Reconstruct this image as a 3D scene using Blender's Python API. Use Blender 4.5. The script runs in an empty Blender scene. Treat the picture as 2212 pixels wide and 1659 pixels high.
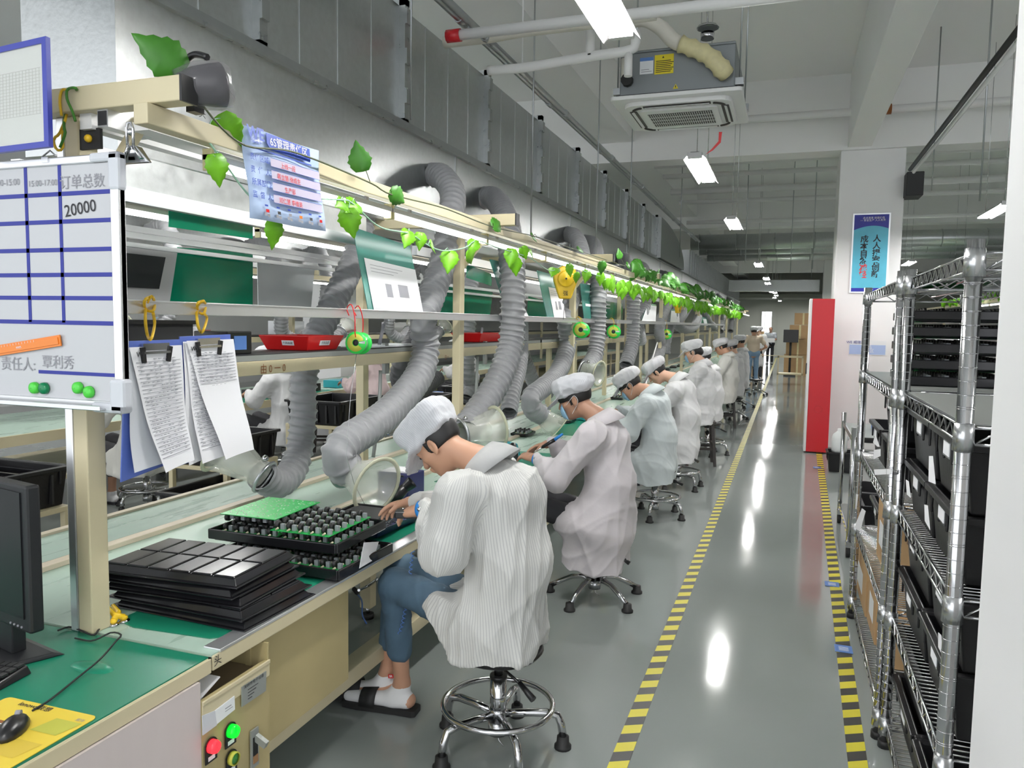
import bpy, math, random
import numpy as np
from mathutils import Vector, Matrix, Euler
random.seed(7)
rnd = random.Random(11)
PI = math.pi
SC = bpy.context.scene
COL = SC.collection
# ------------------------------------------------------------------ camera
F_PX, CX, CY, EYE = 1661.0, 1106.0, 829.5, 1.75
ROT = Matrix(((0.94122651, -0.041602, -0.33520432), (0.33741297, 0.06979984, 0.9387654), (0.01565731, 0.99669316, -0.07973451)))
cam_data = bpy.data.cameras.new('camera')
cam_data.sensor_width = 36.0
cam_data.lens = 36.0 * F_PX / 2212.0
cam_data.clip_end = 200
cam = bpy.data.objects.new('camera', cam_data)
COL.objects.link(cam)
cam.matrix_world = Matrix.Translation((0, 0, EYE)) @ Matrix(((ROT[0][0], ROT[0][1], -ROT[0][2]), (ROT[1][0], ROT[1][1], -ROT[1][2]), (ROT[2][0], ROT[2][1], -ROT[2][2]))).to_4x4()
SC.camera = cam
SC.view_settings.view_transform = 'Standard'
SC.view_settings.look = 'None'
SC.view_settings.gamma = 1.0
SC.view_settings.use_curve_mapping = False
SC.view_settings.exposure = EXPOSURE = 0.62
# ------------------------------------------------------------------ world: added ambient fill, let in by the side left open behind the camera
W = bpy.data.worlds.new('world')
SC.world = W
W.use_nodes = True
W.node_tree.nodes['Background'].inputs[0].default_value = (0.93, 0.96, 1.0, 1)
W.node_tree.nodes['Background'].inputs[1].default_value = WORLD_STRENGTH = 1.3
LAMP_EMIT, STRIP_EMIT = 100.0, 4.6

def ray(px, py):
    return ROT @ Vector(((px - CX) / F_PX, -(py - CY) / F_PX, 1.0))
def at_z(px, py, z):
    r = ray(px, py); return r * ((z - EYE) / r.z) + Vector((0, 0, EYE))
def at_x(px, py, x):
    r = ray(px, py); return r * (x / r.x) + Vector((0, 0, EYE))
def at_y(px, py, y):
    r = ray(px, py); return r * (y / r.y) + Vector((0, 0, EYE))

# ------------------------------------------------------------------ materials
def mat(name, col, rough=0.5, metal=0.0, var=0.0, vscale=6.0, bump=0.0, bscale=40.0, emit=0.0, alpha=1.0, trans=0.0, spec=0.5, stretch=None, rvar=0.0, sheen=0.0, detail=4.0):
    m = bpy.data.materials.new(name); m.use_nodes = True
    nt = m.node_tree; b = nt.nodes['Principled BSDF']; L = nt.links.new
    c4 = (*col, 1)
    b.inputs['Base Color'].default_value = c4
    b.inputs['Roughness'].default_value = rough
    b.inputs['Metallic'].default_value = metal
    b.inputs['Specular IOR Level'].default_value = spec
    if sheen: b.inputs['Sheen Weight'].default_value = sheen
    if trans: b.inputs['Transmission Weight'].default_value = trans
    if alpha < 1: b.inputs['Alpha'].default_value = alpha
    if emit:
        b.inputs['Emission Color'].default_value = c4; b.inputs['Emission Strength'].default_value = emit
    if var or bump or rvar:
        tc = nt.nodes.new('ShaderNodeTexCoord'); mp = nt.nodes.new('ShaderNodeMapping')
        L(tc.outputs['Object'], mp.inputs[0])
        if stretch: mp.inputs['Scale'].default_value = stretch
    if var or rvar:
        n = nt.nodes.new('ShaderNodeTexNoise'); n.inputs['Scale'].default_value = vscale; n.inputs['Detail'].default_value = detail
        L(mp.outputs[0], n.inputs['Vector'])
        if var:
            mx = nt.nodes.new('ShaderNodeMix'); mx.data_type = 'RGBA'
            mx.inputs[6].default_value = tuple(max(0, x * (1 - var)) for x in col) + (1,)
            mx.inputs[7].default_value = tuple(min(1, x * (1 + var)) for x in col) + (1,)
            L(n.outputs['Fac'], mx.inputs[0]); L(mx.outputs[2], b.inputs['Base Color'])
        if rvar:
            mr = nt.nodes.new('ShaderNodeMapRange'); mr.inputs[3].default_value = max(.02, rough - rvar); mr.inputs[4].default_value = rough + rvar
            mr.inputs[1].default_value = .3; mr.inputs[2].default_value = .7
            L(n.outputs['Fac'], mr.inputs[0]); L(mr.outputs[0], b.inputs['Roughness'])
    if bump:
        n2 = nt.nodes.new('ShaderNodeTexNoise'); n2.inputs['Scale'].default_value = bscale; n2.inputs['Detail'].default_value = 3
        L(mp.outputs[0], n2.inputs['Vector'])
        bp = nt.nodes.new('ShaderNodeBump'); bp.inputs['Strength'].default_value = bump; bp.inputs['Distance'].default_value = .02
        L(n2.outputs['Fac'], bp.inputs['Height']); L(bp.outputs[0], b.inputs['Normal'])
    return m

M = {}
def defmats():
    D = lambda k, *a, **kw: M.__setitem__(k, mat(k, *a, **kw))
    D('floor_epoxy', (.26, .285, .275), .09, var=.10, vscale=.8, bump=.035, bscale=3.2, rvar=.03, spec=.55)
    D('wall_white', (.84, .84, .84), .6, var=.03, vscale=2)
    D('ceiling_white', (.88, .88, .87), .8, var=.03, vscale=.7)
    D('galvanised', (.56, .58, .58), .36, 1, var=.14, vscale=30, rvar=.06, detail=6, bump=.035, bscale=45)
    D('galvanised_dark', (.46, .48, .48), .34, 1, var=.2, vscale=14, rvar=.1)
    D('chrome', (.60, .60, .61), .12, 1)
    D('steel', (.60, .61, .62), .26, 1)
    D('zinc_pipe', (.46, .48, .49), .35, 1, var=.1, vscale=9)
    D('aluminium', (.80, .81, .82), .32, .85)
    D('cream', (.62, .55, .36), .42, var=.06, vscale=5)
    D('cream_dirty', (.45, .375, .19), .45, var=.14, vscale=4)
    D('pinkish', (.62, .55, .53), .5, var=.06, vscale=9, stretch=(1, 1, .15))
    D('black_plastic', (.012, .012, .013), .30)
    D('black_matte', (.02, .02, .021), .55)
    D('black_rubber', (.015, .015, .015), .6)
    D('bin_black', (.009, .009, .010), .34, bump=.05, bscale=60, spec=.35)
    D('tray_black', (.012, .012, .014), .15)
    D('white_plastic', (.82, .82, .82), .35)
    D('white_paint', (.82, .82, .81), .4)
    D('paper', (.84, .84, .86), .7)
    D('paper_grey', (.60, .62, .66), .7)
    D('print_grey', (.30, .30, .33), .7)
    D('print_black', (.02, .02, .025), .6)
    D('ink_blue', (.02, .03, .28), .5)
    D('board_blue', (.035, .05, .36), .35)
    D('clip_blue', (.10, .16, .50), .4)
    D('whiteboard', (.50, .51, .53), .22)
    D('mat_green', (.01, .20, .115), .33, var=.06, vscale=3, bump=.01, bscale=300)
    D('belt_green', (.42, .56, .47), .33, var=.14, vscale=3, stretch=(6, .6, 1), rvar=.1)
    D('wood_rail', (.66, .58, .44), .45, var=.2, vscale=8, stretch=(4, .6, 4))
    D('hose_grey', (.27, .275, .285), .55, var=.05, vscale=20, sheen=.3)
    D('hose_dark', (.07, .07, .075), .5, sheen=.2)
    D('clear_plastic', (.80, .82, .74), .10, alpha=.32, spec=.7)
    D('clear_rim', (.62, .63, .46), .25, alpha=.85)
    D('acrylic_teal', (.07, .30, .25), .18, alpha=.85)
    D('acrylic_green', (.0, .235, .12), .14)
    D('acrylic_grey', (.52, .54, .55), .2)
    D('leaf', (.16, .46, .012), .42, var=.5, vscale=14)
    D('leaf_dark', (.045, .20, .015), .45, var=.4, vscale=14)
    D('vine_stem', (.38, .62, .45), .5)
    D('vine_stem_dark', (.10, .12, .06), .5)
    D('lamp_tube', (1, .99, .97), .3, emit=LAMP_EMIT)
    D('strip_tube', (1, .99, .97), .3, emit=STRIP_EMIT)
    D('lamp_white', (.55, .55, .55), .35)
    D('red', (.62, .012, .012), .3)
    D('red_cabinet', (.55, .012, .02), .32)
    D('yellow', (.85, .55, .02), .35)
    D('yellow_tie', (.80, .50, .02), .4)
    D('orange', (.80, .22, .02), .35)
    D('green_light', (.08, .62, .06), .25)
    D('green_dark', (.0, .20, .07), .25)
    D('spool_green', (.03, .62, .08), .3)
    D('solder_wire', (.75, .76, .78), .25, 1)
    D('lamp_red', (1, .02, .03), .2, emit=1.2)
    D('lamp_green', (.0, .9, .02), .2, emit=.9)
    D('button_green', (.05, .25, .05), .3)
    D('navy', (.012, .014, .09), .35)
    D('pcb_green', (.02, .40, .08), .3, var=.15, vscale=60)
    D('solder_dot', (.75, .78, .72), .25, .6)
    D('capacitor_grey', (.30, .32, .34), .4)
    D('choke_black', (.012, .012, .012), .45)
    D('beige_peg', (.62, .58, .40), .5)
    D('teal_station', (.02, .34, .40), .35)
    D('cardboard', (.45, .29, .14), .7, var=.12, vscale=7)
    D('cardboard_edge', (.30, .16, .07), .8)
    D('jug_white', (.80, .82, .82), .35)
    D('clear_bag', (.30, .29, .31), .12, alpha=.32)
    D('tape_yellow', (.68, .60, .04), .4, var=.05, vscale=9)
    D('tape_black', (.035, .035, .033), .4)
    D('tag_blue', (.10, .22, .55), .4)
    D('poster_navy', (.01, .015, .33), .25)
    D('poster_cyan', (.10, .50, .68), .25, var=.35, vscale=2.2)
    D('poster_red', (.75, .02, .02), .3)
    D('sign_blue', (.40, .52, .80), .4)
    D('sign_pale', (.50, .63, .86), .3)
    D('sign_mauve', (.60, .55, .68), .3)
    D('sign_ink', (.02, .07, .45), .4)
    D('monitor_black', (.010, .011, .013), .45)
    D('screen_black', (.008, .009, .011), .35)
    D('pad_yellow', (.80, .60, .06), .5)
    D('pad_lime', (.52, .52, .07), .5)
    D('pad_orange', (.68, .50, .06), .5)
    D('pad_brown', (.28, .09, .02), .5)
    D('plate_grey', (.34, .36, .34), .4, .3)
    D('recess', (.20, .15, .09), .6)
    D('skin', (.56, .31, .20), .48, var=.05, vscale=12)
    D('skin_light', (.66, .40, .28), .48, var=.05, vscale=12)
    D('skin_dark', (.42, .23, .15), .48, var=.05, vscale=12)
    D('hair', (.010, .009, .009), .5, var=.3, vscale=50)
    D('mask_blue', (.30, .52, .70), .6)
    D('denim', (.075, .135, .195), .75, var=.25, vscale=9, bump=.03, bscale=220)
    D('denim_light', (.20, .32, .46), .75, var=.25, vscale=9)
    D('sock_white', (.78, .78, .78), .8)
    D('beige_shirt', (.62, .52, .40), .8)
    D('grey_shirt', (.34, .37, .40), .8)
    D('trouser_dark', (.03, .03, .035), .8)
    D('wrist_blue', (.02, .22, .62), .5)
    D('insulation', (.70, .64, .36), .45, var=.2, vscale=18)
    D('insulation_white', (.68, .66, .58), .5, var=.08, vscale=12)
    D('ac_grey', (.24, .26, .27), .42, .4, var=.05)
    D('ac_white', (.78, .78, .77), .35)
    D('ac_dark', (.05, .045, .04), .6)
    D('label_white', (.8, .82, .84), .4)
    D('label_yellow', (.75, .62, .02), .4)
    D('window_bright', (.95, .98, 1.0), .3, emit=2.0)
    D('wood_stool', (.03, .025, .022), .4)
    D('eye_white', (.75, .73, .70), .2)
def cloth(name, col, stripe=0.0, axis=1, scale=90):
    """cleanroom cloth: weave stripes as a fine pattern with a cloudy wrinkle bump"""
    m = mat(name, col, .75, var=.035, vscale=7, bump=.16, bscale=13, sheen=.25)
    nt = m.node_tree; L = nt.links.new; b = nt.nodes['Principled BSDF']
    if stripe:
        tc = nt.nodes.new('ShaderNodeTexCoord'); w = nt.nodes.new('ShaderNodeTexWave')
        w.bands_direction = 'X'; w.inputs['Scale'].default_value = scale / 20; w.inputs['Distortion'].default_value = 0
        at = nt.nodes.new('ShaderNodeAttribute'); at.attribute_name = 'weave'; L(at.outputs['Vector'], w.inputs['Vector'])
        src = b.inputs['Base Color'].links[0].from_socket
        mx = nt.nodes.new('ShaderNodeMix'); mx.data_type = 'RGBA'; mx.blend_type = 'MULTIPLY'
        mr = nt.nodes.new('ShaderNodeMapRange'); mr.inputs[1].default_value = .0; mr.inputs[2].default_value = .25
        L(w.outputs['Fac'], mr.inputs[0])
        inv = nt.nodes.new('ShaderNodeMath'); inv.operation = 'SUBTRACT'; inv.inputs[0].default_value = 1; L(mr.outputs[0], inv.inputs[1])
        ml = nt.nodes.new('ShaderNodeMath'); ml.operation = 'MULTIPLY'; ml.inputs[1].default_value = stripe; L(inv.outputs[0], ml.inputs[0])
        L(ml.outputs[0], mx.inputs[0]); L(src, mx.inputs[6]); mx.inputs[7].default_value = (.45, .46, .5, 1)
        L(mx.outputs[2], b.inputs['Base Color'])
    M[name] = m
defmats()
cloth('coat_white', (.61, .61, .585), .55, 1, 740)
cloth('coat_mauve', (.60, .565, .585))
cloth('coat_blueish', (.60, .655, .665))
cloth('coat_plain', (.64, .64, .645))
cloth('coat_cream', (.62, .615, .575))
cloth('coat_pink', (.78, .62, .62))
cloth('cap_cloth', (.60, .61, .64), .35, 2, 900)
cloth('cap_plain', (.65, .65, .67))

# ------------------------------------------------------------------ mesh helpers
class MB:
    def __init__(s, *mats):
        s.v = []; s.f = []; s.m = []; s.mats = list(mats); s.cur = 0; s.sm = []; s.smooth = False
    def mat(s, name):
        if name not in s.mats: s.mats.append(name)
        s.cur = s.mats.index(name); return s
    def add(s, vs, fs, smooth=None):
        o = len(s.v); s.v.extend([tuple(v) for v in vs])
        for f in fs:
            s.f.append([i + o for i in f]); s.m.append(s.cur); s.sm.append(s.smooth if smooth is None else smooth)
        return s
    def box(s, c, d, rot=None):
        x, y, z = (k / 2 for k in d); c = Vector(c)
        vs = [Vector(p) for p in ((-x, -y, -z), (x, -y, -z), (x, y, -z), (-x, y, -z), (-x, -y, z), (x, -y, z), (x, y, z), (-x, y, z))]
        if rot is not None: vs = [rot @ v for v in vs]
        return s.add([v + c for v in vs], [(0, 3, 2, 1), (4, 5, 6, 7), (0, 1, 5, 4), (1, 2, 6, 5), (2, 3, 7, 6), (3, 0, 4, 7)], False)
    def bb(s, x0, x1, y0, y1, z0, z1):
        return s.box(((x0 + x1) / 2, (y0 + y1) / 2, (z0 + z1) / 2), (x1 - x0, y1 - y0, z1 - z0))
    def hexa(s, lo, hi):
        """frustum box from 4 lower and 4 upper points, both counter-clockwise from above"""
        return s.add(list(lo) + list(hi), [(3, 2, 1, 0), (4, 5, 6, 7)] + [(i, (i + 1) % 4, 4 + (i + 1) % 4, 4 + i) for i in range(4)], False)
    def bar(s, a, b, w, h, up=(0, 0, 1)):
        a, b = Vector(a), Vector(b); d = b - a; z = d.normalized(); u = Vector(up)
        if abs(z.dot(u)) > .99: u = Vector((1, 0, 0))
        x = z.cross(u).normalized(); y = x.cross(z)
        R = Matrix((x, y, z)).transposed()
        return s.box((a + b) / 2, (w, h, d.length), R)
    def tube(s, path, r, n=8, cap=True, closed=False):
        P = [Vector(p) for p in path]; k = len(P); rs = r if isinstance(r, (list, tuple)) else [r] * k
        T = []
        for i in range(k):
            a = P[(i - 1) % k] if closed else P[max(i - 1, 0)]; b = P[(i + 1) % k] if closed else P[min(i + 1, k - 1)]
            t = (b - a); T.append(t.normalized() if t.length > 1e-9 else Vector((0, 0, 1)))
        u = Vector((0, 0, 1)) if abs(T[0].z) < .9 else Vector((1, 0, 0))
        u = (u - T[0] * u.dot(T[0])).normalized(); vs = []
        for i in range(k):
            u = u - T[i] * u.dot(T[i])
            u = u.normalized() if u.length > 1e-6 else T[i].orthogonal().normalized()
            w = T[i].cross(u)
            for j in range(n):
                a = 2 * PI * j / n; vs.append(P[i] + (u * math.cos(a) + w * math.sin(a)) * rs[i])
        fs = []
        for i in range(k if closed else k - 1):
            i2 = (i + 1) % k
            for j in range(n):
                fs.append((i * n + j, i * n + (j + 1) % n, i2 * n + (j + 1) % n, i2 * n + j))
        s.add(vs, fs, True)
        if cap and not closed:
            o = len(s.v) - len(vs)
            s.f.append([o + j for j in reversed(range(n))]); s.m.append(s.cur); s.sm.append(False)
            s.f.append([o + (k - 1) * n + j for j in range(n)]); s.m.append(s.cur); s.sm.append(False)
        return s
    def cyl(s, a, b, r, n=12, r2=None):
        return s.tube([a, b], [r, r if r2 is None else r2], n)
    def lathe(s, prof, n=24, T=None, a0=0, a1=2 * PI):
        T = T or Matrix(); full = abs(a1 - a0 - 2 * PI) < 1e-6; m = n if full else n + 1; vs = []
        for r, z in prof:
            for j in range(m):
                a = a0 + (a1 - a0) * j / n; vs.append(T @ Vector((r * math.cos(a), r * math.sin(a), z)))
        fs = []
        for i in range(len(prof) - 1):
            for j in range(n):
                j2 = (j + 1) % m
                fs.append((i * m + j, i * m + j2, (i + 1) * m + j2, (i + 1) * m + j))
        return s.add(vs, fs, True)
    def prism(s, poly, h, T=None):
        T = T or Matrix(); n = len(poly)
        vs = [T @ Vector((x, y, 0)) for x, y in poly] + [T @ Vector((x, y, h)) for x, y in poly]
        return s.add(vs, [tuple(reversed(range(n))), tuple(range(n, 2 * n))] + [(i, (i + 1) % n, n + (i + 1) % n, n + i) for i in range(n)], False)
    def quad(s, a, b, c, d): return s.add([a, b, c, d], [(0, 1, 2, 3)], False)
    def ball(s, c, r, n=10, sc=(1, 1, 1)):
        prof = [(r * math.sin(PI * i / n), -r * math.cos(PI * i / n)) for i in range(n + 1)]
        prof[0] = (1e-5, -r); prof[-1] = (1e-5, r)
        return s.lathe(prof, max(8, int(n * 1.4)), Matrix.Translation(Vector(c)) @ Matrix.Diagonal((*sc, 1)))
    def text(s, body, T, size=1.0, align='CENTER', th=0.0, mat_name=None, bold=0.0):
        if mat_name: s.mat(mat_name)
        me = text_mesh(body, align, bold)
        vs = [T @ Vector((v[0] * size, v[1] * size, th)) for v in me[0]]
        return s.add(vs, me[1], False)
    def build(s, name, parent=None, bevel=0.0, segs=2, double=False):
        me = bpy.data.meshes.new(name); me.from_pydata(s.v, [], s.f)
        for k in s.mats: me.materials.append(M[k] if isinstance(k, str) else k)
        me.polygons.foreach_set('material_index', s.m); me.polygons.foreach_set('use_smooth', s.sm)
        me.update()
        o = bpy.data.objects.new(name, me); COL.objects.link(o)
        if parent is not None: o.parent = parent
        if bevel:
            b = o.modifiers.new('bevel', 'BEVEL'); b.width = bevel; b.segments = segs; b.limit_method = 'ANGLE'; b.angle_limit = .7
            b.harden_normals = False
        return o
_tx = {}
def text_mesh(body, align, bold=0.0):
    key = (body, align, bold)
    if key not in _tx:
        c = bpy.data.curves.new('lettering', 'FONT'); c.body = body; c.align_x = align; c.align_y = 'CENTER'; c.size = 1; c.resolution_u = 3; c.offset = bold
        o = bpy.data.objects.new('lettering', c); COL.objects.link(o)
        bpy.context.view_layer.update()
        dg = bpy.context.evaluated_depsgraph_get(); ev = o.evaluated_get(dg); me = ev.to_mesh()
        _tx[key] = ([tuple(v.co) for v in me.vertices], [tuple(p.vertices) for p in me.polygons])
        ev.to_mesh_clear(); bpy.data.objects.remove(o); bpy.data.curves.remove(c)
    return _tx[key]
def frame(o, u, v):
    """matrix with local x along u, y along v, origin o (v made orthogonal to u)"""
    u = Vector(u).normalized(); w = u.cross(Vector(v)).normalized(); v = w.cross(u)
    return Matrix(((u.x, v.x, w.x, o[0]), (u.y, v.y, w.y, o[1]), (u.z, v.z, w.z, o[2]), (0, 0, 0, 1)))
def tag(o, label, cat, group=None):
    o['label'] = label; o['category'] = cat
    if group: o['group'] = group
    return o
def struct(o, kind='structure'):
    o['kind'] = kind; return o
def thing(name, label, cat, loc=(0, 0, 0), rotz=0, group=None):
    o = bpy.data.objects.new(name, None); COL.objects.link(o); o.empty_display_size = .1
    o.location = loc; o.rotation_euler = (0, 0, rotz)
    return tag(o, label, cat, group)
def dup(root, label=None, loc=None, rotz=None, group=None):
    def cp(o, par):
        c = o.copy(); COL.objects.link(c)
        if par is not None: c.parent = par
        for ch in list(o.children): cp(ch, c)
        return c
    r = cp(root, None)
    if loc is not None: r.location = loc
    if rotz is not None: r.rotation_euler = (0, 0, rotz)
    if label: r['label'] = label
    if group: r['group'] = group
    return r
def spline(pts, step=.02):
    """Catmull-Rom through points, resampled to even steps"""
    P = [Vector(p) for p in pts]; P = [P[0] * 2 - P[1]] + P + [P[-1] * 2 - P[-2]]; out = []
    for i in range(1, len(P) - 2):
        a, b, c, d = P[i - 1], P[i], P[i + 1], P[i + 2]
        n = max(2, int((c - b).length / step * 1.5))
        for j in range(n):
            t = j / n
            out.append(.5 * ((2 * b) + (c - a) * t + (2 * a - 5 * b + 4 * c - d) * t * t + (3 * b - a - 3 * c + d) * t ** 3))
    out.append(P[-2]); res = [out[0]]; acc = 0.0
    for i in range(1, len(out)):
        seg = (out[i] - out[i - 1]).length; 
        while acc + seg >= step:
            t = (step - acc) / seg; p = out[i - 1].lerp(out[i], t); res.append(p)
            out[i - 1] = p; seg = (out[i] - p).length; acc = 0.0
        acc += seg
    return res
ORD = ['first', 'second', 'third', 'fourth', 'fifth', 'sixth', 'seventh', 'eighth', 'ninth', 'tenth', 'eleventh', 'twelfth', 'thirteenth', 'fourteenth', 'fifteenth', 'sixteenth']
# ================================================================== STRUCTURE
ZC = 5.3
struct(MB('floor_epoxy').bb(-14, 9, -4, 49, -.1, 0).build('floor'))
struct(MB('ceiling_white').bb(-14, 9, -4, 49, ZC, ZC + .1).build('ceiling'))
M['back_wall'] = mat('back_wall', (.60, .62, .56), .7, var=.04, vscale=1)
bw = MB('back_wall')
d0, d1 = at_y(1646, 673, 48), at_y(1681, 673, 48)
bw.bb(-14, d0.x, 48, 48.2, 0, ZC); bw.bb(d1.x, 9, 48, 48.2, 0, ZC); bw.bb(d0.x, d1.x, 48, 48.2, d0.z, ZC)
struct(bw.build('wall_back'))
struct(MB('wall_white').bb(-14.2, -14, -4, 49, 0, ZC).build('wall_left'))
struct(MB('wall_white').bb(9, 9.2, -4, 49, 0, ZC).build('wall_right'))
struct(MB('wall_white').bb(.42, 1.15, 1.1, 1.9, 0, ZC).build('wall_pillar', bevel=.006))
dr = struct(MB('back_wall').bb(d0.x - .05, d0.x, 47.95, 48.25, 0, d0.z + .05).bb(d1.x, d1.x + .05, 47.95, 48.25, 0, d0.z + .05).bb(d0.x, d1.x, 47.95, 48.25, d0.z, d0.z + .05).bb(d1.x - .35, d1.x, 48.0, 48.05, 0, d0.z).build('door_1'))
wn = struct(MB('window_bright').bb(d0.x + .15, d0.x + .68, 50, 50.05, 1.0, d0.z + .1).build('window_1'))
MB('white_paint').bb(d0.x + .10, d0.x + .15, 49.95, 50.1, .6, d0.z + .15).bb(d0.x + .68, d0.x + .73, 49.95, 50.1, .6, d0.z + .15).bb(d0.x + .15, d0.x + .68, 49.95, 50.0, 1.62, 1.68).build('window_frame', wn)
# ceiling beams and the column in the bay line
sl, sr = at_z(1957, 0, 4.28), at_z(2050, 0, 4.28)
struct(MB('ceiling_white').bb(.68, .68 + (sr.x - sl.x), -4, 12, 4.28, ZC).build('ceiling_beam_along_aisle', bevel=.01))
struct(MB('ceiling_white').bb(-3.0, -2.35, -4, 48, 4.55, ZC).build('ceiling_beam_over_line'))
for i, y in enumerate((12.0, 20.6, 29.2, 37.8)):
    struct(MB('ceiling_white').bb(-14, 9, y, y + .45, 4.25, ZC).build('ceiling_beam_across'))
struct(MB('wall_white').bb(.60, 1.44, 12.05, 12.9, 0, 4.25).build('column', bevel=.01))
struct(MB('wall_white').bb(1.1, 1.9, 29.3, 30.0, 0, 4.25).build('column'))
struct(MB('wall_white').bb(-8.4, -7.6, 12.05, 12.8, 0, 4.25).build('column'))
M['dark_ceiling'] = mat('dark_ceiling', (.30, .31, .27), .8)
struct(MB('dark_ceiling').bb(-14, 9, 44, 48, 3.3, 3.5).build('ceiling_drop'))

# ================================================================== DUCTS
def flange(bm, y, x0, x1, z0, z1, w=.045, t=.035):
    bm.bb(x1, x1 + t, y - w / 2, y + w / 2, z0 - t, z1 + t); bm.bb(x0, x1 + t, y - w / 2, y + w / 2, z0 - t, z0); bm.bb(x0, x1 + t, y - w / 2, y + w / 2, z1, z1 + t)
t = thing('supply_duct', 'long galvanised duct directly above the workers, hoses leaving its side', 'duct', (-2.75, 2.37, 2.4))
def rel(o): return Matrix.Translation(-Vector(o.location))
def shift(mb, o):
    d = Vector(o.location); mb.v = [(a - d.x, b - d.y, c - d.z) for a, b, c in mb.v]; return mb
LD = (-3.0, -2.5, 2.40, 3.03)
ys = [2.37, 5.61, 8.99, 12.4, 15.8, 19.2, 22.6, 26, 30, 34, 38, 43]
for a, b in zip(ys, ys[1:]):
    shift(MB('galvanised').bb(LD[0], LD[1], a + .003, b - .003, LD[2], LD[3]), t).build('duct_section', t)
for y in ys[1:-1]:
    shift(MB('galvanised_dark').bb(LD[1], LD[1] + .008, y - .012, y + .012, LD[2], LD[3]), t).build('seam_strip', t)
fe = MB('galvanised'); fe.bb(LD[1] - .01, LD[1] + .012, 2.36, 2.40, LD[2] - .01, LD[3] + .01)
shift(fe, t).build('end_flange', t)
lp = MB('galvanised_dark')
lp.bb(LD[1] - .03, LD[1] + .03, 2.4, 43, LD[3], LD[3] + .018)
shift(lp, t).build('top_lip', t)
# upper trunk with standing seams and bolted flanges
t = thing('exhaust_duct', 'tall ribbed galvanised duct with bolted flanges, highest along the line', 'duct', (-2.8, 0, 3.1))
UD = (-3.05, -2.55, 3.12, 3.86)
fy = [-2.0, .2, 1.75, 3.28, 4.80, 6.33, 7.84, 9.36, 10.85, 12.4, 13.95, 15.4]
for a, b in zip(fy, fy[1:]):
    s = MB('galvanised').bb(UD[0], UD[1], a + .02, b - .02, UD[2], UD[3])
    n = 4
    for k in range(1, n):
        y = a + (b - a) * (k + .06 * math.sin(k * 7 + a)) / n; s.bb(UD[1], UD[1] + .004, y - .003, y + .003, UD[2], UD[3])
    shift(s, t).build('duct_section', t)
for y in fy[1:]:
    f = MB('galvanised_dark'); flange(f, y, UD[0], UD[1], UD[2], UD[3], .06, .045)
    for k in range(3): f.bb(UD[1] + .045, UD[1] + .06, y - .03, y + .03, UD[2] + .1 + k * .26, UD[2] + .2 + k * .26)
    shift(f, t).build('flange', t)
# quarter-round elbow turning the trunk down
el = MB('galvanised'); n = 14
arc = [(15.4 + 3.6 * math.sin(PI / 2 * i / n), UD[2] + (UD[3] - UD[2]) * math.cos(PI / 2 * i / n)) for i in range(n + 1)]
poly = [(15.4, UD[2] - .05)] + [(y, z) for y, z in arc] + [(19.0, UD[2] - .05)]
Tm = Matrix(((0, 0, 1, UD[0]), (1, 0, 0, 0), (0, 1, 0, 0), (0, 0, 0, 1)))
el.prism(poly[::-1], UD[1] + .12 - UD[0], Tm)
shift(el, t).build('elbow', t)
# rails under the trunk
r = MB('zinc_pipe').bb(-2.56, -2.50, -2, 15.4, 3.062, 3.10)
shift(r, t).build('support_rail', t)
t2 = thing('exhaust_duct', 'far ribbed galvanised duct past the round ducts, towards the back wall', 'duct', (-2.8, 21, 3.05))
s = MB('galvanised').bb(-3.05, -2.55, 21, 43, 3.05, 3.75); s2 = MB('galvanised_dark')
for k in range(40): s.bb(-2.55, -2.50, 21.2 + k * .54, 21.25 + k * .54, 3.05, 3.75)
shift(s, t2).build('duct_section', t2)
# round ducts across the hall
for i, (y, py, r) in enumerate(((20.0, 521, .19), (22.0, 535, .18), (24.2, 550, .18))):
    c = at_y(1650, py, y)
    b = MB('galvanised').cyl((-2.4, y, c.z), (8.5, y, c.z), r, 20)
    o = b.build('spiral_duct'); tag(o, ['nearest of the round galvanised ducts crossing the hall under the ceiling', 'middle round galvanised duct crossing the hall, lower edge showing', 'farthest round galvanised duct crossing the hall, lowest in view'][i], 'duct', 'round ducts across the hall')
    h = MB('galvanised_dark')
    for k in range(12): h.tube([(-2.2 + k * .9 + .0, y + (r + .004) * math.cos(a), c.z + (r + .004) * math.sin(a)) for a in [2 * PI * q / 18 for q in range(18)]], .012, 4, closed=True)
    h.build('joint_ring', o)
a, b = at_y(1575, 605, 31), at_y(1770, 629, 31)
bd = MB('galvanised').bb(a.x, b.x, 31, 31.5, b.z, a.z)
for x in (a.x + .3, b.x - .3): bd.cyl((x, 31.25, a.z), (x, 31.25, ZC), .01, 6)
tag(bd.build('box_duct'), 'flat rectangular galvanised duct crossing the far hall above the aisle', 'duct')

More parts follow.
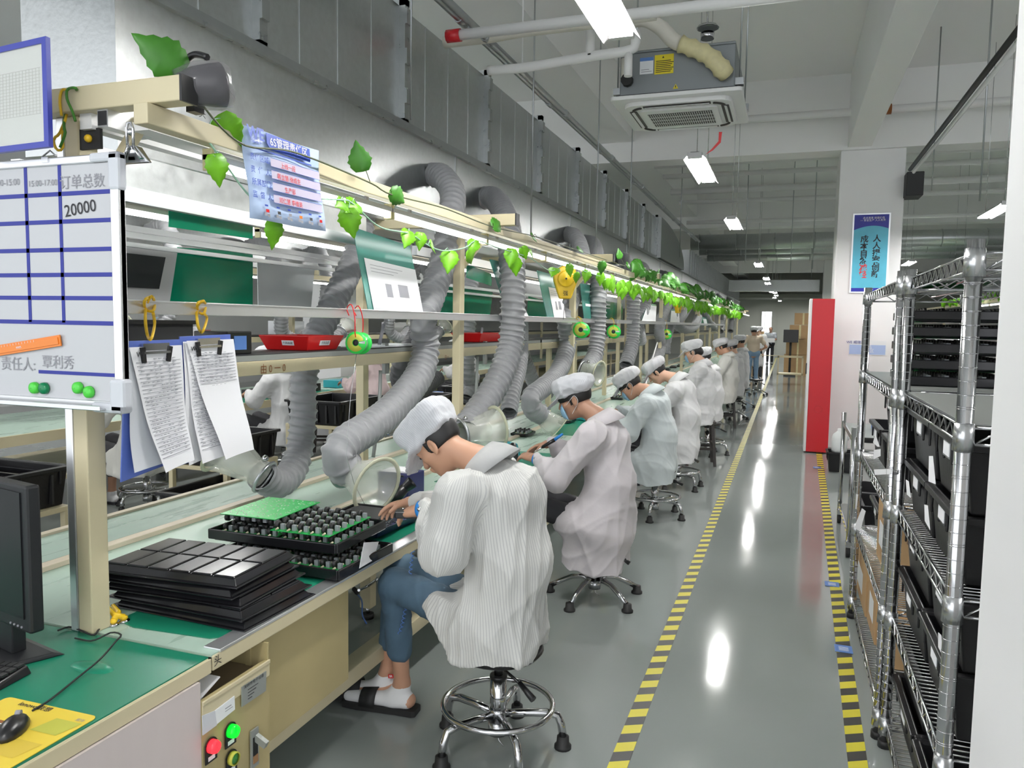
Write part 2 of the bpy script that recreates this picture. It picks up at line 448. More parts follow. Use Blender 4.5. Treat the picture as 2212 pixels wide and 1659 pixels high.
# ================================================================== CEILING LAMPS
def make_lamp(label):
    t = thing('ceiling_lamp', label, 'lamp', (0, 0, 0), 0, 'hanging fluorescent lamps')
    T = MB('lamp_white'); L = .61
    prof = [(-.095, -.045), (-.035, .012), (.035, .012), (.095, -.045)]
    top = [(x, z + .004) for x, z in prof]
    vs = []
    for y in (-L, L): vs += [(x, y, z) for x, z in prof] + [(x, y, z) for x, z in top]
    fs = []
    for i in range(3): fs += [(i, i + 1, 8 + i + 1, 8 + i), (4 + i + 1, 4 + i, 12 + i, 12 + i + 1)]
    fs += [(0, 8, 12, 4), (3, 7, 15, 11)]
    T.add(vs, fs, False); T.build('reflector', t)
    for x in (-.038, .038):
        MB('lamp_tube').cyl((x, -.57, -.018), (x, .57, -.018), .017, 8).build('lamp_tube', t)
    for y in (-.59, .59): MB('lamp_white').bb(-.06, .06, y - .02, y + .02, -.035, .012).build('lamp_holder', t)
    for y in (-.45, .45): MB('steel').cyl((0, y, .012), (0, y, ZC - ZL), .004, 5).build('hanger_rod', t)
    return t
ZL = 3.2
l0 = make_lamp('fluorescent lamp over the aisle at the top edge, two tubes seen end-on')
l0.location = (-.84, 3.30, ZL)
spots = []
for i, (px, py) in enumerate(((1517, 362), (1586, 480), (1641, 573), (1656, 600))):
    p = at_z(px, py, ZL); spots.append((p.x, 18.9 if abs(p.y - 20) < 1.0 else p.y))
lampnames = ['fluorescent lamp hanging just below and behind the ceiling air conditioner', 'fluorescent lamp over the aisle, next one beyond the air conditioner lamp', 'small far lamp in front of the rectangular duct, upper one', 'small far lamp in front of the rectangular duct, lower one']
for (x, y), lb in zip(spots, lampnames): dup(l0, lb, (x, y, ZL))
for i, (px, py, lb) in enumerate(((1674, 631, 'tiny far lamp near the end wall, first of the last row'), (1677, 637, 'tiny far lamp near the end wall, second of the last row'))):
    p = at_z(px, py, ZL); dup(l0, lb, (p.x, p.y, ZL))
p = at_z(2148, 452, ZL); dup(l0, 'fluorescent lamp at the right edge between the column and white pillar', (p.x, p.y, ZL), .0)
p = at_z(1961, 571, ZL); dup(l0, 'fluorescent lamp seen just right of the column above the shelving', (p.x * 18.9 / p.y, 18.9, ZL))
# rows that light the rest of the hall; far ones added to brighten its end
row = 'hall lamp out of the picture, in the rows along the hall'
for x, y in ((-.84, -.8), (3.3, 2.2), (3.3, 6.4), (-5.6, 2.2), (-5.6, 6.4), (-5.6, 10.6), (-5.6, 15), (-9.2, 4), (-9.2, 9), (-9.2, 15), (3.3, 18.4), (-5.6, 25.5), (-.7, 27), (3.3, 27), (-5.6, 33), (-.7, 33.5), (-.7, 40.5), (-6, 41), (-.5, 45.2), (2.5, 45.2)):
    dup(l0, {True: 'fluorescent lamp over the hall left of the line', False: 'fluorescent lamp over the bay right of the column'}[x < -3] if abs(x) > 1 else ('fluorescent lamp above the camera at the head of the aisle' if y < 0 else f'added far fluorescent lamp over the aisle about {int(y)} metres along, beyond the round ducts'), (x, y, ZL))

# ================================================================== PIPES, RODS, CONDUITS
def pipe(mat_, p0, p1, r, name, label, cat='pipe', grp=None, n=10, extra=None):
    b = MB(mat_).cyl(p0, p1, r, n)
    if extra: extra(b)
    return tag(b.build(name), label, cat, grp)
a, b = at_y(1290, 283, 11.6), at_y(2200, 214, 11.6)
def clamps(bm):
    bm.mat('pad_brown')
    c = at_y(1915, 236, 11.6); bm.cyl(c - Vector((.06, 0, 0)), c + Vector((.06, 0, 0)), .07, 10)
pipe('white_paint', (-2.3, 11.6, (a.z + b.z) / 2), (8.9, 11.6, (a.z + b.z) / 2), .055, 'sprinkler_pipe', 'white sprinkler pipe with a red band crossing in front of the column', extra=clamps)
z = at_y(1000, 75, 5.0).z
def stub(bm): bm.mat('red_cabinet'); bm.cyl((-2.3, 5.0, z), (-2.2, 5.0, z), .044, 10)
pipe('white_paint', (-2.2, 5.0, z), (4, 5.0, z), .036, 'sprinkler_pipe', 'thick white pipe with red end behind the nearest ceiling lamp', extra=stub)
path = [at_y(px, py, 5.35) for px, py in ((960, 92), (1010, 86), (1060, 80), (1140, 66), (1290, 48), (1420, 30))]
tag(MB('insulation_white').tube(spline(path, .06), .042, 10).build('insulated_pipe'), 'wrapped insulated pipe running just under the thick white pipe', 'pipe')
b = MB('white_paint'); path = [at_y(px, py, 5.6) for px, py in ((1055, 153), (1140, 145), (1275, 122), (1355, 110), (1372, 98), (1372, 60))]
b.tube(spline(path, .04), .036, 10); q = at_y(1275, 122, 5.6); b.cyl(q, q + Vector((0, 0, .2)), .036, 10); q = at_y(1358, 112, 5.6); b.cyl(q, q - Vector((0, 0, .17)), .03, 10); q = at_y(1128, 146, 5.6); b.cyl(q, (q.x, q.y, ZC), .006, 6)
tag(b.build('drain_pipe'), 'white drain pipe with an upright stub reaching the air conditioner', 'pipe')
for i, (y, pL, pR) in enumerate(((13.6, 357, 341), (14.6, 384, 364), (15.6, 418, 399), (16.8, 440, 426), (18.2, 482, 474))):
    a, b_ = at_y(1400, pL, y), at_y(1800, pR, y); z = (a.z + b_.z) / 2
    pipe('white_paint', (-2.3, y, z), (8.9, y, z), .045 if i != 2 else .06, 'sprinkler_pipe', f'{ORD[i]} white pipe beyond the ceiling beam, counted from the top', grp='pipes beyond the beam')
    rb = MB('zinc_pipe')
for i, dx in enumerate((0, .075)):
    b = MB('zinc_pipe').cyl((-2.22 + dx, -1, 3.83 - dx * .4), (-2.22 + dx, 19.5, 3.83 - dx * .4), .026, 10)
    for k in range(9): b.cyl((-2.22 + dx, .8 + 2.1 * k + dx * 4, 3.83 - dx * .4), (-2.22 + dx, .92 + 2.1 * k + dx * 4, 3.83 - dx * .4), .034, 10)
    tag(b.build('conduit'), ['steel conduit along the ceiling beside the ribbed duct, the higher of two', 'steel conduit along the ceiling beside the ribbed duct, the lower of two'][i], 'conduit', 'twin steel conduits')
rods = [(1147, -2.0, 2.37, 'thin threaded rod hanging down in front of the third duct flange'), (1288, -2.0, 2.36, 'thin threaded rod hanging down just left of the air conditioner'), (886, -2.45, 3.1, 'thin rod hanging beside the nearest flange of the ribbed duct'), (1360, -2.0, 2.36, 'thin threaded rod reaching the line below the first aisle lamp')]
for px, x, z0, lb in rods:
    p = at_x(px, 500, x)
    tag(MB('zinc_pipe').cyl((x, p.y, z0), (x, p.y, ZC), .007, 6).build('threaded_rod'), lb, 'rod', 'rods hanging from the ceiling')
for i, (px, x, y, zlo) in enumerate(((2128, 0, 8.0, 2.9), (2022, 0, 10.5, 3.4), (1622, 0, 14.6, 2.9), (1478, 0, 14.6, 3.0), (1770, 0, 15.0, 2.8), (1722, 0, 16.0, 2.8))):
    p = at_y(px, 250, y)
    tag(MB('zinc_pipe').cyl((p.x, y, zlo), (p.x, y, ZC), .008, 6).build('threaded_rod'), ['thin rod hanging by the white pillar, holding the black cable run', 'thin rod hanging in front of the ceiling beam right of the column', 'thin rod beyond the beam above the second aisle lamp', 'thin rod beyond the beam left of the aisle lamps', 'thin rod beyond the beam just left of the column', 'thin rod beyond the beam second left of the column'][i], 'rod', 'rods hanging from the ceiling')
# black cable run on the right
a, b_ = at_x(2200, 72, 1.25), at_x(1966, 362, 1.25); z = (a.z + b_.z) / 2
bm = MB('black_matte'); bm.tube([(1.25, a.y - 2, z), (1.25, b_.y, z)], .022, 8); bm.mat('white_plastic'); bm.tube([(1.29, a.y - 2, z - .03), (1.29, b_.y, z - .03)], .018, 8)
tag(bm.build('cable_run'), 'black and white cable run slanting from the pillar to the column box', 'cable')
p0, p1 = at_y(1957, 374, 11.9), at_y(1992, 424, 11.9)
tag(MB('black_matte').bb(p0.x, p1.x, 11.8, 12.2, p1.z, p0.z).build('junction_box', bevel=.01), 'black box fixed high on the right edge of the column', 'box')

# ================================================================== AIR CONDITIONER
t = thing('ceiling_air_conditioner', 'grey cassette air conditioner with white grille hanging from the ceiling', 'air conditioner', (-.86, 6.33, 3.41))
pn = MB('ac_white')
def rrect(w, d, r, n=5):
    out = []
    for cx, cy, a in ((w / 2 - r, d / 2 - r, 0), (-w / 2 + r, d / 2 - r, 90), (-w / 2 + r, -d / 2 + r, 180), (w / 2 - r, -d / 2 + r, 270)):
        for k in range(n + 1):
            q = math.radians(a + 90 * k / n); out.append((cx + r * math.cos(q), cy + r * math.sin(q)))
    return out
pn.prism(rrect(.96, .96, .03), .03, Matrix.Translation((0, 0, .02))); pn.prism(rrect(.80, .80, .10), .035, Matrix.Translation((0, 0, -.012)))
pn.build('panel', t, .006)
fr = MB('ac_white').prism(rrect(.58, .56, .04), .016, Matrix.Translation((0, 0, -.028))).build('grille_frame', t, .003)
g = MB('ac_dark').bb(-.245, .245, -.19, .19, -.030, -.0275); g.mat('ac_white')
for k in range(30): g.bb(-.243 + k * .0168, -.2385 + k * .0168, -.19, .19, -.032, -.030)
for y in (-.095, 0, .095): g.bb(-.245, .245, y - .003, y + .003, -.0325, -.030)
g.build('grille', t)
for k in range(4):
    R = Matrix.Rotation(k * PI / 2, 3, 'Z'); s = MB('ac_dark').box(R @ Vector((0, -.345, -.013)), (.50, .055, .006), R).mat('ac_white').box(R @ Vector((0, -.348, -.018)), (.48, .022, .004), R @ Matrix.Rotation(.4, 3, 'X')); s.build('air_slot', t)
    q = R @ Vector((.33, -.33, -.012)); c = MB('ac_dark').tube([R @ Vector((.24 + .105 * math.sin(u), -.24 - .105 * math.cos(u) + 0, -.013)) for u in [k2 * PI / 12 for k2 in range(1, 6)]], .012, 5); c.build('corner_slot', t)
body = MB('ac_grey').bb(-.42, .42, -.42, .42, .06, .37); body.prism([(-.42, -.42), (.42, -.42), (.42, .42), (-.42, .42)], .02, Matrix.Translation((0, 0, .37)))
bo = body.build('housing', t, .008)
MB('black_matte').bb(-.44, .46, -.45, .44, .045, .062).build('gasket', t)
MB('label_white').bb(-.27, -.17, -.4235, -.42, .21, .33).mat('tag_blue').bb(-.27, -.17, -.424, -.4232, .305, .33).mat('print_grey').bb(-.26, -.18, -.4245, -.424, .225, .229).bb(-.26, -.20, -.4245, -.424, .24, .244).build('rating_label', t)
wl = MB('label_yellow').bb(-.16, -.02, -.4235, -.42, .20, .34).mat('print_black')
for k in range(7): wl.bb(-.15, -.04 + .01 * (k % 3), -.4245, -.4235, .214 + k * .013, .219 + k * .013)
wl.prism([(-.105, .315), (-.09, .315), (-.0975, .33)], .001, Matrix(((1, 0, 0, 0), (0, 0, 1, -.4245), (0, 1, 0, 0), (0, 0, 0, 1))))
wl.build('warning_label', t)
MB('label_yellow').prism([(-.02, .085), (.02, .085), (0, .12)], .002, Matrix(((1, 0, 0, 0), (0, 0, 1, -.423), (0, 1, 0, 0), (0, 0, 0, 1)))).mat('print_black').bb(-.003, .003, -.4245, -.423, .093, .108).build('hazard_sticker', t)
for x in (-.45, .45):
    for y in (-.35, .35):
        k = MB('zinc_pipe').cyl((x, y, .1), (x, y, ZC - 3.41), .006, 6); k.bb(x - .03, x + .03, y - .03, y + .03, .09, .14); k.build('hanger_rod', t)
MB('insulation_white').tube([(-.38, -.44, .33), (-.38, -.44, .2), (-.36, -.425, .17)], .03, 8).mat('black_rubber').cyl((-.36, -.47, .17), (-.36, -.41, .17), .045, 10).build('drain_spout', t)
hp = [at_y(px, py, 5.85) for px, py in ((1362, 44), (1395, 42), (1430, 62), (1455, 88), (1490, 102), (1530, 120), (1553, 142), (1572, 160))]
hp = [p - Vector(t.location) for p in hp]; hp[-1].y += .06
sp = spline(hp, .03); b = MB('insulation_white').tube(sp[:len(sp) // 2 + 1], .055, 12).mat('insulation').tube(sp[len(sp) // 2:], [.055 + .012 * (i % 3 == 0) + .014 * i / len(sp) for i in range(len(sp) - len(sp) // 2)], 12)
b.build('refrigerant_pipe', t)
b = MB('red').add([at_y(1553, 285, 6.0) - Vector(t.location), at_y(1560, 285, 6.0) - Vector(t.location), at_y(1557, 308, 6.0) - Vector(t.location), at_y(1540, 325, 6.0) - Vector(t.location), at_y(1524, 334, 6.0) - Vector(t.location), at_y(1537, 322, 6.0) - Vector(t.location), at_y(1552, 305, 6.0) - Vector(t.location)], [(0, 1, 2, 6), (6, 2, 3, 5), (5, 3, 4)])
so = b.build('ribbon', t); md = so.modifiers.new('solid', 'SOLIDIFY'); md.thickness = .002
q = at_y(1528, 85, 6.1)
tag(MB('chrome').cyl(q, q + Vector((0, 0, .05)), .05, 10, .05).lathe([(.001, .0), (.07, -.0), (.085, -.02)], 12, Matrix.Translation(q + Vector((0, 0, .1)))).tube([q + Vector((0, 0, .1)), q + Vector((-.02, 0, .4)), q + Vector((-.03, 0, ZC - q.z))], .006, 5).build('sprinkler'), 'chrome sprinkler head on a rod above the air conditioner', 'sprinkler')

# ================================================================== FLOOR TAPES
def hazard_tape(x0, x1, y0, y1, w, n, name, label, lean=.04):
    b = MB('tape_yellow', 'tape_black')
    for k in range(n):
        a, c = y0 + (y1 - y0) * k / n, y0 + (y1 - y0) * (k + 1) / n
        xa, xc = x0 + (x1 - x0) * k / n, x0 + (x1 - x0) * (k + 1) / n
        b.cur = k % 2; z0, z1 = .0005, .0025
        b.hexa([(xa - w / 2, a, z0), (xa + w / 2, a + lean, z0), (xc + w / 2, c + lean, z0), (xc - w / 2, c, z0)], [(xa - w / 2, a, z1), (xa + w / 2, a + lean, z1), (xc + w / 2, c + lean, z1), (xc - w / 2, c, z1)])
    return tag(b.build(name), label, 'tape')
hazard_tape(-.565, -.565, 1.2, 46, .075, 600, 'hazard_tape', 'yellow and black hazard tape on the floor beside the stools')
hazard_tape(.315, .485, 2.0, 12.0, .075, 134, 'hazard_tape', 'yellow and black hazard tape on the floor beside the shelving')
for i, (px, py, lb) in enumerate(((1822, 1402, 'blue floor tag stuck on the hazard tape by the shelving'), (1797, 1262, 'pale blue floor tag farther along the shelving hazard tape'), (1765, 1010, 'small blue floor tag near the red cabinet foot'))):
    p = at_z(px, py, .003)
    b = MB('tag_blue').bb(-.045, .045, -.05, .05, 0, .002).mat('label_white')
    for k in range(4): b.bb(-.025 + .001, .025, -.025 + k * .014, -.020 + k * .014, .002, .0025)
    o = b.build('floor_tag'); o.location = (p.x, p.y, .003); tag(o, lb, 'floor tag')
# ================================================================== RIGHT SIDE: RACKS, BINS, CABINET
XR = .452
TIERS = (.12, .57, 1.02, 1.49, 1.95)
def wire_rack(name, label, y0, y1, x0, x1, rung=.03):
    t = thing(name, label, 'shelving rack', (x0, y0, 0), 0)
    L, D = y1 - y0, x1 - x0
    for x, y in ((0, 0), (0, L), (D, 0), (D, L)):
        p = MB('chrome').cyl((x, y, .03), (x, y, 1.985), .0215, 18)
        for k in range(int(1.9 / .037)):
            z = .06 + k * .037
            p.tube([(x + .0217 * math.cos(a), y + .0217 * math.sin(a), z) for a in [2 * PI * q / 14 for q in range(14)]], .0012, 4, closed=True)
            if k % 5 == 0: p.tube([(x + .0217 * math.cos(a), y + .0217 * math.sin(a), z + .006) for a in [2 * PI * q / 14 for q in range(14)]], .0012, 4, closed=True)
        po = p.build('post', t)
        MB('black_rubber').cyl((x, y, 0), (x, y, .03), .027, 12).build('foot', po)
    for z in TIERS:
        s = MB('chrome')
        for x in (0, D):
            for dz in (.0, -.045): s.cyl((x, .02, z + dz), (x, L - .02, z + dz), .0045, 6)
            n = int(L / .05); pts = [(x, .03 + (L - .06) * k / n, z - (.003 if k % 2 else .042)) for k in range(n + 1)]
            s.tube(pts, .0035, 5)
        for y in (0, L):
            for dz in (.0, -.045): s.cyl((.02, y, z + dz), (D - .02, y, z + dz), .0045, 6)
            n = int(D / .06); s.tube([(.03 + (D - .06) * k / n, y, z - (.003 if k % 2 else .042)) for k in range(n + 1)], .0035, 5)
        k = .03
        while k < L - .02:
            s.tube([(0, k, z), (D, k, z)], .0028, 4); k += rung
        for x in (D * .33, D * .66): s.cyl((x, 0, z - .02), (x, L, z - .02), .004, 5)
        so = s.build('shelf', t)
        if z > 1.4: MB('plate_grey' if z < 1.6 else 'black_matte').bb(.012, D - .012, .03, L - .03, z + .004, z + .0075).build('shelf_liner', so)
        for x, y in ((0, 0), (0, L), (D, 0), (D, L)):
            MB('steel').tube([(x, y, z - .062), (x, y, z + .012)], [.0275, .0245], 18).bb(x - .003, x + .003, y + .018 if y == 0 else y - .03, y + .03 if y == 0 else y - .018, z - .05, z + .004).build('collar', so)
    return t
wire_rack('wire_rack', 'near chrome wire shelving rack beside the white pillar', 2.32, 3.45, XR, XR + .50)
wire_rack('wire_rack', 'second chrome wire shelving rack, with flattened cardboard on it', 3.52, 4.97, XR - .02, XR + .48)

def make_bin(w=.40, d=.30, h=.20, name='storage_bin', card=True, lab='x'):
    """open stackable tote: long side w across x, end d along y"""
    t = thing(name, lab, 'bin', (0, 0, 0))
    b = MB('bin_black'); e = .022; th = .008
    lo = [(-w / 2 + e, -d / 2 + e), (w / 2 - e, -d / 2 + e), (w / 2 - e, d / 2 - e), (-w / 2 + e, d / 2 - e)]
    hi = [(-w / 2, -d / 2), (w / 2, -d / 2), (w / 2, d / 2), (-w / 2, d / 2)]
    vs = [(x, y, 0) for x, y in lo] + [(x, y, h) for x, y in hi] + [(x * .95, y * .95, h) for x, y in hi] + [(x * .95, y * .95, .012) for x, y in lo]
    fs = [(3, 2, 1, 0)] + [(i, (i + 1) % 4, 4 + (i + 1) % 4, 4 + i) for i in range(4)] + [(4 + i, 4 + (i + 1) % 4, 8 + (i + 1) % 4, 8 + i) for i in range(4)] + [(8 + i, 8 + (i + 1) % 4, 12 + (i + 1) % 4, 12 + i) for i in range(4)] + [(12, 13, 14, 15)]
    b.add(vs, fs, False)
    b.build('body', t, .006)
    r = MB('bin_black')
    for (x0, y0), (x1, y1) in zip(hi, hi[1:] + hi[:1]): r.bar((x0 * 1.03, y0 * 1.03, h - .012), (x1 * 1.03, y1 * 1.03, h - .012), .024, .022)
    for s in (-1, 1):
        for k in range(4): r.bb(s * w / 2 - .004 + (s * .002), s * w / 2 + .004 + (s * .002), -d / 2 + .05 + k * (d - .1) / 3 - .005, -d / 2 + .05 + k * (d - .1) / 3 + .005, h * .55, h - .02)
    r.build('rim', t, .004)
    if card:
        MB('steel').bb(-w / 2 - .008, -w / 2 - .002, -.055, .055, h * .62, h * .88).mat('paper').bb(-w / 2 - .0095, -w / 2 - .008, -.045, .045, h * .65, h * .85).build('label_holder', t)
    return t
RB = 'black totes on the shelving'
b0 = make_bin(.44, .50, .205, lab='open black tote on top of the near rack middle shelf, nearest the pillar')
b0.location = (XR + .25, 2.66, 1.02 + .211); b0['group'] = RB
b1 = dup(b0, 'black tote under the open one on the near rack middle shelf', (XR + .25, 2.68, 1.022))
dup(b0, 'black tote on the near rack middle shelf, upper one farther from the pillar', (XR + .25, 3.19, 1.02 + .211))
dup(b0, 'black tote on the near rack middle shelf, lower one farther from the pillar', (XR + .25, 3.2, 1.022))
dup(b0, 'upper black tote on the near rack second shelf, nearest the pillar', (XR + .25, 2.64, .572 + .212))
dup(b0, 'lower black tote on the near rack second shelf, nearest the pillar', (XR + .25, 2.66, .574))
dup(b0, 'upper black tote on the near rack second shelf, at its far end', (XR + .25, 3.19, .572 + .212))
dup(b0, 'lower black tote on the near rack second shelf, at its far end', (XR + .25, 3.2, .574))
dup(b0, 'black tote on the near rack bottom shelf, nearest the pillar', (XR + .25, 2.64, .124))
dup(b0, 'black tote on the near rack bottom shelf, at its far end', (XR + .25, 3.18, .124))
dup(b0, 'second layer black tote on the near rack bottom shelf, far end', (XR + .25, 3.17, .124 + .212))
dup(b0, 'black tote on the second rack middle shelf with white slips hanging', (XR + .25, 4.0, 1.022))
dup(b0, 'black tote stacked higher on the second rack middle shelf, slip on its rim', (XR + .25, 4.1, 1.022 + .21))
dup(b0, 'black tote at the far end of the second rack middle shelf', (XR + .25, 4.62, 1.022))
# totes stacked on the floor past the second rack
for k in range(4): dup(b0, ['lowest', 'second lowest', 'second highest', 'highest'][k] + ' black tote of the floor stack beyond the second rack', (.80, 5.36 + .02 * (k % 2), .005 + k * .212), group='tote stack on the floor')
# white slips of paper
def slip(name, pts, th, label, mat_='paper', cat='paper', grp=None):
    a = [Vector(p) for p in pts]; n = (a[1] - a[0]).cross(a[3] - a[0]).normalized() * th
    o = MB(mat_).hexa([p - n for p in a], [p + n for p in a]).build(name); return tag(o, label, cat, grp)
def slip_px(name, px, x, label, mat_='paper', cat='paper', grp=None, curl=.0):
    return slip(name, [at_x(*p, x + (curl if i > 1 else 0)) for i, p in enumerate(px)], .0006, label, mat_, cat, grp)
slip_px('paper_slip', [(1891, 938), (1900, 965), (1896, 965), (1886, 956)], XR - .03, 'small white slip on the tote rim in the second rack', grp='paper slips on the rack')
slip_px('paper_slip', [(1888, 972), (1902, 970), (1902, 985), (1887, 992)], XR - .03, 'small white slip below another on the second rack tote', grp='paper slips on the rack')
slip_px('paper_slip', [(1888, 1014), (1926, 1013), (1926, 1024), (1890, 1026)], XR - .04, 'white paper slip lying level over the second rack shelf edge', grp='paper slips on the rack')
slip_px('paper_slip', [(1848, 1068), (1854, 1068), (1850, 1100), (1843, 1097)], XR - .03, 'narrow white slip hanging on the floor stack of totes', grp='paper slips on the rack')
slip_px('paper_slip', [(1862, 1098), (1870, 1104), (1858, 1148), (1845, 1140)], XR - .04, 'curled white slip hanging at the lower shelf of the second rack', grp='paper slips on the rack')
slip_px('paper_slip', [(2007, 985), (2015, 985), (2021, 1046), (2006, 1040)], XR + .0, 'tall white card on the near rack top tote side', grp='paper slips on the rack')
slip_px('paper_slip', [(1997, 1090), (2004, 1092), (2009, 1145), (1998, 1125)], XR + .0, 'white card on the near rack tote below the open one', grp='paper slips on the rack')
slip_px('paper_slip', [(1957, 1036), (1963, 1040), (1967, 1075), (1959, 1068)], XR + .0, 'white card on the near rack tote nearest the middle post', grp='paper slips on the rack')
slip_px('paper_slip', [(2027, 1366), (2033, 1372), (2036, 1415), (2027, 1398)], XR + .0, 'white card on the near rack second shelf tote', grp='paper slips on the rack')
# flattened cardboard
cap_y = 9
for i, (pl_, pr_, pt, zb, dx, lb) in enumerate(((1843, 1872, (1858, 1184), .125, .02, 'leftmost flattened brown carton on the second rack bottom shelf'), (1862, 1893, (1880, 1228), .125, .03, 'second flattened brown carton on the second rack bottom shelf'), (1885, 1904, (1896, 1298), .125, .04, 'third flattened brown carton on the second rack bottom shelf'), (1899, 1913, (1906, 1328), .125, .05, 'rightmost flattened brown carton on the second rack bottom shelf'), (1895, 1916, (1908, 1080), .575, .03, 'flattened brown carton standing one shelf higher on the second rack'))):
    x = XR + dx; yf, yn, zt = at_x(pl_, pt[1] + 70, x).y, at_x(pr_, pt[1] + 70, x).y, at_x(*pt, x).z
    yn = max(yn, 3.58); yf = min(yf, cap_y - .006 if i < 4 else 9); yf = max(yf, yn + .04); cap_y = yn
    o = MB('cardboard').box((0, 0, (zt - zb) / 2), (.40, yf - yn, zt - zb)).mat('cardboard_edge').bb(-.2005, .2005, -.012, -.006, 0, zt - zb + .001).bb(-.2005, .2005, .010, .014, 0, zt - zb + .001)
    ob = o.build('flat_carton', bevel=.006); ob.location = (x + .20, (yf + yn) / 2, zb); ob.rotation_euler = (rnd.uniform(-.02, .0), 0, 0)
    tag(ob, lb, 'cardboard', 'flattened cartons')
    MB('label_white').box((-.2012, 0, (zt - zb) * .45), (.001, (yf - yn) * .5, .12)).build('sticker', ob)
# bagged parts
def bag(c, sc, label):
    b = MB('clear_bag'); b.ball(c, 1, 10, sc); v = []
    for p in b.v: v.append(tuple(Vector(p) + Vector((rnd.uniform(-.008, .008) for _ in range(3)))))
    b.v = v; return tag(b.build('plastic_bag'), label, 'bag')
bag((XR + .2, 3.72, .83), (.12, .13, .06), 'clear plastic bag of parts behind the middle post of the racks')
bag((XR + .12, 4.7, 1.0), (.08, .1, .05), 'small clear bag on the floor stack beside a carton')
# red cabinet, jug, black box
y = 12.0; a, b_ = at_z(1745, 966, 0), at_z(1790, 968, 0)
t = thing('fire_cabinet', 'tall cabinet with a red side standing against the white column', 'cabinet', (.30, 11.4, 0))
MB('red_cabinet').bb(0, .285, 0, .42, .02, 2.14).build('body', t, .006)
MB('white_paint').bb(-.035, 0, .0, .42, .02, 2.14).build('door', t, .006)
MB('black_plastic').bb(-.05, -.035, .05, .07, 1.1, 1.25).build('handle', t)
MB('red_cabinet').tube([(.14 + .05 * math.cos(q), -.002, .62 + .05 * math.sin(q)) for q in [2 * PI * k / 20 for k in range(20)]], .003, 5, closed=True).build('embossed_ring', t)
p = at_z(1792, 1018, 0)
bx = make_bin(.34, .3, .24, 'floor_bin', False, 'short black bin on the floor at the foot of the red cabinet'); bx.location = (p.x + .14, p.y + .1, .003)
jug = MB('jug_white').lathe([(.001, 0), (.085, 0), (.09, .02), (.09, .17), (.075, .215), (.035, .25), (.028, .262), (.028, .285), (.001, .285)], 20)
jug.tube([(.03, 0, .25), (.085, 0, .255), (.11, 0, .22), (.09, 0, .15)], .012, 8)
o = jug.build('plastic_jug'); tag(o, 'white plastic jug with a handle sitting on the short black bin', 'jug'); o.location = (p.x + .10, p.y + .08, .235)
# wheeled tray cart past the second rack
q = at_y(1820, 890, 6.2)
t = thing('wheeled_rack', 'low wheeled chrome rack with a grey top shelf beyond the tote stack', 'rack', (.50, 6.3, 0))
for x, y in ((0, 0), (0, 1.1), (.6, 0), (.6, 1.1)):
    MB('chrome').cyl((x, y, .12), (x, y, 1.0), .018, 12).build('post', t)
    w = MB('steel').bb(x - .02, x + .02, y - .03, y + .03, .08, .12).build('caster', t)
    MB('black_rubber').cyl((x - .015, y, .04), (x + .015, y, .04), .04, 14).build('wheel', w)
for z in (.2, .93):
    MB('chrome').bb(-.01, .61, -.01, 1.11, z - .035, z - .03).bb(-.012, -.004, 0, 1.1, z - .04, z + .0).bb(0, .6, -.012, -.004, z - .04, z).mat('plate_grey').bb(0, .6, 0, 1.1, z - .03, z - .022).build('shelf', t)
dup(b0, 'black tote on the wheeled rack lower shelf, nearer one', (.82, 6.62, .19), group='totes on the wheeled rack'); dup(b0, 'black tote on the wheeled rack lower shelf, farther one', (.82, 7.16, .19), group='totes on the wheeled rack')
tb = MB('tag_blue'); w, d, h = .34, .24, .05
tb.bb(-w / 2, w / 2, -d / 2, d / 2, 0, .006); tb.bb(-w / 2, -w / 2 + .012, -d / 2, d / 2, 0, h); tb.bb(w / 2 - .012, w / 2, -d / 2, d / 2, 0, h); tb.bb(-w / 2, w / 2, -d / 2, -d / 2 + .012, 0, h); tb.bb(-w / 2, w / 2, d / 2 - .012, d / 2, 0, h); tb.mat('jug_white').ball((.02, 0, .03), .05, 8, (1.6, 1, .6))
o = tb.build('parts_tray', bevel=.004); o.location = (.86, 6.95, .912); tag(o, 'bright blue tray with a white bag on the wheeled rack top', 'tray')

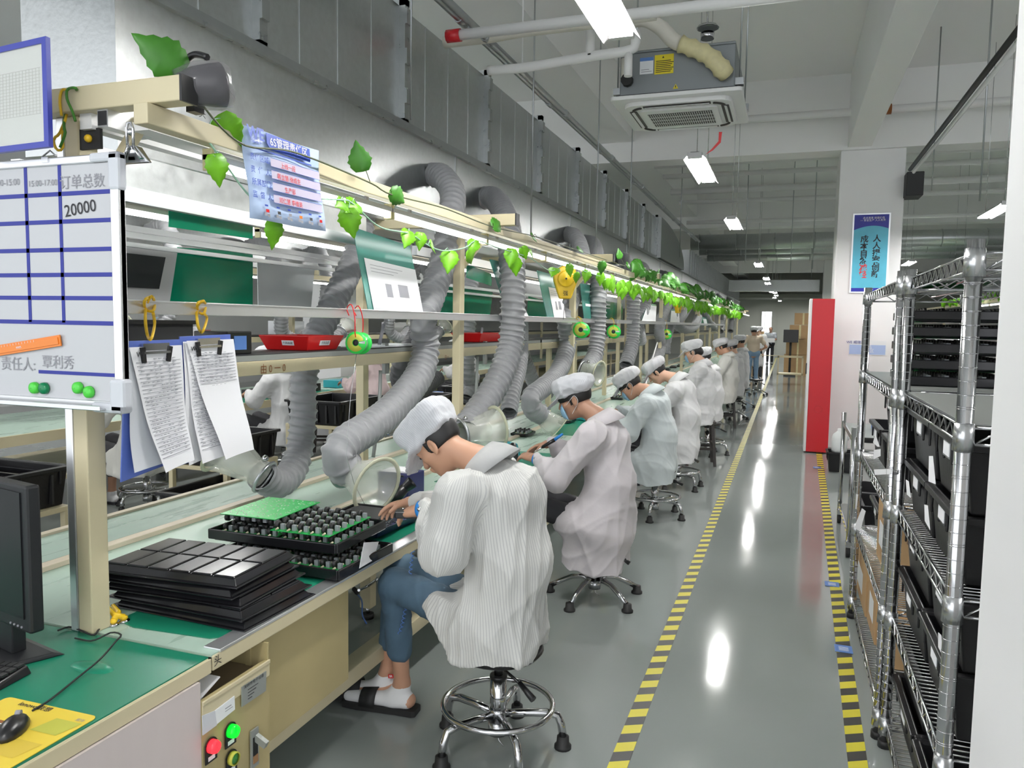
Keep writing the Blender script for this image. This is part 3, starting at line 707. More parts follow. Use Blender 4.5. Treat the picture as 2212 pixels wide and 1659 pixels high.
# circuit board trays on the near rack shelf at eye level
def make_pcb(nx=5, ny=6, w=.26, d=.20, flip=False):
    """one panel of boards carrying chokes, capacitors and pegs; returns (board mesh builder, parts builder)"""
    b = MB('pcb_green').bb(-w / 2, w / 2, -d / 2, d / 2, 0, .003)
    c = MB('choke_black')
    for i in range(nx):
        for j in range(ny):
            x, y = -w / 2 + w * (i + .35) / nx, -d / 2 + d * (j + .5) / ny
            c.mat('choke_black').cyl((x - .007, y, .019), (x + .007, y, .019), .0165, 9)
            c.mat('capacitor_grey').box((x + w / nx * .42, y, .014), (.017, .012, .022))
            c.mat('beige_peg').cyl((x + .004, y - d / ny * .45, .003), (x + .016, y - d / ny * .45, .012), .004, 5)
    return b, c
def make_tray(w, d, h=.045, name='parts_tray', label='x'):
    t = thing(name, label, 'tray', (0, 0, 0)); b = MB('tray_black')
    e = .015
    b.hexa([(-w / 2 + e, -d / 2 + e, 0), (w / 2 - e, -d / 2 + e, 0), (w / 2 - e, d / 2 - e, 0), (-w / 2 + e, d / 2 - e, 0)], [(-w / 2, -d / 2, h * .55), (w / 2, -d / 2, h * .55), (w / 2, d / 2, h * .55), (-w / 2, d / 2, h * .55)])
    b.build('body', t, .006)
    r = MB('tray_black')
    for (x0, y0), (x1, y1) in (((-w / 2, -d / 2), (w / 2, -d / 2)), ((w / 2, -d / 2), (w / 2, d / 2)), ((w / 2, d / 2), (-w / 2, d / 2)), ((-w / 2, d / 2), (-w / 2, -d / 2))): r.bar((x0, y0, h * .6), (x1, y1, h * .6), .012, h * .8)
    r.build('rim', t, .004)
    return t
for k in range(5):
    tr = make_tray(.42, .62, .05, 'board_tray', ['bottom', 'second', 'middle', 'fourth', 'top'][k] + ' black tray of the component stack on the racks eye-level shelf'); tr['group'] = 'component trays on the eye-level shelf'
    tr.location = (XR + .27, 4.1 + .02 * (k % 2), 1.492 + k * .072)
    b, c = make_pcb(5, 8, .36, .56); b.build('board', tr).location.z = .028; co_ = c.build('components', tr); co_.location.z = .028; co_['kind'] = 'stuff'
# notices on the column
YC = 12.05
a, b_ = at_y(1846, 465, YC), at_y(1912, 630, YC)
w, h = b_.x - a.x, a.z - b_.z
t = thing('wall_poster', 'tall blue poster with vertical lettering on the white column', 'poster', ((a.x + b_.x) / 2, YC - .006, (a.z + b_.z) / 2))
MB('aluminium').bb(-w / 2 - .02, w / 2 + .02, -.012, .003, -h / 2 - .02, h / 2 + .02).build('frame', t)
fp = MB('poster_cyan').bb(-w / 2, w / 2, -.015, -.011, -h / 2, h / 2); TP = Matrix(((1, 0, 0, 0), (0, 0, -1, -.016), (0, 1, 0, 0), (0, 0, 0, 1)))
fp.mat('poster_navy'); n = 16
top = [(-w / 2 + w * k / n, h * .30 + .09 * math.sin(PI * (.12 + .7 * k / n)) - .03) for k in range(n + 1)]
fp.prism(top + [(w / 2, h / 2), (-w / 2, h / 2)], .001, TP); fp.prism([(-w / 2, -h / 2), (w / 2, -h / 2), (w / 2, -h / 2 + .05), (-w / 2, -h / 2 + .05)], .001, TP)
for k, ch in enumerate('人人提案创新'): fp.text(ch, TP @ Matrix.Translation((w * .18, h * .185 - k * h * .093, 0)), .105, 'CENTER', .002, 'print_black', .02)
for k, ch in enumerate('成本自然减轻'): fp.text(ch, TP @ Matrix.Translation((-w * .18, h * .18 - k * h * .093, 0)), .105, 'CENTER', .002, 'print_black' if k < 4 else 'poster_red', .02)
fp.text('点点滴滴 创造价值', TP @ Matrix.Translation((w * .06, h * .455, 0)), .034, 'CENTER', .002, 'paper'); fp.text('— 安全生产 人人有责', TP @ Matrix.Translation((w * .04, h * .425, 0)), .034, 'CENTER', .002, 'paper')
fp.build('printed_sheet', t)
a, b_ = at_y(1842, 735, YC), at_y(1905, 768, YC); w, h = b_.x - a.x + .1, a.z - b_.z
t = thing('area_sign', 'pale and blue horizontal sign on the column below the poster', 'sign', ((a.x + b_.x) / 2, YC - .004, (a.z + b_.z) / 2))
s = MB('label_white').bb(-w / 2, w / 2, -.004, .004, -h / 2, h / 2).mat('sign_blue').bb(-w / 2 + .01, w / 2 - .01, -.006, -.004, -h / 2 + .01, h * .2); s.text('WE 威瑞丰', TP @ Matrix.Translation((-w * .32, h * .36, .0)), .05, 'CENTER', -.008, 'ink_blue'); s.text('产品', TP @ Matrix.Translation((0, h * .05, 0)), .06, 'CENTER', -.009, 'paper'); s.text('放置区', TP @ Matrix.Translation((0, -h * .22, 0)), .06, 'CENTER', -.009, 'paper')
s.build('printed_plate', t)
# ================================================================== ASSEMBLY LINE
TZ, XE = .75, -1.57
line = thing('assembly_line', 'long cream production line bench with green belt tops and overhead frame', 'workbench', (-2.4, 1.78, 0))
def part(mb, name, par=None, bevel=0.0):
    return shift(mb, line).build(name, par or line, bevel)
YN, YF = 1.79, 44
part(MB('belt_green').bb(-3.2, XE - .005, YN, YF, TZ - .03, TZ), 'belt_top')
part(MB('cream').bb(XE - .05, XE, YN, YF, TZ - .05, TZ - .004), 'side_rail', bevel=.004)
part(MB('cream').bb(-3.22, -3.17, YN, YF, TZ - .085, TZ - .002), 'side_rail', bevel=.004)
part(MB('aluminium').bb(XE - .062, XE + .002, YN + .03, YF, TZ - .004, TZ + .006), 'edge_strip', bevel=.002)
part(MB('wood_rail').bb(-2.745, -2.69, YN, YF, TZ, TZ + .022).mat('black_rubber').bb(-2.752, -2.747, YN, YF, TZ, TZ + .02), 'guide_rail', bevel=.003)
part(MB('wood_rail').bb(-2.215, -2.175, 2.95, YF, TZ, TZ + .02), 'guide_rail', bevel=.003)
part(MB('wood_rail').bb(-3.17, -3.13, YN, YF, TZ, TZ + .012), 'guide_rail')
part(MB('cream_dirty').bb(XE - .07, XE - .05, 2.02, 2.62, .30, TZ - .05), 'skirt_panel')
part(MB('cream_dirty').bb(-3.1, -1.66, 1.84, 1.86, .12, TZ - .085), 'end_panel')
part(MB('cream').bb(-1.75, -1.66, 2.0, 5.8, .22, .29), 'stretcher', bevel=.004)
part(MB('cream').bb(-3.1, -3.04, 2.0, 42, .22, .28), 'stretcher', bevel=.004)
lf = at_z(795, 1335, 0)
k = 0
for y in (lf.y, lf.y + 2.3, lf.y + 4.6, lf.y + 6.9, lf.y + 9.2, lf.y + 11.5, lf.y + 15, lf.y + 20):
    for x in (lf.x, -3.02):
        lg = part(MB('cream').bb(x - .035, x + .035, y - .035, y + .035, .07, TZ - .05), 'leg', bevel=.004)
        part(MB('black_rubber').cyl((x, y, 0), (x, y, .03), .035, 12).mat('steel').cyl((x, y, .03), (x, y, .07), .012, 8), 'foot', lg).parent = lg
    part(MB('cream').bb(-3.02, lf.x, y - .02, y + .02, .36, .42), 'cross_bar', bevel=.003)
PY = [1.80, 4.66, 7.50, 10.3, 13.2, 16.1, 19.0, 22.0, 25, 28, 31, 34]
AY = [1.76, 4.52, 7.31, 10.15, 13.0, 15.9, 18.8, 21.8, 24.8, 27.8, 30.8, 33.8]
for i, (y, ya) in enumerate(zip(PY, AY)):
    pb = MB('cream').bb(-2.075, -2.02, y - .03, y + .04, TZ, 2.345)
    if i == 0: pb.mat('aluminium').bb(-2.11, -2.078, y - .03, y + .03, TZ, 2.345)
    part(pb, 'post', bevel=.004)
    part(MB('cream').bb(-2.80, -2.74, y - .03, y + .04, TZ, 2.345), 'post', bevel=.004)
    ar = part(MB('cream').bb(-2.95, -1.60, ya - .03, ya + .03, 2.345, 2.415), 'arm', bevel=.004)
    part(MB('black_plastic').bb(-1.60, -1.592, ya - .031, ya + .031, 2.344, 2.416), 'end_cap', ar).parent = ar
    part(MB('cream').bar((-2.05, y + .05, 2.1), (-1.85, y + .05, 2.34), .03, .03), 'brace')
for a, b in zip(AY, AY[1:]):
    part(MB('cream').bb(-1.745, -1.695, a - .05 if a < 2 else a + .02, b + .02, 2.285, 2.343), 'overhead_beam', bevel=.003)
    part(MB('white_paint').bb(-1.90, -1.80, a + .06, b + .02, 2.30, 2.325), 'lamp_channel')
    part(MB('white_paint').bb(-2.0, -1.955, a + .0, b + .02, 2.30, 2.345), 'lamp_channel')
    part(MB('aluminium').bb(-2.34, -2.30, a + .04, b - .03, 2.18, 2.24), 'rail')
# aluminium paper rail at eye height, and the shelf behind it
for a, b in ((1.72, 5.55), (5.6, 9.2), (9.25, 13.0), (13.1, 17.0), (17.1, 21), (21.1, 26)):
    part(MB('aluminium').bb(-1.985, -1.945, a, b, 1.758, 1.800).bb(-1.99, -1.94, a, b, 1.796, 1.803), 'paper_rail', bevel=.002)
for a, b in ((1.9, 6.95), (7.0, 9.9), (10.1, 13.6), (13.8, 17.6), (17.8, 24), (24.2, 34)):
    part(MB('cream').bb(-2.25, -2.20, a, b, 1.500, 1.562), 'shelf_beam', bevel=.003)
    part(MB('cream').bb(-2.52, -2.47, a, b, 1.500, 1.562), 'shelf_beam', bevel=.003)
    part(MB('black_matte').bb(-2.53, -2.205, a, b, 1.563, 1.592).mat('plate_grey').bb(-2.205, -2.203, a, b, 1.563, 1.588), 'shelf_top', bevel=.002)
for y in (7.9, 10.6, 13.4):
    part(MB('cream').bb(-2.43, -2.38, y - .03, y + .03, TZ, 1.5), 'shelf_post', bevel=.003)
for (px, py, body, sz) in ((590, 797, '由 0 一 0', .048), (965, 772, '由一', .036)):
    p = at_x(px, py, -2.1985); mk = MB('pad_brown'); mk.text(body, frame(p, (0, 1, 0), (0, 0, 1)), sz, 'CENTER', .001); part(mk, 'marking')
for (p, u, body, sz) in ((at_x(428, 243, -1.692), (0, 1, 0), '一头', .032), (at_x(470, 1427, XE + .002), (0, 1, 0), '头', .035)):
    mk = MB('print_black').text(body, frame(p, u, (0, 0, 1)), sz, 'CENTER', .001); part(mk, 'marking')
mk = MB('aluminium').bb(-2.08, -1.72, 1.80, 1.83, 2.2, 2.3); 

# back half of the line: rails and boards towards the far side workers
part(MB('aluminium').bb(-2.80, -2.77, 2.3, 5.2, 2.10, 2.125).bb(-2.80, -2.77, 2.3, 5.2, 2.13, 2.155).bb(-2.80, -2.77, 2.3, 5.2, 2.06, 2.08), 'back_rail')
part(MB('aluminium').bb(-2.80, -2.77, 5.4, 12.5, 2.05, 2.075).bb(-2.80, -2.77, 5.4, 12.5, 2.00, 2.02), 'back_rail')
part(MB('aluminium').bb(-2.80, -2.77, 2.0, 12, 1.78, 1.81), 'back_rail')
part(MB('cream').bb(-2.98, -2.93, 1.9, 34, 2.285, 2.343), 'overhead_beam', bevel=.003)

def board_px(name, pts, x, mat_, label, cat='board', th=.004, dx=0.0, grp=None, rim=None):
    """flat board facing the aisle, corner pixels clockwise from top left, top edge on plane x, bottom edge on x+dx"""
    P = [at_x(*p, x + (dx if i > 1 else 0)) for i, p in enumerate(pts)]
    n = (P[1] - P[0]).cross(P[3] - P[0]).normalized() * -th
    b = MB(mat_).hexa([p - n * 0 for p in P], [p - n for p in P])
    c = (P[0] + P[1] + P[2] + P[3]) / 4
    b.v = [tuple(Vector(v) - c) for v in b.v]
    o = b.build(name); o.location = c; tag(o, label, cat, grp); return o, [p - c for p in P]
def on_board(P, u, v):
    """point on the quad P (tl,tr,br,bl)"""
    return P[0].lerp(P[1], u).lerp(P[3].lerp(P[2], u), v)
def sheet_on(o, P, u0, u1, v0, v1, mat_, name, off=.003, th=.0008):
    q = [on_board(P, u, v) for u, v in ((u0, v0), (u1, v0), (u1, v1), (u0, v1))]
    n = (P[3] - P[0]).cross(P[1] - P[0]).normalized()
    if n.x < 0: n = -n
    b = MB(mat_).hexa([p + n * off for p in q], [p + n * (off + th) for p in q]); return b, q, n
# back boards
board_px('display_board', [(262, 528), (384, 541), (366, 658), (262, 642)], -2.82, 'lamp_white', 'white panel with a black square behind the clipboards rail', 'panel')[0]
o, P = board_px('screen_panel', [(268, 546), (358, 556), (344, 624), (268, 620)], -2.80, 'screen_black', 'black square sheet on the white panel behind the rail', 'panel')
board_px('plastic_board', [(384, 534), (546, 546), (546, 660), (365, 654)], -2.83, 'acrylic_green', 'big glossy green board between the white panel and grey film', 'board', grp='green boards on the far side')
board_px('plastic_board', [(365, 448), (546, 478), (546, 516), (365, 490)], -2.87, 'acrylic_green', 'upper strip of green board above the double rail', 'board', grp='green boards on the far side')
board_px('film_sheet', [(556, 558), (680, 578), (672, 664), (558, 660)], -2.83, 'acrylic_grey', 'grey translucent film board right of the big green board', 'board')
o, P = board_px('plastic_board', [(957, 612), (1065, 626), (1058, 688), (945, 680)], -2.83, 'acrylic_green', 'glossy green board just behind the second post', 'board', grp='green boards on the far side')
board_px('plastic_board', [(1008, 570), (1062, 592), (1062, 618), (1008, 600)], -2.87, 'acrylic_green', 'small upper green strip right of the second post', 'board', grp='green boards on the far side')
board_px('plastic_board', [(1142, 640), (1180, 650), (1180, 692), (1138, 690)], -2.83, 'acrylic_green', 'green board between the second and third instruction boards', 'board', grp='green boards on the far side')
board_px('plastic_board', [(1305, 650), (1345, 656), (1345, 690), (1308, 690)], -2.83, 'acrylic_green', 'green board left of the third post, farthest of the green ones', 'board', grp='green boards on the far side')

# instruction boards leaning on the paper rail
def sop(pts, label, sheet=(.06, .94, .36, .98), blocks=True, dx=.0):
    o, P = board_px('instruction_board', pts, -2.03, 'acrylic_teal', label, 'board', .004, .05, 'instruction boards on the paper rail')
    b, q, n = sheet_on(o, P, *sheet, 'paper', 'sheet')
    sh = b.build('sheet', o)
    if blocks:
        pb = MB('print_grey')
        u0, u1, v0, v1 = sheet
        for (a, c, d, e) in ((.30, .42, .42, .68), (.55, .75, .40, .66)):
            qq = [on_board(P, u0 + (u1 - u0) * u, v0 + (v1 - v0) * v) for u, v in ((a, d), (c, d), (c, e), (a, e))]
            pb.hexa([p + n * .0042 for p in qq], [p + n * .0045 for p in qq])
        for k in range(3):
            qq = [on_board(P, u0 + (u1 - u0) * u, v0 + (v1 - v0) * v) for u, v in ((.08, .10 + k * .06), (.7 - .1 * k, .10 + k * .06), (.7 - .1 * k, .108 + k * .06), (.08, .108 + k * .06))]
            pb.hexa([p + n * .0042 for p in qq], [p + n * .0045 for p in qq])
        pb.build('printing', sh)
    return o
sop([(762, 490), (886, 532), (914, 680), (797, 676)], 'teal instruction board with white sheet, nearest on the paper rail', (.08, 1.0, .34, 1.0))
sop([(1058, 560), (1086, 566), (1143, 688), (1098, 686)], 'teal instruction board half hidden behind the upright hose', (.55, 1.0, .1, 1.0), False)
sop([(1160, 584), (1208, 597), (1222, 692), (1183, 690)], 'teal instruction board behind the nearer yellow tool balancer', (.35, 1.0, .30, 1.0))
sop([(1253, 612), (1277, 616), (1278, 692), (1262, 690)], 'teal wavy plastic board just right of the nearer yellow balancer', (.3, .9, .55, .62), False)
sop([(1400, 655), (1418, 658), (1416, 695), (1385, 695)], 'white sheets on a small board past the third post', (.0, 1.0, .1, 1.0), False)
sop([(1450, 668), (1466, 670), (1468, 697), (1447, 697)], 'small pale sheet board near the far looped hose', (.0, 1.0, .1, 1.0), False)
sop([(1510, 684), (1528, 686), (1532, 704), (1514, 704)], 'small teal board far along the line under the ivy', (.4, .8, .2, 1.0), False)

# LED strips under the front beam
def make_strip(label):
    t = thing('lamp_strip', label, 'lamp', (0, 0, 0), 0, 'white light strips over the bench')
    MB('lamp_white').bb(-.022, .022, 0, 1.2, .012, .034).build('housing', t, .003)
    MB('strip_tube').bb(-.017, .017, .01, 1.19, -.012, .012).build('diffuser', t, .006)
    for y in (0.0, 1.19): MB('insulation').bb(-.02, .02, y, y + .012, -.02, .05).build('end_cap', t, .003)
    for y in (.2, 1.0): MB('lamp_white').bb(-.006, .006, y - .01, y + .01, .03, .055).build('clip', t)
    return t
st = make_strip('light strip nearest the whiteboard, running behind the blue and white sign')
st.location = (-1.79, 2.05, 2.245)
for k in range(1, 30):
    lb = f'{ORD[k] if k < 16 else "far"} light strip along the bench, counted from the whiteboard end' if k < 16 else 'far light strip near the end of the bench'
    dup(st, lb, (-1.79, 2.05 + 1.215 * k, 2.245))
b0s = dup(st, 'light strip on the far side of the line behind the whiteboard corner', (-3.0, 2.35, 2.25), group='light strips on the far side')
for k in range(1, 8): dup(st, f'{ORD[k]} light strip on the far side of the line, from the whiteboard end', (-3.0, 2.35 + 1.5 * k, 2.25), group='light strips on the far side')

# 6S sign hung from the front beam
P = [at_x(526, 270, -1.685), at_x(690, 332, -1.685), at_x(703, 500, -1.66), at_x(540, 471, -1.66)]
t = thing('hanging_sign', 'pale blue and white responsibility sign hanging from the front beam', 'sign', tuple(sum(P, Vector()) / 4))
c = Vector(t.location); P = [p - c for p in P]
w, h = (P[1] - P[0]).length, (P[3] - P[0]).length
T = frame(P[3], P[2] - P[3], P[0] - P[3])
def curl(v):
    return v
s = MB('sign_pale').add([T @ Vector((w * i / 8, h * j / 6, .006 * math.sin(i * .9 + j))) for j in range(7) for i in range(9)], [(j * 9 + i, j * 9 + i + 1, j * 9 + i + 10, j * 9 + i + 9) for j in range(6) for i in range(8)], True)
so = s.build('sheet', t); md = so.modifiers.new('solid', 'SOLIDIFY'); md.thickness = .0015
pr = MB('sign_ink'); z = .011
def rect(m, x0, x1, y0, y1, zz=z): pr.mat(m).add([T @ Vector((x0 * w, y0 * h, zz)), T @ Vector((x1 * w, y0 * h, zz)), T @ Vector((x1 * w, y1 * h, zz)), T @ Vector((x0 * w, y1 * h, zz))], [(0, 1, 2, 3)], False)
def txt(sx, m, x, y, size, al='CENTER', zz=z + .002, bold=0.01): pr.text(sx, T @ Matrix.Translation((x * w, y * h, 0)), size, al, zz, m, bold)
pr.mat('sign_ink').prism([(x * w, y * h) for x, y in ((.27, .84), (.30, .805), (.82, .805), (.83, .83), (.83, .965), (.25, .985), (.25, .87))], .001, T @ Matrix.Translation((0, 0, z)))
txt('6S管理责任区', 'paper', .54, .895, w * .085); txt('WE', 'sign_ink', .12, .93, w * .13, bold=.03); txt('威瑞丰', 'sign_ink', .12, .85, w * .045)
rect('sign_ink', .02, .84, .765, .78)
for i, (sx, hand) in enumerate((('责任区域:', '上线一段'), ('责  任  人:', '蒋立慧 徐成生'), ('所属部门:', '生产部'), ('监  督  人:', '邓仁慧 李维美'))):
    y = .665 - i * .135
    txt(sx, 'sign_ink', .145, y, w * .057); rect('sign_mauve', .28, .95, y - .045, y + .05); txt(hand, 'poster_red', .5, y - .01, w * .05, bold=0)
    for q in (-.047, .05): rect('sign_ink', .28, .95, y + q, y + q + .004, z + .001)
for i in range(6):
    x = .18 + i * .145; rect('sign_ink', x - .02, x + .02, .155, .175)
    rect(['red', 'print_black', 'print_grey', 'orange', 'print_black', 'red'][i], x - .01, x + .03, .09, .125); rect('print_grey', x - .03, x + .0, .05, .085); rect('print_grey', x + .005, x + .035, .04, .075)
pr.build('printing', t)
for px, py in ((536, 268), (680, 325)):
    pass

# whiteboard at the head of the line
YW = 1.66
t = thing('whiteboard', 'whiteboard with a blue taped grid hanging at the head of the line', 'whiteboard', (-2.19, YW, 1.49))
X0, X1, Z0, Z1 = -2.64, -1.74, 1.50, 2.185
def S(mb): return shift(mb, t)
S(MB('whiteboard').bb(X0, X1, YW - .006, YW + .008, Z0, Z1)).build('panel', t)
fr = MB('aluminium')
fr.bb(X0, X1 - .03, YW - .014, YW + .012, Z1 - .012, Z1 + .01).bb(X0, X1 - .04, YW - .016, YW + .012, Z0 - .012, Z0 + .010).bb(X1 - .03, X1, YW - .014, YW + .012, Z0, Z1 - .06)
S(fr).build('frame', t, .003)
S(MB('steel').bb(X0, X1 - .05, YW - .045, YW - .014, Z0 - .014, Z0 - .008).bb(X0, X1 - .05, YW - .047, YW - .043, Z0 - .014, Z0 - .0)).build('pen_ledge', t, .002)
S(MB('paper_grey').bb(X1 - .034, X1 + .006, YW - .018, YW + .014, Z1 - .09, Z1 + .014).bb(X1 - .10, X1 + .006, YW - .018, YW + .014, Z1 - .012, Z1 + .014)).build('corner_cap', t, .008)
S(MB('paper_grey').bb(X1 - .040, X1 + .012, YW - .026, YW + .014, Z0 - .022, Z0 + .075).bb(X1 - .11, X1 + .012, YW - .026, YW + .014, Z0 - .022, Z0 + .008)).build('corner_cap', t, .010)
gr = MB('ink_blue'); yb = YW - .0072
vx = [at_y(62, 450, YW).x, at_y(135, 450, YW).x]
hz = [at_y(150, p, YW).z for p in (419, 479, 540, 594, 644, 697)]
for x in vx: gr.bb(x - .006, x + .006, yb, yb + .002, hz[-1], hz[0] + .085)
for z in hz: gr.bb(X0, X1 - .035, yb, yb + .002, z - .006, z + .006)
z = at_y(160, 806, YW).z; gr.bb(at_y(88, 800, YW).x, X1 - .035, yb, yb + .002, z - .005, z + .005)
S(gr).build('grid_tape', t)
TW = lambda px, py: Matrix(((1, 0, 0, at_y(px, py, YW).x), (0, 0, -1, yb - .0005), (0, 1, 0, at_y(px, py, YW).z), (0, 0, 0, 1)))
for sx, px, py, sz in (('3:00-15:00', 18, 396, .026), ('15:00-17:00', 97, 397, .024), ('订单总数', 182, 395, .042), ('责任人:', 44, 788, .044), ('覃利秀', 130, 784, .042)): S(MB('print_grey').text(sx, TW(px, py), sz, 'CENTER', .0004)).build('handwriting', t)
S(MB('print_black').text('20000', TW(178, 452) @ Matrix.Rotation(.12, 4, 'Z'), .048, 'CENTER', .0004)).build('handwriting', t)

S(MB('steel').bb(at_y(108, 345, YW).x - .012, at_y(108, 345, YW).x + .012, YW - .018, YW + .014, Z1 - .004, Z1 + .012).tube([at_y(92, 338, YW), at_y(108, 325, YW), at_y(122, 338, YW)], .0025, 5)).build('hanger', t)
for i, (px, py, m, lb) in enumerate(((72, 838, 'green_light', 'light green round magnet, leftmost on the whiteboard'), (93, 839, 'green_dark', 'dark green round magnet on the whiteboard bottom'), (166, 838, 'green_light', 'light green magnet, upper of the pair at the whiteboard right'), (190, 847, 'green_light', 'light green magnet, lower of the pair at the whiteboard right'))):
    p = at_y(px, py, YW - .016)
    o = MB(m).lathe([(.001, .012), (.011, .011), (.0165, .007), (.0175, 0), (.0175, -.004), (.001, -.004)], 20, Matrix(((1, 0, 0, 0), (0, 0, -1, 0), (0, 1, 0, 0), (0, 0, 0, 1)))).build('round_magnet')
    o.location = (p.x, YW - .0112 - .001, p.z); tag(o, lb, 'magnet', 'whiteboard magnets')
p0, p1 = at_y(-60, 768, YW), at_y(140, 735, YW)
rl = MB('orange').bar((0, 0, 0), (p1.x - p0.x, 0, p1.z - p0.z), .004, .032, (0, 1, 0)); rl.mat('paper')
o = MB('orange'); d = (p1 - p0); R = Matrix.Rotation(-math.atan2(d.z, d.x), 3, 'Y')
o.box((0, 0, 0), (d.length, .004, .032), R).box(R @ Vector((0, -.003, 0)), (d.length - .012, .003, .02), R); o.mat('paper')
for k in range(24): o.box(R @ Vector((-d.length / 2 + .01 + k * .012, -.0048, .010)), (.001, .0006, .006), R)
o.text('mm', Matrix.Translation((0.03, -.0052, .004)) @ R.to_4x4() @ Matrix.Rotation(PI / 2, 4, 'X'), .014)
o = o.build('ruler', bevel=.0015); o.location = ((p0.x + p1.x) / 2, YW - .0135, (p0.z + p1.z) / 2); tag(o, 'orange plastic ruler stuck across the lower whiteboard', 'ruler')
# blue framed notice above it
YB = 1.60
c = [at_y(*p, YB) for p in ((-60, 118), (104, 80), (111, 318), (-60, 338))]
t = thing('framed_notice', 'blue framed printed form at the top left, above the whiteboard', 'notice', tuple(sum(c, Vector()) / 4)); cc = Vector(t.location)
P = [p - cc for p in c]; w = (P[1] - P[0]).length
def inq(k): return [on_board(P, u, v) for u, v in ((k, k), (1 - k, k), (1 - k, 1 - k), (k, 1 - k))]
f = MB('board_blue'); q = inq(0); q2 = inq(.055)
for i in range(4):
    j = (i + 1) % 4; f.hexa([q[i] + Vector((0, .006, 0)), q[j] + Vector((0, .006, 0)), q2[j] + Vector((0, .006, 0)), q2[i] + Vector((0, .006, 0))], [q[i] + Vector((0, -.008, 0)), q[j] + Vector((0, -.008, 0)), q2[j] + Vector((0, -.008, 0)), q2[i] + Vector((0, -.008, 0))])
f.build('frame', t)
MB('paper_grey').hexa([p + Vector((0, .004, 0)) for p in q2], [p + Vector((0, -.002, 0)) for p in q2]).build('sheet', t)
ln = MB('print_grey')
for k in range(15):
    a, b = on_board(P, .08, .26 + k * .03), on_board(P, .9, .26 + k * .03); ln.bar(a + Vector((0, -.003, 0)), b + Vector((0, -.003, 0)), .0008, .0014, (0, 1, 0))
for k in range(14):
    a, b = on_board(P, .34 + k * .042, .26), on_board(P, .34 + k * .042, .68); ln.bar(a + Vector((0, -.003, 0)), b + Vector((0, -.003, 0)), .0008, .001, (0, 1, 0))
ln.build('printed_table', t)
md_ = MB('clear_plastic').hexa([p + Vector((0, -.004, 0)) for p in q2], [p + Vector((0, -.006, 0)) for p in q2]); md_.build('clear_cover', t)
# twisted wire ties holding things on the arm
def tie(name, path, m, label, r=.004, grp=None, cat='tie'):
    return tag(MB(m).tube(spline(path, .012), r, 6).build(name), label, cat, grp)
ya = 1.725
tie('wire_tie', [at_y(px, py, ya) for px, py in ((133, 250), (129, 220), (133, 196), (143, 194))] + [at_y(150, 215, ya + .08)] + [at_y(px, py, ya) for px, py in ((140, 262), (134, 275), (128, 290), (116, 300), (119, 318), (128, 326), (136, 318), (135, 300), (136, 275))], 'yellow_tie', 'yellow twisted wire tie holding the whiteboard on the cross arm')
tie('wire_tie', [at_y(px, py, ya - .006) for px, py in ((163, 262), (156, 240), (145, 215), (144, 196), (152, 190), (166, 192))] + [at_y(150, 210, ya + .08)] + [at_y(px, py, ya - .006) for px, py in ((138, 268), (141, 285), (137, 300), (128, 322))], 'leaf_dark', 'green twisted wire tie beside the yellow one on the cross arm')
# bulldog clip on the lamp channel
p = at_y(292, 310, 1.70)
t = thing('bulldog_clip', 'large chrome bulldog clip hanging under the cross arm', 'clip', tuple(p))
c = MB('chrome'); c.hexa([(-.055, -.006, -.055), (.055, -.006, -.055), (.055, .006, -.055), (-.055, .006, -.055)], [(-.012, -.014, -.008), (.012, -.014, -.008), (.012, .014, -.008), (-.012, .014, -.008)]); c.build('jaw', t, .003)
MB('chrome').tube([(-.010, -.016, -.02), (-.012, -.018, .035), (-.006, -.018, .052), (.006, -.018, .052), (.012, -.018, .035), (.010, -.016, -.02)], .004, 6).ball((0, -.014, .028), .010, 8).build('lever', t)
MB('chrome').tube([(-.03, -.012, -.045), (-.008, -.018, -.01)], .004, 6).tube([(.03, -.012, -.045), (.008, -.018, -.01)], .004, 6).build('rib', t)
part(MB('galvanised').bb(-2.30, -2.29, 1.95, 3.9, 2.17, 2.34), 'back_sheet')
part(MB('aluminium').bb(-2.135, -2.105, 1.80, 3.9, 2.135, 2.185), 'rail')
part(MB('black_matte').bb(-2.02, -1.94, 1.775, 1.785, 2.245, 2.305).mat('yellow_tie').ball((-1.98, 1.77, 2.275), .012, 6), 'socket_plate')
part(MB('aluminium').bb(-1.91, -1.87, 1.74, 1.90, 2.295, 2.345).mat('black_matte').bb(-1.906, -1.874, 1.738, 1.741, 2.30, 2.34), 'box_section')
# bagged smoke alarm / wrapped spotlight on the arm end
p = at_y(442, 185, 1.84)
t = thing('wrapped_lamp', 'black round lamp wrapped in clear plastic on the cross arm end', 'lamp', tuple(p))
hb = MB('black_plastic').lathe([(.001, -.075), (.035, -.07), (.052, -.03), (.06, .02), (.062, .05), (.055, .055), (.001, .05)], 20, Matrix.Rotation(.9, 4, 'Z') @ Matrix.Rotation(PI / 2 - .2, 4, 'Y'))
hb.build('housing', t)
MB('black_plastic').tube(spline([(-.07, 0, .0), (-.085, 0, .05), (-.04, .0, .09), (.02, 0, .075)], .01), .010, 6).bb(-.05, -.02, -.02, .02, -.075, -.03).build('bracket', t)
bg = MB('clear_bag').lathe([(.001, -.08), (.045, -.075), (.066, -.02), (.07, .04), (.062, .065), (.001, .06)], 18, Matrix.Rotation(.9, 4, 'Z') @ Matrix.Rotation(PI / 2 - .2, 4, 'Y'))
bg.v = [tuple(Vector(v) * (1 + rnd.uniform(-.05, .05))) for v in bg.v]; bg.build('plastic_wrap', t)

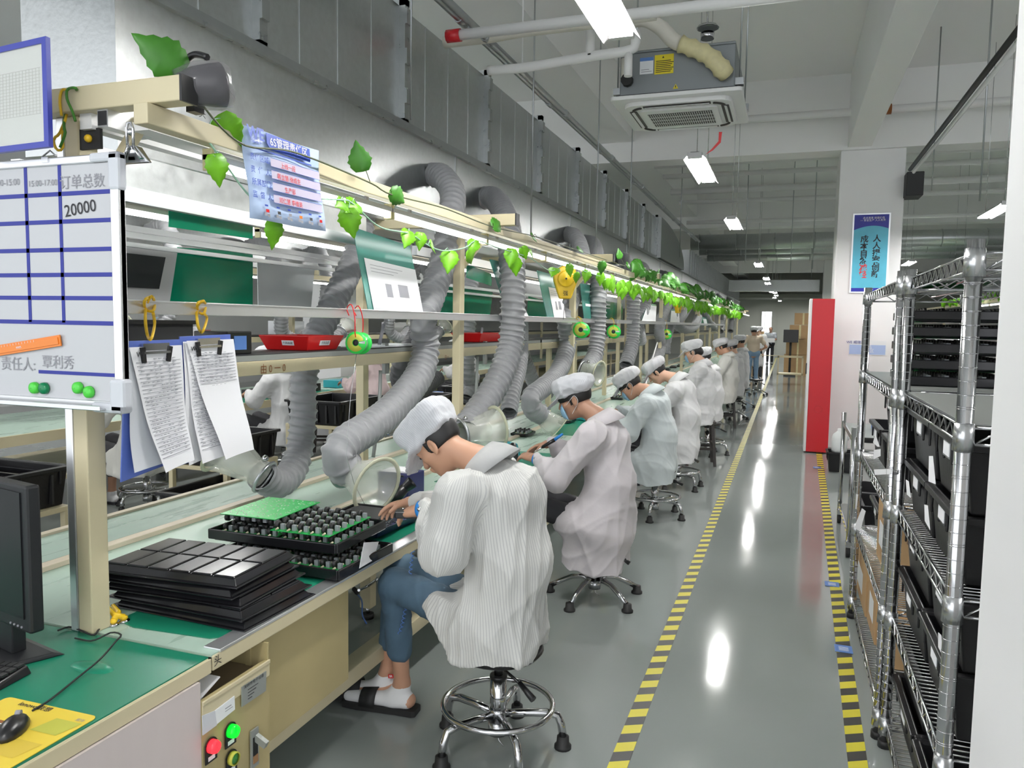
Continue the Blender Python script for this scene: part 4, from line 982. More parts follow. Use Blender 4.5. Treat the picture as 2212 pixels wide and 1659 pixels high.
# clipboards hanging from the paper rail
def clipboard(corners, x, papers, hook, label):
    P = [at_x(*p, x - .01 * (i > 1)) for i, p in enumerate(corners)]; c = sum(P, Vector()) / 4
    t = thing('clipboard', label, 'clipboard', tuple(c), 0, 'blue clipboards on the paper rail')
    Q = [p - c for p in P]; n = (Q[3] - Q[0]).cross(Q[1] - Q[0]).normalized()
    if n.x < 0: n = -n
    MB('clip_blue').hexa(Q, [q + n * .004 for q in Q]).build('board', t, .001)
    for i, (pp, off, m) in enumerate(papers):
        R = [at_x(*q, x) - c for q in pp]; b = MB(m); N = 16; K = 6
        vs = []
        for j in range(N + 1):
            for k in range(K + 1):
                v = j / N; pnt = on_board(R, k / K, v); bend = off * (.012 + v * v * .05) + .008 * math.sin(v * 7 + i) * v + .006 * (k / K - .5) ** 2 * 4 * v
                vs.append(pnt + n * (.006 + bend))
        b.add(vs, [(j * (K + 1) + k, j * (K + 1) + k + 1, (j + 1) * (K + 1) + k + 1, (j + 1) * (K + 1) + k) for j in range(N) for k in range(K)], True)
        if i in (1, len(papers) - 1):
            b.mat('print_grey'); rows = 26 if i == 1 and len(papers) < 4 else (10 if i > 1 else 20)
            for r_ in range(rows):
                v = .12 + (.80 if rows > 12 else .26) * r_ / rows; q = int(v * N); f_ = v * N - q; e_ = []
                for u in (.06, .94):
                    a0, a1 = int(u * K), min(K, int(u * K) + 1); fu = u * K - a0
                    lo = Vector(vs[q * (K + 1) + a0]).lerp(Vector(vs[q * (K + 1) + a1]), fu); hi = Vector(vs[(q + 1) * (K + 1) + a0]).lerp(Vector(vs[(q + 1) * (K + 1) + a1]), fu); e_.append(lo.lerp(hi, f_) + n * .002)
                b.bar(e_[0], e_[1], .0012, .0016, n)
                for s_ in range(8):
                    if rnd.random() < .6: a = e_[0].lerp(e_[1], .05 + s_ * .11); d_ = e_[0].lerp(e_[1], .05 + s_ * .11 + rnd.uniform(.03, .07)); up = Vector((0, 0, -.008)); b.bar(a - up, d_ - up, .001, .004, n)
            b.text('WE', frame(on_board(R, .14, .06) + n * (.012 + off * .012), (R[1] - R[0]), (R[0] - R[3])), .022, 'CENTER', .004, 'print_black', .02)
        o = b.build('paper_sheet', t)
    m_ = (Q[0] + Q[1]) / 2 + (Q[3] - Q[0]).normalized() * .02; u = (Q[1] - Q[0]).normalized(); v = (Q[3] - Q[0]).normalized()
    cl = MB('chrome').bar(m_ - u * .055 + n * .012, m_ + u * .055 + n * .012, .022, .012, n).bar(m_ - u * .055 + n * .014 + v * .018, m_ + u * .055 + n * .014 + v * .018, .008, .02, n)
    cl.mat('black_plastic').bar(m_ - u * .058 + n * .016 + v * .0, m_ - u * .05 + n * .016 + v * .05, .016, .012, n).bar(m_ + u * .058 + n * .016 + v * .0, m_ + u * .05 + n * .016 + v * .05, .016, .012, n)
    cl.build('clip', t)
    hp = [at_x(*q, -1.955 + (.04 if i % 2 else .0)) - c for i, q in enumerate(hook)]
    MB('yellow_tie').tube(spline(hp, .012), .005, 6).build('wire_hook', t)
    return t
clipboard([(268, 737), (386, 733), (394, 990), (259, 1042)], -1.93, [([(272, 752), (384, 748), (392, 985), (278, 1020)], .1, 'paper_grey'), ([(272, 750), (386, 745), (393, 990), (330, 1018)], .55, 'paper')], [(327, 640), (313, 648), (314, 668), (330, 672), (334, 655), (327, 640), (316, 660), (314, 690), (318, 722), (326, 733), (334, 700), (330, 672)], 'nearer blue clipboard with a long filled-in form, under the rail')
clipboard([(386, 727), (496, 722), (506, 960), (383, 1008)], -1.93, [([(392, 738), (495, 734), (500, 965), (400, 1005)], .0, 'paper'), ([(394, 738), (497, 734), (495, 975), (420, 1000)], .25, 'paper'), ([(396, 736), (498, 732), (524, 968), (462, 990)], .6, 'paper')], [(440, 650), (427, 655), (428, 672), (440, 678), (444, 660), (438, 650), (425, 665), (427, 700), (434, 718), (440, 712), (447, 688), (442, 678)], 'farther blue clipboard with several curling white sheets, under the rail')
# ================================================================== FUME HOSES
def hose_mesh(path, r, pitch=.048, n=26, step=.0085, mat_='hose_grey', seed=0):
    P = spline(path, step); k = len(P); b = MB(mat_); T = []
    for i in range(k): T.append((P[min(i + 1, k - 1)] - P[max(i - 1, 0)]).normalized())
    u = T[0].orthogonal().normalized(); vs = []
    for i in range(k):
        u = u - T[i] * u.dot(T[i]); u = u.normalized(); w = T[i].cross(u); s = i * step
        for j in range(n):
            a = 2 * PI * j / n
            ph = (s / pitch + j / n) % 1.0
            rid = max(0, 1 - abs(ph - .5) * 5.0)
            wr = .6 * math.sin(a * 4 + s * 95 + seed + math.sin(s * 9 + seed)) + .5 * math.sin(a * 7 - s * 60 + seed * 2)
            fo = abs(((a * 7 / (2 * PI) + 1.3 * ph) % 1.0) - .5) * 2; rr = r * (.895 + .14 * rid ** .7 + (.030 * wr - .055 * fo * math.sin(PI * ((ph + .5) % 1.0))) * (1 - rid))
            vs.append(P[i] + (u * math.cos(a) + w * math.sin(a)) * rr)
    fs = [(i * n + j, i * n + (j + 1) % n, (i + 1) * n + (j + 1) % n, (i + 1) * n + j) for i in range(k - 1) for j in range(n)]
    b.add(vs, fs, True)
    return b, P, T
def along(p, d):
    d = Vector(d).normalized(); R = d.to_track_quat('Z', 'Y').to_matrix().to_4x4(); return Matrix.Translation(p) @ R
def funnel(parent, p, d, r0, r1, L):
    T = along(p, d)
    MB('zinc_pipe').tube([T @ Vector((r0 * 1.16 * math.cos(a), r0 * 1.16 * math.sin(a), -.03)) for a in [2 * PI * q / 24 for q in range(24)]], .010, 6, closed=True).build('hose_clamp', parent)
    f = MB('clear_plastic').lathe([(r0, -.02), (r0, .05), (r0 * 1.1, .07), (r1, L), (r1 - .004, L - .004), (r0 * 1.1 - .004, .07), (r0 - .004, .05), (r0 - .004, -.02)], 32, T)
    fo = f.build('funnel', parent)
    MB('clear_rim').lathe([(r1 - .002, L - .004), (r1 + .016, L - .002), (r1 + .018, L + .004), (r1 + .004, L + .006), (r1 - .004, L + .002)], 32, T).build('rim', fo)
    MB('chrome').ball(T @ Vector((0, r0 + .012, .015)), .018, 8).build('wing_nut', fo)
def hose(pts, r, label, fn=None, mat_='hose_grey', nn=34, end=None, pitch=.048):
    pts = [at_x(*p) if isinstance(p, tuple) else p for p in pts]
    t = thing('fume_hose', label, 'hose', tuple(pts[0]), 0, 'grey fume extraction hoses'); o = pts[0].copy()
    b, P, T = hose_mesh([p - o for p in pts], r, n=nn, mat_=mat_, seed=rnd.uniform(0, 9), step=.0068 if nn > 18 else .014, pitch=pitch)
    b.build('corrugated_tube', t)
    if fn:
        d = T[-1] if end is None else Vector(end)
        funnel(t, P[-1] + T[-1] * .01, d, r * .9, fn[0], fn[1])
    return t
hose([(790, 430, -2.62), (772, 540, -2.62), (742, 610, -2.62), (703, 690, -2.62), (668, 760, -2.62), (656, 830, -2.62), (655, 900, -2.62), (648, 965, -2.62), (630, 1020, -2.6), (595, 1045, -2.58), (562, 1024, -2.56)], .082, 'leftmost grey fume hose, looping above the belt beside the clipboards', (.13, .25), end=(-.75, -.15, .45))
hose([(930, 378, -2.52), (955, 382, -2.36), (978, 420, -2.2), (972, 480, -2.14), (958, 560, -2.12), (935, 630, -2.12), (914, 690, -2.10), (920, 750, -2.10), (908, 805, -2.09), (876, 852, -2.08), (838, 893, -2.07), (790, 928, -2.06), (748, 955, -2.06), (729, 985, -2.06), (741, 1008, -2.05), (755, 1018, -2.04)], .088, 'grey fume hose ending in a clear cone just left of the first worker', (.135, .20), end=(.80, -.25, -.20))
hose([(1040, 428, -2.52), (1068, 430, -2.36), (1092, 470, -2.1), (1104, 540, -1.95), (1108, 640, -1.88), (1104, 735, -1.88), (1088, 795, -1.89), (1060, 850, -1.92), (1024, 902, -1.95), (1008, 924, -1.95), (1004, 936, -1.94)], .096, 'thick grey fume hose in front of the rail above the first worker head', (.13, .24), end=(.62, .85, .12))
hose([(1125, 700, -2.35), (1122, 780, -2.2), (1106, 850, -2.1), (1098, 895, -2.06)], .072, 'short grey fume hose tucked behind the thick one')
hose([(1225, 505, -2.5), (1245, 515, -2.3), (1258, 560, -2.14), (1248, 620, -2.12), (1222, 680, -2.12), (1226, 745, -2.1), (1205, 805, -2.09), (1172, 838, -2.08), (1147, 860, -2.08), (1152, 884, -2.07), (1168, 896, -2.06)], .090, 'grey fume hose bending to a clear cone beside the second worker face', (.125, .19), end=(.55, .2, -.5))
hose([(1120, 735, -2.85), (1138, 790, -2.85), (1160, 838, -2.8), (1185, 850, -2.75)], .085, 'grey hose on the far side slanting behind the hose by the second worker')
hose([(1262, 522, -2.5), (1282, 530, -2.3), (1292, 580, -2.0), (1293, 640, -1.93), (1291, 720, -1.93), (1284, 770, -1.94), (1266, 800, -1.96)], .092, 'upright grey fume hose above the second worker cap', (.12, .16), end=(.7, -.2, -.1))
hose([(1338, 556, -2.5), (1356, 565, -2.3), (1366, 610, -2.0), (1368, 680, -1.95), (1366, 740, -1.95), (1352, 790, -1.97)], .094, 'upright grey fume hose above the third worker cap', None)
hose([(1378, 572, -2.5), (1392, 582, -2.3), (1398, 620, -2.05), (1394, 660, -2.05), (1380, 700, -2.1), (1385, 740, -2.1)], .088, 'grey fume hose just right of the third upright one', None, nn=16)
hose([(1425, 592, -2.5), (1442, 600, -2.3), (1448, 640, -2.05), (1432, 680, -2.05), (1424, 715, -2.05), (1428, 750, -2.05), (1412, 790, -2.05)], .092, 'grey fume hose with a kink above the fourth worker', None, nn=16)
hose([(1447, 603, -2.5), (1460, 612, -2.3), (1462, 650, -2.08), (1452, 690, -2.08), (1440, 735, -2.08), (1438, 765, -2.08)], .090, 'grey fume hose right of the kinked one by a green spool', None, nn=16)
hose([(1478, 618, -2.5), (1492, 626, -2.3), (1490, 650, -2.08), (1478, 675, -2.05), (1464, 697, -2.05), (1478, 710, -2.05), (1500, 704, -2.05), (1508, 686, -2.08)], .105, 'grey fume hose tied up in a U shaped loop', None, nn=16)
hose([(1520, 636, -2.5), (1528, 645, -2.2), (1524, 670, -2.05), (1530, 695, -2.05), (1542, 706, -2.05)], .105, 'far grey fume hose curled beside the far small board', None, nn=14)
for i, (px, lb) in enumerate(((1558, 'far upright grey hose, left of the last pair'), (1580, 'far upright grey hose, right of the last pair'))):
    hose([(px - 10, 640 + i * 6, -2.5), (px - 2, 648 + i * 4, -2.3), (px, 665, -2.05), (px + 1, 690, -2.05), (px - 2, 716, -2.05)], .115, lb, None, nn=14, pitch=.09)

# ================================================================== ARTIFICIAL IVY
def leaf_faces(b, base, d, n, L, wd):
    """one heart shaped leaf from base along d, face normal n"""
    d = d.normalized(); s = d.cross(n).normalized(); n = s.cross(d)
    prof = [(0.0, .0), (.02, .26), (.12, .42), (.20, .40), (.30, .49), (.38, .41), (.50, .40), (.56, .30), (.70, .25), (.78, .14), (.90, .08), (1.0, 0)]
    off = len(b.v); vs = []
    for t_, w_ in prof:
        sag = -.18 * L * t_ * t_
        for k in (-1, 0, 1):
            vs.append(base + d * (L * (t_ - (.10 if abs(k) and t_ < .05 else 0))) + s * (k * w_ * wd) + n * (sag + (.10 * L * w_ if k else 0)))
    fs = []
    for i in range(len(prof) - 1):
        for k in range(2): fs.append((i * 3 + k, i * 3 + k + 1, (i + 1) * 3 + k + 1, (i + 1) * 3 + k))
    b.add(vs, fs, True)
def ivy(label, pts, leaves, mat_='leaf', stem='vine_stem', L=.105, grp='artificial ivy garlands', r=.0035):
    """pts: stem points; leaves: (point, size factor, direction) list"""
    t = thing('ivy_garland', label, 'artificial plant', tuple(pts[0]), 0, grp); o = Vector(pts[0])
    MB(stem).tube(spline([p - o for p in pts], .04), r, 5).build('vine', t)
    lf = MB(mat_); stl = MB(stem)
    for p, f, d in leaves:
        n = Vector((.75, -.65, .35)) + Vector((rnd.uniform(-.5, .5) for _ in range(3)))
        leaf_faces(lf, p - o, d, n, L * f, L * f * .92)
        q = min(pts, key=lambda s: (s - p).length); m_ = (p + q) / 2 + Vector((0, 0, .02))
        if (q - p).length < .5: stl.tube([q - o, m_ - o, p - o], r * .6, 4)
    lo = lf.build('foliage', t); md = lo.modifiers.new('solid', 'SOLIDIFY'); md.thickness = .0012
    stl.build('leaf_stalk', t)
    return t
def dn(a=0, b=0): return Vector((.25 + a, rnd.uniform(-.45, .45), -1 + b))
XG = -1.70
near = [(463, 338, .9, (.1, .25, -1)), (476, 255, 1.15, (.2, .9, -.9)), (590, 478, .95, (0, .1, -1)), (770, 440, 1.0, (.1, -.7, -.3)), (752, 455, 1.1, (.1, .2, -1)), (745, 440, .8, (.2, -.9, -.2)), (882, 500, .95, (.2, -.6, -.8)), (908, 505, .8, (.1, -.2, -.9)), (930, 528, .9, (0, .9, -.3)), (972, 545, 1.15, (.1, -.4, -.9)), (1025, 520, .9, (0, -.5, -.8)), (1012, 542, 1.05, (0, .8, -.7)), (1105, 540, 1.1, (0, -.3, -1)), (1128, 535, .9, (.2, .4, -.7)), (1112, 560, 1.1, (.1, .2, -1)), (1150, 550, .7, (0, -.7, .3)), (1200, 580, 1.1, (0, -.9, -.5)), (1228, 572, 1.0, (.2, .2, -.8)), (1245, 590, .9, (0, .3, -.9)), (1268, 585, 1.1, (0, -.3, -1)), (1296, 590, 1.2, (.1, .1, -1)), (1318, 605, 1.1, (0, .1, -1))]
pl = [at_x(px, py, XG) for px, py in ((440, 290), (480, 345), (560, 440), (640, 430), (735, 432), (760, 438), (820, 490), (885, 505), (925, 530), (960, 542), (1005, 535), (1030, 520), (1075, 535), (1110, 545))]
pl2 = [at_x(px, py, XG) for px, py in ((1112, 545), (1150, 560), (1190, 585), (1225, 570), (1260, 585), (1300, 598), (1330, 608))]
ivy('bright green ivy strand hanging below the lamp strips, from the sign to the first hoses', pl, [(at_x(px, py, XG), f, Vector(d)) for px, py, f, d in near if px < 1100])
ivy('bright green ivy strand hanging around the nearer yellow tool balancer', pl2, [(at_x(px, py, XG), f, Vector(d)) for px, py, f, d in near if px >= 1100])
def run(label, y0, y1, x, z, per, mat_, stem, up=0.0, L=.13):
    pts = []; lv = []; y = y0
    while y < y1:
        pts.append(Vector((x + rnd.uniform(-.03, .03), y, z + rnd.uniform(-.06, .03))))
        for _ in range(per): lv.append((pts[-1] + Vector((rnd.uniform(-.02, .06), rnd.uniform(-.12, .12), rnd.uniform(-.05, .02))), rnd.uniform(.75, 1.15), dn(rnd.uniform(-.4, .4), up)))
        y += .22
    return ivy(label, pts, lv, mat_, stem, L)
ps = [6.9 + .1, 10, 13, 17, 22, 30]
nm = ['over the third worker', 'over the fourth and fifth workers', 'over the sixth and seventh workers', 'far along the line', 'at the far end of the line']
for i in range(5): run('bright green ivy strand under the lamp strips ' + nm[i], max(7.4, ps[i]), ps[i + 1], XG, 2.21, 2 if i < 3 else 3, 'leaf', 'vine_stem', 0, .125 if i < 2 else .15)
topl = [(388, 150, 1.35, (-.55, -1.2, .75)), (782, 365, 1.1, (-.1, -.35, 1)), (845, 415, 1.0, (.3, .9, -.35)), (1065, 490, 1.1, (.2, 1, .5)), (1150, 512, .9, (.1, 1, .0)), (1250, 540, .9, (.2, 1, .2)), (1300, 566, 1.2, (0, .2, -.8)), (1338, 558, 1.0, (0, -.2, 1)), (1355, 575, 1.0, (.1, .8, .4))]
tp = [at_x(px, py, -1.66) for px, py in ((395, 150), (425, 210), (520, 310), (640, 330), (800, 395), (845, 420), (960, 450), (1065, 490), (1160, 512), (1260, 545), (1350, 575))]
ivy('darker green ivy strand trailing along the top of the front beam', tp, [(at_x(px, py, -1.66), f, Vector(d)) for px, py, f, d in topl], 'leaf_dark', 'vine_stem_dark')
for i, (a, b_) in enumerate(((8.6, 12), (12, 16), (16, 22), (22, 30))): run('darker ivy strand on the overhead frame ' + ['above the third and fourth workers', 'above the fifth to seventh workers', 'where the trunk duct turns down', 'at the far end of the line'][i], a, b_, -1.68, 2.44, 2, 'leaf_dark', 'vine_stem_dark', .7, .15)

# ================================================================== SPOOLS, BALANCERS
def spool(px, py, x, r, tie_m, label, d=(.12, -.98, .06)):
    p = at_x(px, py, x); t = thing('solder_spool', label, 'spool', tuple(p), 0, 'green solder wire spools'); T = along(Vector(), d)
    for s, nm_ in ((-1, 'flange'), (1, 'flange')):
        MB('spool_green').lathe([(r * .28, s * r * .62 - .003), (r, s * r * .62 - .003), (r, s * r * .62 + .003), (r * .28, s * r * .62 + .003)], 28, T).build(nm_, t)
    MB('solder_wire').lathe([(r * .8, -r * .6), (r * .8, r * .6)], 24, T).build('wire_coil', t)
    MB('pad_lime').lathe([(r * .32, r * .62 + .0035), (r * .80, r * .62 + .0035), (r * .80, r * .62 + .0045), (r * .32, r * .62 + .0045)], 24, T, .3, 5.6).mat('paper').lathe([(r * .32, r * .62 + .0035), (r * .9, r * .62 + .0035), (r * .9, r * .62 + .0042)], 4, T, -.1, .2).build('paper_label', t)
    MB('black_matte').lathe([(.001, -r * .6), (r * .29, -r * .6), (r * .29, r * .63), (.001, r * .5)], 16, T).build('core', t)
    w = T.to_3x3() @ Vector((0, 0, 1)); rail = Vector((0, 0, EYE + .05 - p.z))
    tb = MB(tie_m)
    for s in (-1, 1): q = w * s * r * .8; tb.tube(spline([Vector(q) * .2, q + Vector((0, 0, r * .8)), q * 1.1 + rail * .75, q + rail * 1.12 + Vector((-.02, 0, 0)), q + rail * 1.0 + Vector((-.05, .01, .0)), q + rail * .8 + Vector((-.02, -.02, 0))], .012), .0028, 5)
    tb.build('hanging_wire', t); return t
spool(775, 741, -1.90, .052, 'red', 'green solder spool on red wires, nearest, hanging below the rail')
spool(1256, 713, -1.90, .078, 'yellow_tie', 'green solder spool on yellow wire below the rail, second from the camera')
spool(1326, 717, -1.92, .078, 'yellow_tie', 'green solder spool on yellow wire, third from the camera')
spool(1440, 722, -1.95, .085, 'yellow_tie', 'small far green solder spool between two hoses')
s0 = at_x(770, 764, -1.91); tag(MB('solder_wire').tube([s0, at_x(757, 860, -1.93), at_x(748, 985, -1.93), at_x(765, 1045, -1.9), at_x(798, 1110, -1.86)], .0014, 4).build('solder_wire'), 'thin solder wire dropping from the nearest spool past the cone', 'wire')
def balancer(px, py, x, h, label, yaw=.3):
    p = at_x(px, py, x); t = thing('tool_balancer', label, 'tool', tuple(p), yaw, 'yellow tool balancers')
    out = []; 
    for k in range(24):
        a = 2 * PI * k / 24; out.append((.36 * h * math.cos(a), .40 * h * math.sin(a) + .08 * h))
    poly = [q for q in out if q[1] > -.12 * h] + []
    poly = [(.34 * h, .0), (.36 * h, .14 * h), (.28 * h, .38 * h), (.14 * h, .47 * h), (-.14 * h, .47 * h), (-.28 * h, .38 * h), (-.36 * h, .14 * h), (-.34 * h, .0), (-.17 * h, -.48 * h), (.17 * h, -.48 * h)]
    TT = Matrix(((0, 0, 1, -.03), (1, 0, 0, 0), (0, 1, 0, 0), (0, 0, 0, 1)))
    MB('yellow').prism(poly, .06, TT).build('body', t, .012)
    MB('yellow').lathe([(.24 * h, 0), (.24 * h, .012), (.20 * h, .016), (.06 * h, .016), (.05 * h, .022), (.001, .022)], 24, Matrix(((0, 0, 1, .03), (1, 0, 0, 0), (0, 1, 0, .10 * h), (0, 0, 0, 1)))).build('drum_cover', t)
    MB('black_matte').cyl((.052, 0, .1 * h), (.056, 0, .1 * h), .03 * h, 10).text('强', Matrix(((0, 0, 1, .0335), (1, 0, 0, 0), (0, 1, 0, -.33 * h), (0, 0, 0, 1))), .16 * h, 'CENTER', 0).build('marking', t)
    MB('steel').tube([(0, .0, .45 * h), (0, 0, .6 * h), (-.03, 0, .72 * h)], .005, 5).build('hook', t)
    return t
balancer(1221, 610, -1.86, .30, 'yellow tool balancer hanging beside the instruction board, the nearer one', -1.15)
balancer(1465, 659, -1.86, .30, 'far yellow tool balancer under the ivy above the fourth worker', -.35)
p = at_x(1220, 652, -1.86); q = at_x(1217, 690, -1.86)
tag(MB('print_grey').tube([p, q], .003, 4).ball(p, .022, 8).build('hanging_line'), 'thin cord with a black ball under the nearer yellow balancer', 'cord')

# ================================================================== SHELF GOODS
def tray_at(y, x, w, d, h, m, name, label, cat='tray', grp=None, z=1.593, lab=None, rot=0):
    t = thing(name, label, cat, (x, y, z), rot, grp); b = MB(m); e = .03
    lo = [(-w / 2 + e, -d / 2 + e), (w / 2 - e, -d / 2 + e), (w / 2 - e, d / 2 - e), (-w / 2 + e, d / 2 - e)]; hi = [(-w / 2, -d / 2), (w / 2, -d / 2), (w / 2, d / 2), (-w / 2, d / 2)]; th = .93
    vs = [(a, c, 0) for a, c in lo] + [(a, c, h) for a, c in hi] + [(a * th, c * th, h) for a, c in hi] + [(a * th, c * th, .006) for a, c in lo]
    fs = [(3, 2, 1, 0)] + [(i, (i + 1) % 4, 4 + (i + 1) % 4, 4 + i) for i in range(4)] + [(4 + i, 4 + (i + 1) % 4, 8 + (i + 1) % 4, 8 + i) for i in range(4)] + [(8 + i, 8 + (i + 1) % 4, 12 + (i + 1) % 4, 12 + i) for i in range(4)] + [(12, 13, 14, 15)]
    b.add(vs, fs, False).build('body', t, .004)
    if lab:
        a = MB('label_white').box((w / 2 - e * .45, 0, h * .5), (.002, .09, h * .34), Matrix.Rotation(.32, 3, 'Y')); a.text(lab, frame((w / 2 - e * .45 + .002, 0, h * .5), (0, 1, 0), (.3, 0, 1)), h * .22, 'CENTER', .001, 'print_black'); a.build('label', t)
        a = MB('label_white').box((.02, -d / 2 + e * .45, h * .5), (.07, .002, h * .34), Matrix.Rotation(.32, 3, 'X')); a.text(lab, frame((.02, -d / 2 + e * .45 - .002, h * .5), (1, 0, 0), (0, 0, 1)), h * .2, 'CENTER', .001, 'print_black'); a.build('label', t)
    return t
ya_, yb_ = at_x(668, 764, -2.225).y, at_x(746, 760, -2.225).y
tray_at((ya_ + yb_) / 2, -2.38, .30, yb_ - ya_, .075, 'red', 'red_tray', 'large red tray on the shelf behind the clipboards', grp='red trays on the shelves', lab='不良品盒')
tray_at(at_x(1040, 735, -2.34).y, -2.36, .26, .55, .07, 'red', 'red_tray', 'red tray on the shelf right of the second post', grp='red trays on the shelves')
tray_at(at_x(1268, 720, -2.34).y, -2.36, .26, .6, .07, 'red', 'red_tray', 'red tray on the shelf behind the second green spool', grp='red trays on the shelves')
y0 = at_x(505, 750, -2.3).y
t = thing('parts_box', 'small black box with a blue face left of the red tray', 'box', (-2.34, y0, 1.593)); MB('black_plastic').bb(-.09, .09, -.10, .06, 0, .10).build('body', t, .005); MB('tag_blue').bb(.088, .093, -.06, .02, .02, .08).build('blue_label', t)
o = MB('black_matte').bb(-.14, .14, -.28, .2, 0, .14); o.mat('black_plastic').bb(-.15, .15, -.29, .21, .13, .145); o = o.build('shelf_bin'); o.location = (-2.37, 2.26, 1.593); tag(o, 'black bin of papers on the shelf behind the nearer clipboard', 'bin')
pp = MB('paper')
for k in range(6): pp.hexa([at_x(375 + k * 6, 728 + k, -2.30 - .01 * k), at_x(400 + k * 6, 748, -2.30 - .01 * k), at_x(380 + k * 6, 752, -2.32 - .01 * k), at_x(348 + k * 6, 735 + k, -2.32 - .01 * k)], [Vector((0, 0, .001)) + at_x(375 + k * 6, 728 + k, -2.30 - .01 * k), Vector((0, 0, .001)) + at_x(400 + k * 6, 748, -2.30 - .01 * k), Vector((0, 0, .001)) + at_x(380 + k * 6, 752, -2.32 - .01 * k), Vector((0, 0, .001)) + at_x(348 + k * 6, 735 + k, -2.32 - .01 * k)])
tag(pp.build('paper_bundle'), 'tilted bundle of white papers sticking out of the black shelf bin', 'paper')
a = at_x(355, 705, -2.34); tag(MB('yellow').box(a, (.10, .11, .03), Matrix.Rotation(.1, 3, 'Y')).build('sticky_notes', bevel=.003), 'yellow pad of notes on the black shelf bin', 'notepad')
a = at_x(822, 752, -2.3); tag(MB('paper').bb(a.x - .12, a.x + .08, a.y - .25, a.y + .5, 1.593, 1.60).mat('label_white').bb(a.x - .1, a.x + .07, a.y - .2, a.y + .3, 1.60, 1.607).build('bagged_papers', bevel=.002), 'flat clear packs of white parts lying on the shelf', 'pack')
for i, (p0, p1, lb) in enumerate((((818, 752), (829, 700), 'black rod tool standing on the shelf behind the nearest spool'), ((1037, 745), (1042, 708), 'black rod tool standing on the shelf right of the second post'))):
    a, b_ = at_x(*p0, -2.28), at_x(*p1, -2.28); t = thing('rod_tool', lb, 'tool', tuple(a)); MB('print_grey').tube([(0, 0, 0), b_ - a], [.012, .009], 8).build('rod', t)
    MB('plate_grey').hexa([(.03, -.012, -.15), (.05, -.012, -.15), (.05, .03, -.15), (.03, .03, -.15)], [(.03, -.012, .03), (.05, -.012, .03), (.05, .03, .03), (.03, .03, .03)]).build('bracket', t)
# flexible gooseneck lamps below the shelf
for i, (pts, lb) in enumerate((([(822, 800), (820, 860), (812, 940), (806, 990)], 'dark gooseneck arm by the far post below the nearest spool'), ([(1032, 770), (1028, 850), (1020, 900)], 'grey gooseneck arm right of the second post'), ([(1420, 740), (1405, 790), (1390, 850), (1382, 870)], 'white gooseneck arm near the third worker'))):
    tag(MB('plate_grey' if i < 2 else 'white_plastic').tube(spline([at_x(*p, -2.24 if i < 2 else -2.0) for p in pts], .03), .011, 8).build('gooseneck_arm'), lb, 'arm', 'gooseneck arms')

# ================================================================== BENCH GOODS
m_ = MB('mat_green'); mp = [(-2.04, 1.93), (-2.0, 1.875), (-1.95, 1.86), (-1.66, 1.88), (-1.635, 1.90), (-1.635, 3.75), (-2.04, 3.75)]
m_.prism(mp, .003, Matrix.Translation((0, 0, TZ + .0005))); tag(m_.build('bench_mat'), 'dark green mat under the black trays on the bench edge', 'mat', 'green bench mats')
for i, (y0, y1) in enumerate(((4.3, 5.6), (6.6, 8.8))):
    tag(MB('mat_green').bb(-2.04, -1.635, y0, y1, TZ + .0005, TZ + .0035).build('bench_mat'), ['dark green mat in front of the second worker', 'dark green mat in front of the third and fourth workers'][i], 'mat', 'green bench mats')
for i, (px, py, dy) in enumerate(((245, 1343, .03), (268, 1335, -.03))):
    p = at_z(px, py, TZ + .012); t = thing('banana_plug', ['yellow banana plug on the mat corner, nearer one', 'yellow banana plug on the mat corner, farther one'][i], 'plug', tuple(p), 0, 'yellow plugs')
    MB('yellow').tube([(0, 0, .003), (-.02, .01 + dy, .014), (-.055, .02 + dy, .03)], [.011, .009, .006], 10).ball((0, 0, .002), .012, 8, (1, 1, .7)).build('sleeve', t)
    MB('chrome').lathe([(.018, -.010), (.018, -.006), (.006, -.004)], 16).build('snap', t)
# black blister trays, empty, face down with raised compartments
def blister(label, loc, rot, top=True):
    W_, D_ = .56, .36; t = thing('blister_tray', label, 'tray', loc, rot, 'empty black blister trays')
    b = MB('tray_black'); e = .02
    b.hexa([(-W_ / 2, -D_ / 2, 0), (W_ / 2, -D_ / 2, 0), (W_ / 2, D_ / 2, 0), (-W_ / 2, D_ / 2, 0)], [(-W_ / 2 + e, -D_ / 2 + e, .0245), (W_ / 2 - e, -D_ / 2 + e, .0245), (W_ / 2 - e, D_ / 2 - e, .0245), (-W_ / 2 + e, D_ / 2 - e, .0245)])
    b.bb(-W_ / 2 - .008, W_ / 2 + .008, -D_ / 2 - .008, D_ / 2 + .008, 0, .006); b.build('body', t, .006)
    c = MB('tray_black'); cw, cd = (W_ - 2 * e) / 6, (D_ - 2 * e) / 2
    for i in range(6):
        for j in range(2):
            x, y = -W_ / 2 + e + cw * (i + .5), -D_ / 2 + e + cd * (j + .5)
            c.hexa([(x - cw / 2 + .002, y - cd / 2 + .002, .0245), (x + cw / 2 - .002, y - cd / 2 + .002, .0245), (x + cw / 2 - .002, y + cd / 2 - .002, .0245), (x - cw / 2 + .002, y + cd / 2 - .002, .0245)], [(x - cw / 2 + .005, y - cd / 2 + .005, .0295), (x + cw / 2 - .005, y - cd / 2 + .005, .0295), (x + cw / 2 - .005, y + cd / 2 - .005, .0295), (x - cw / 2 + .005, y + cd / 2 - .005, .0295)])
    c.build('compartments', t, .003)
    return t
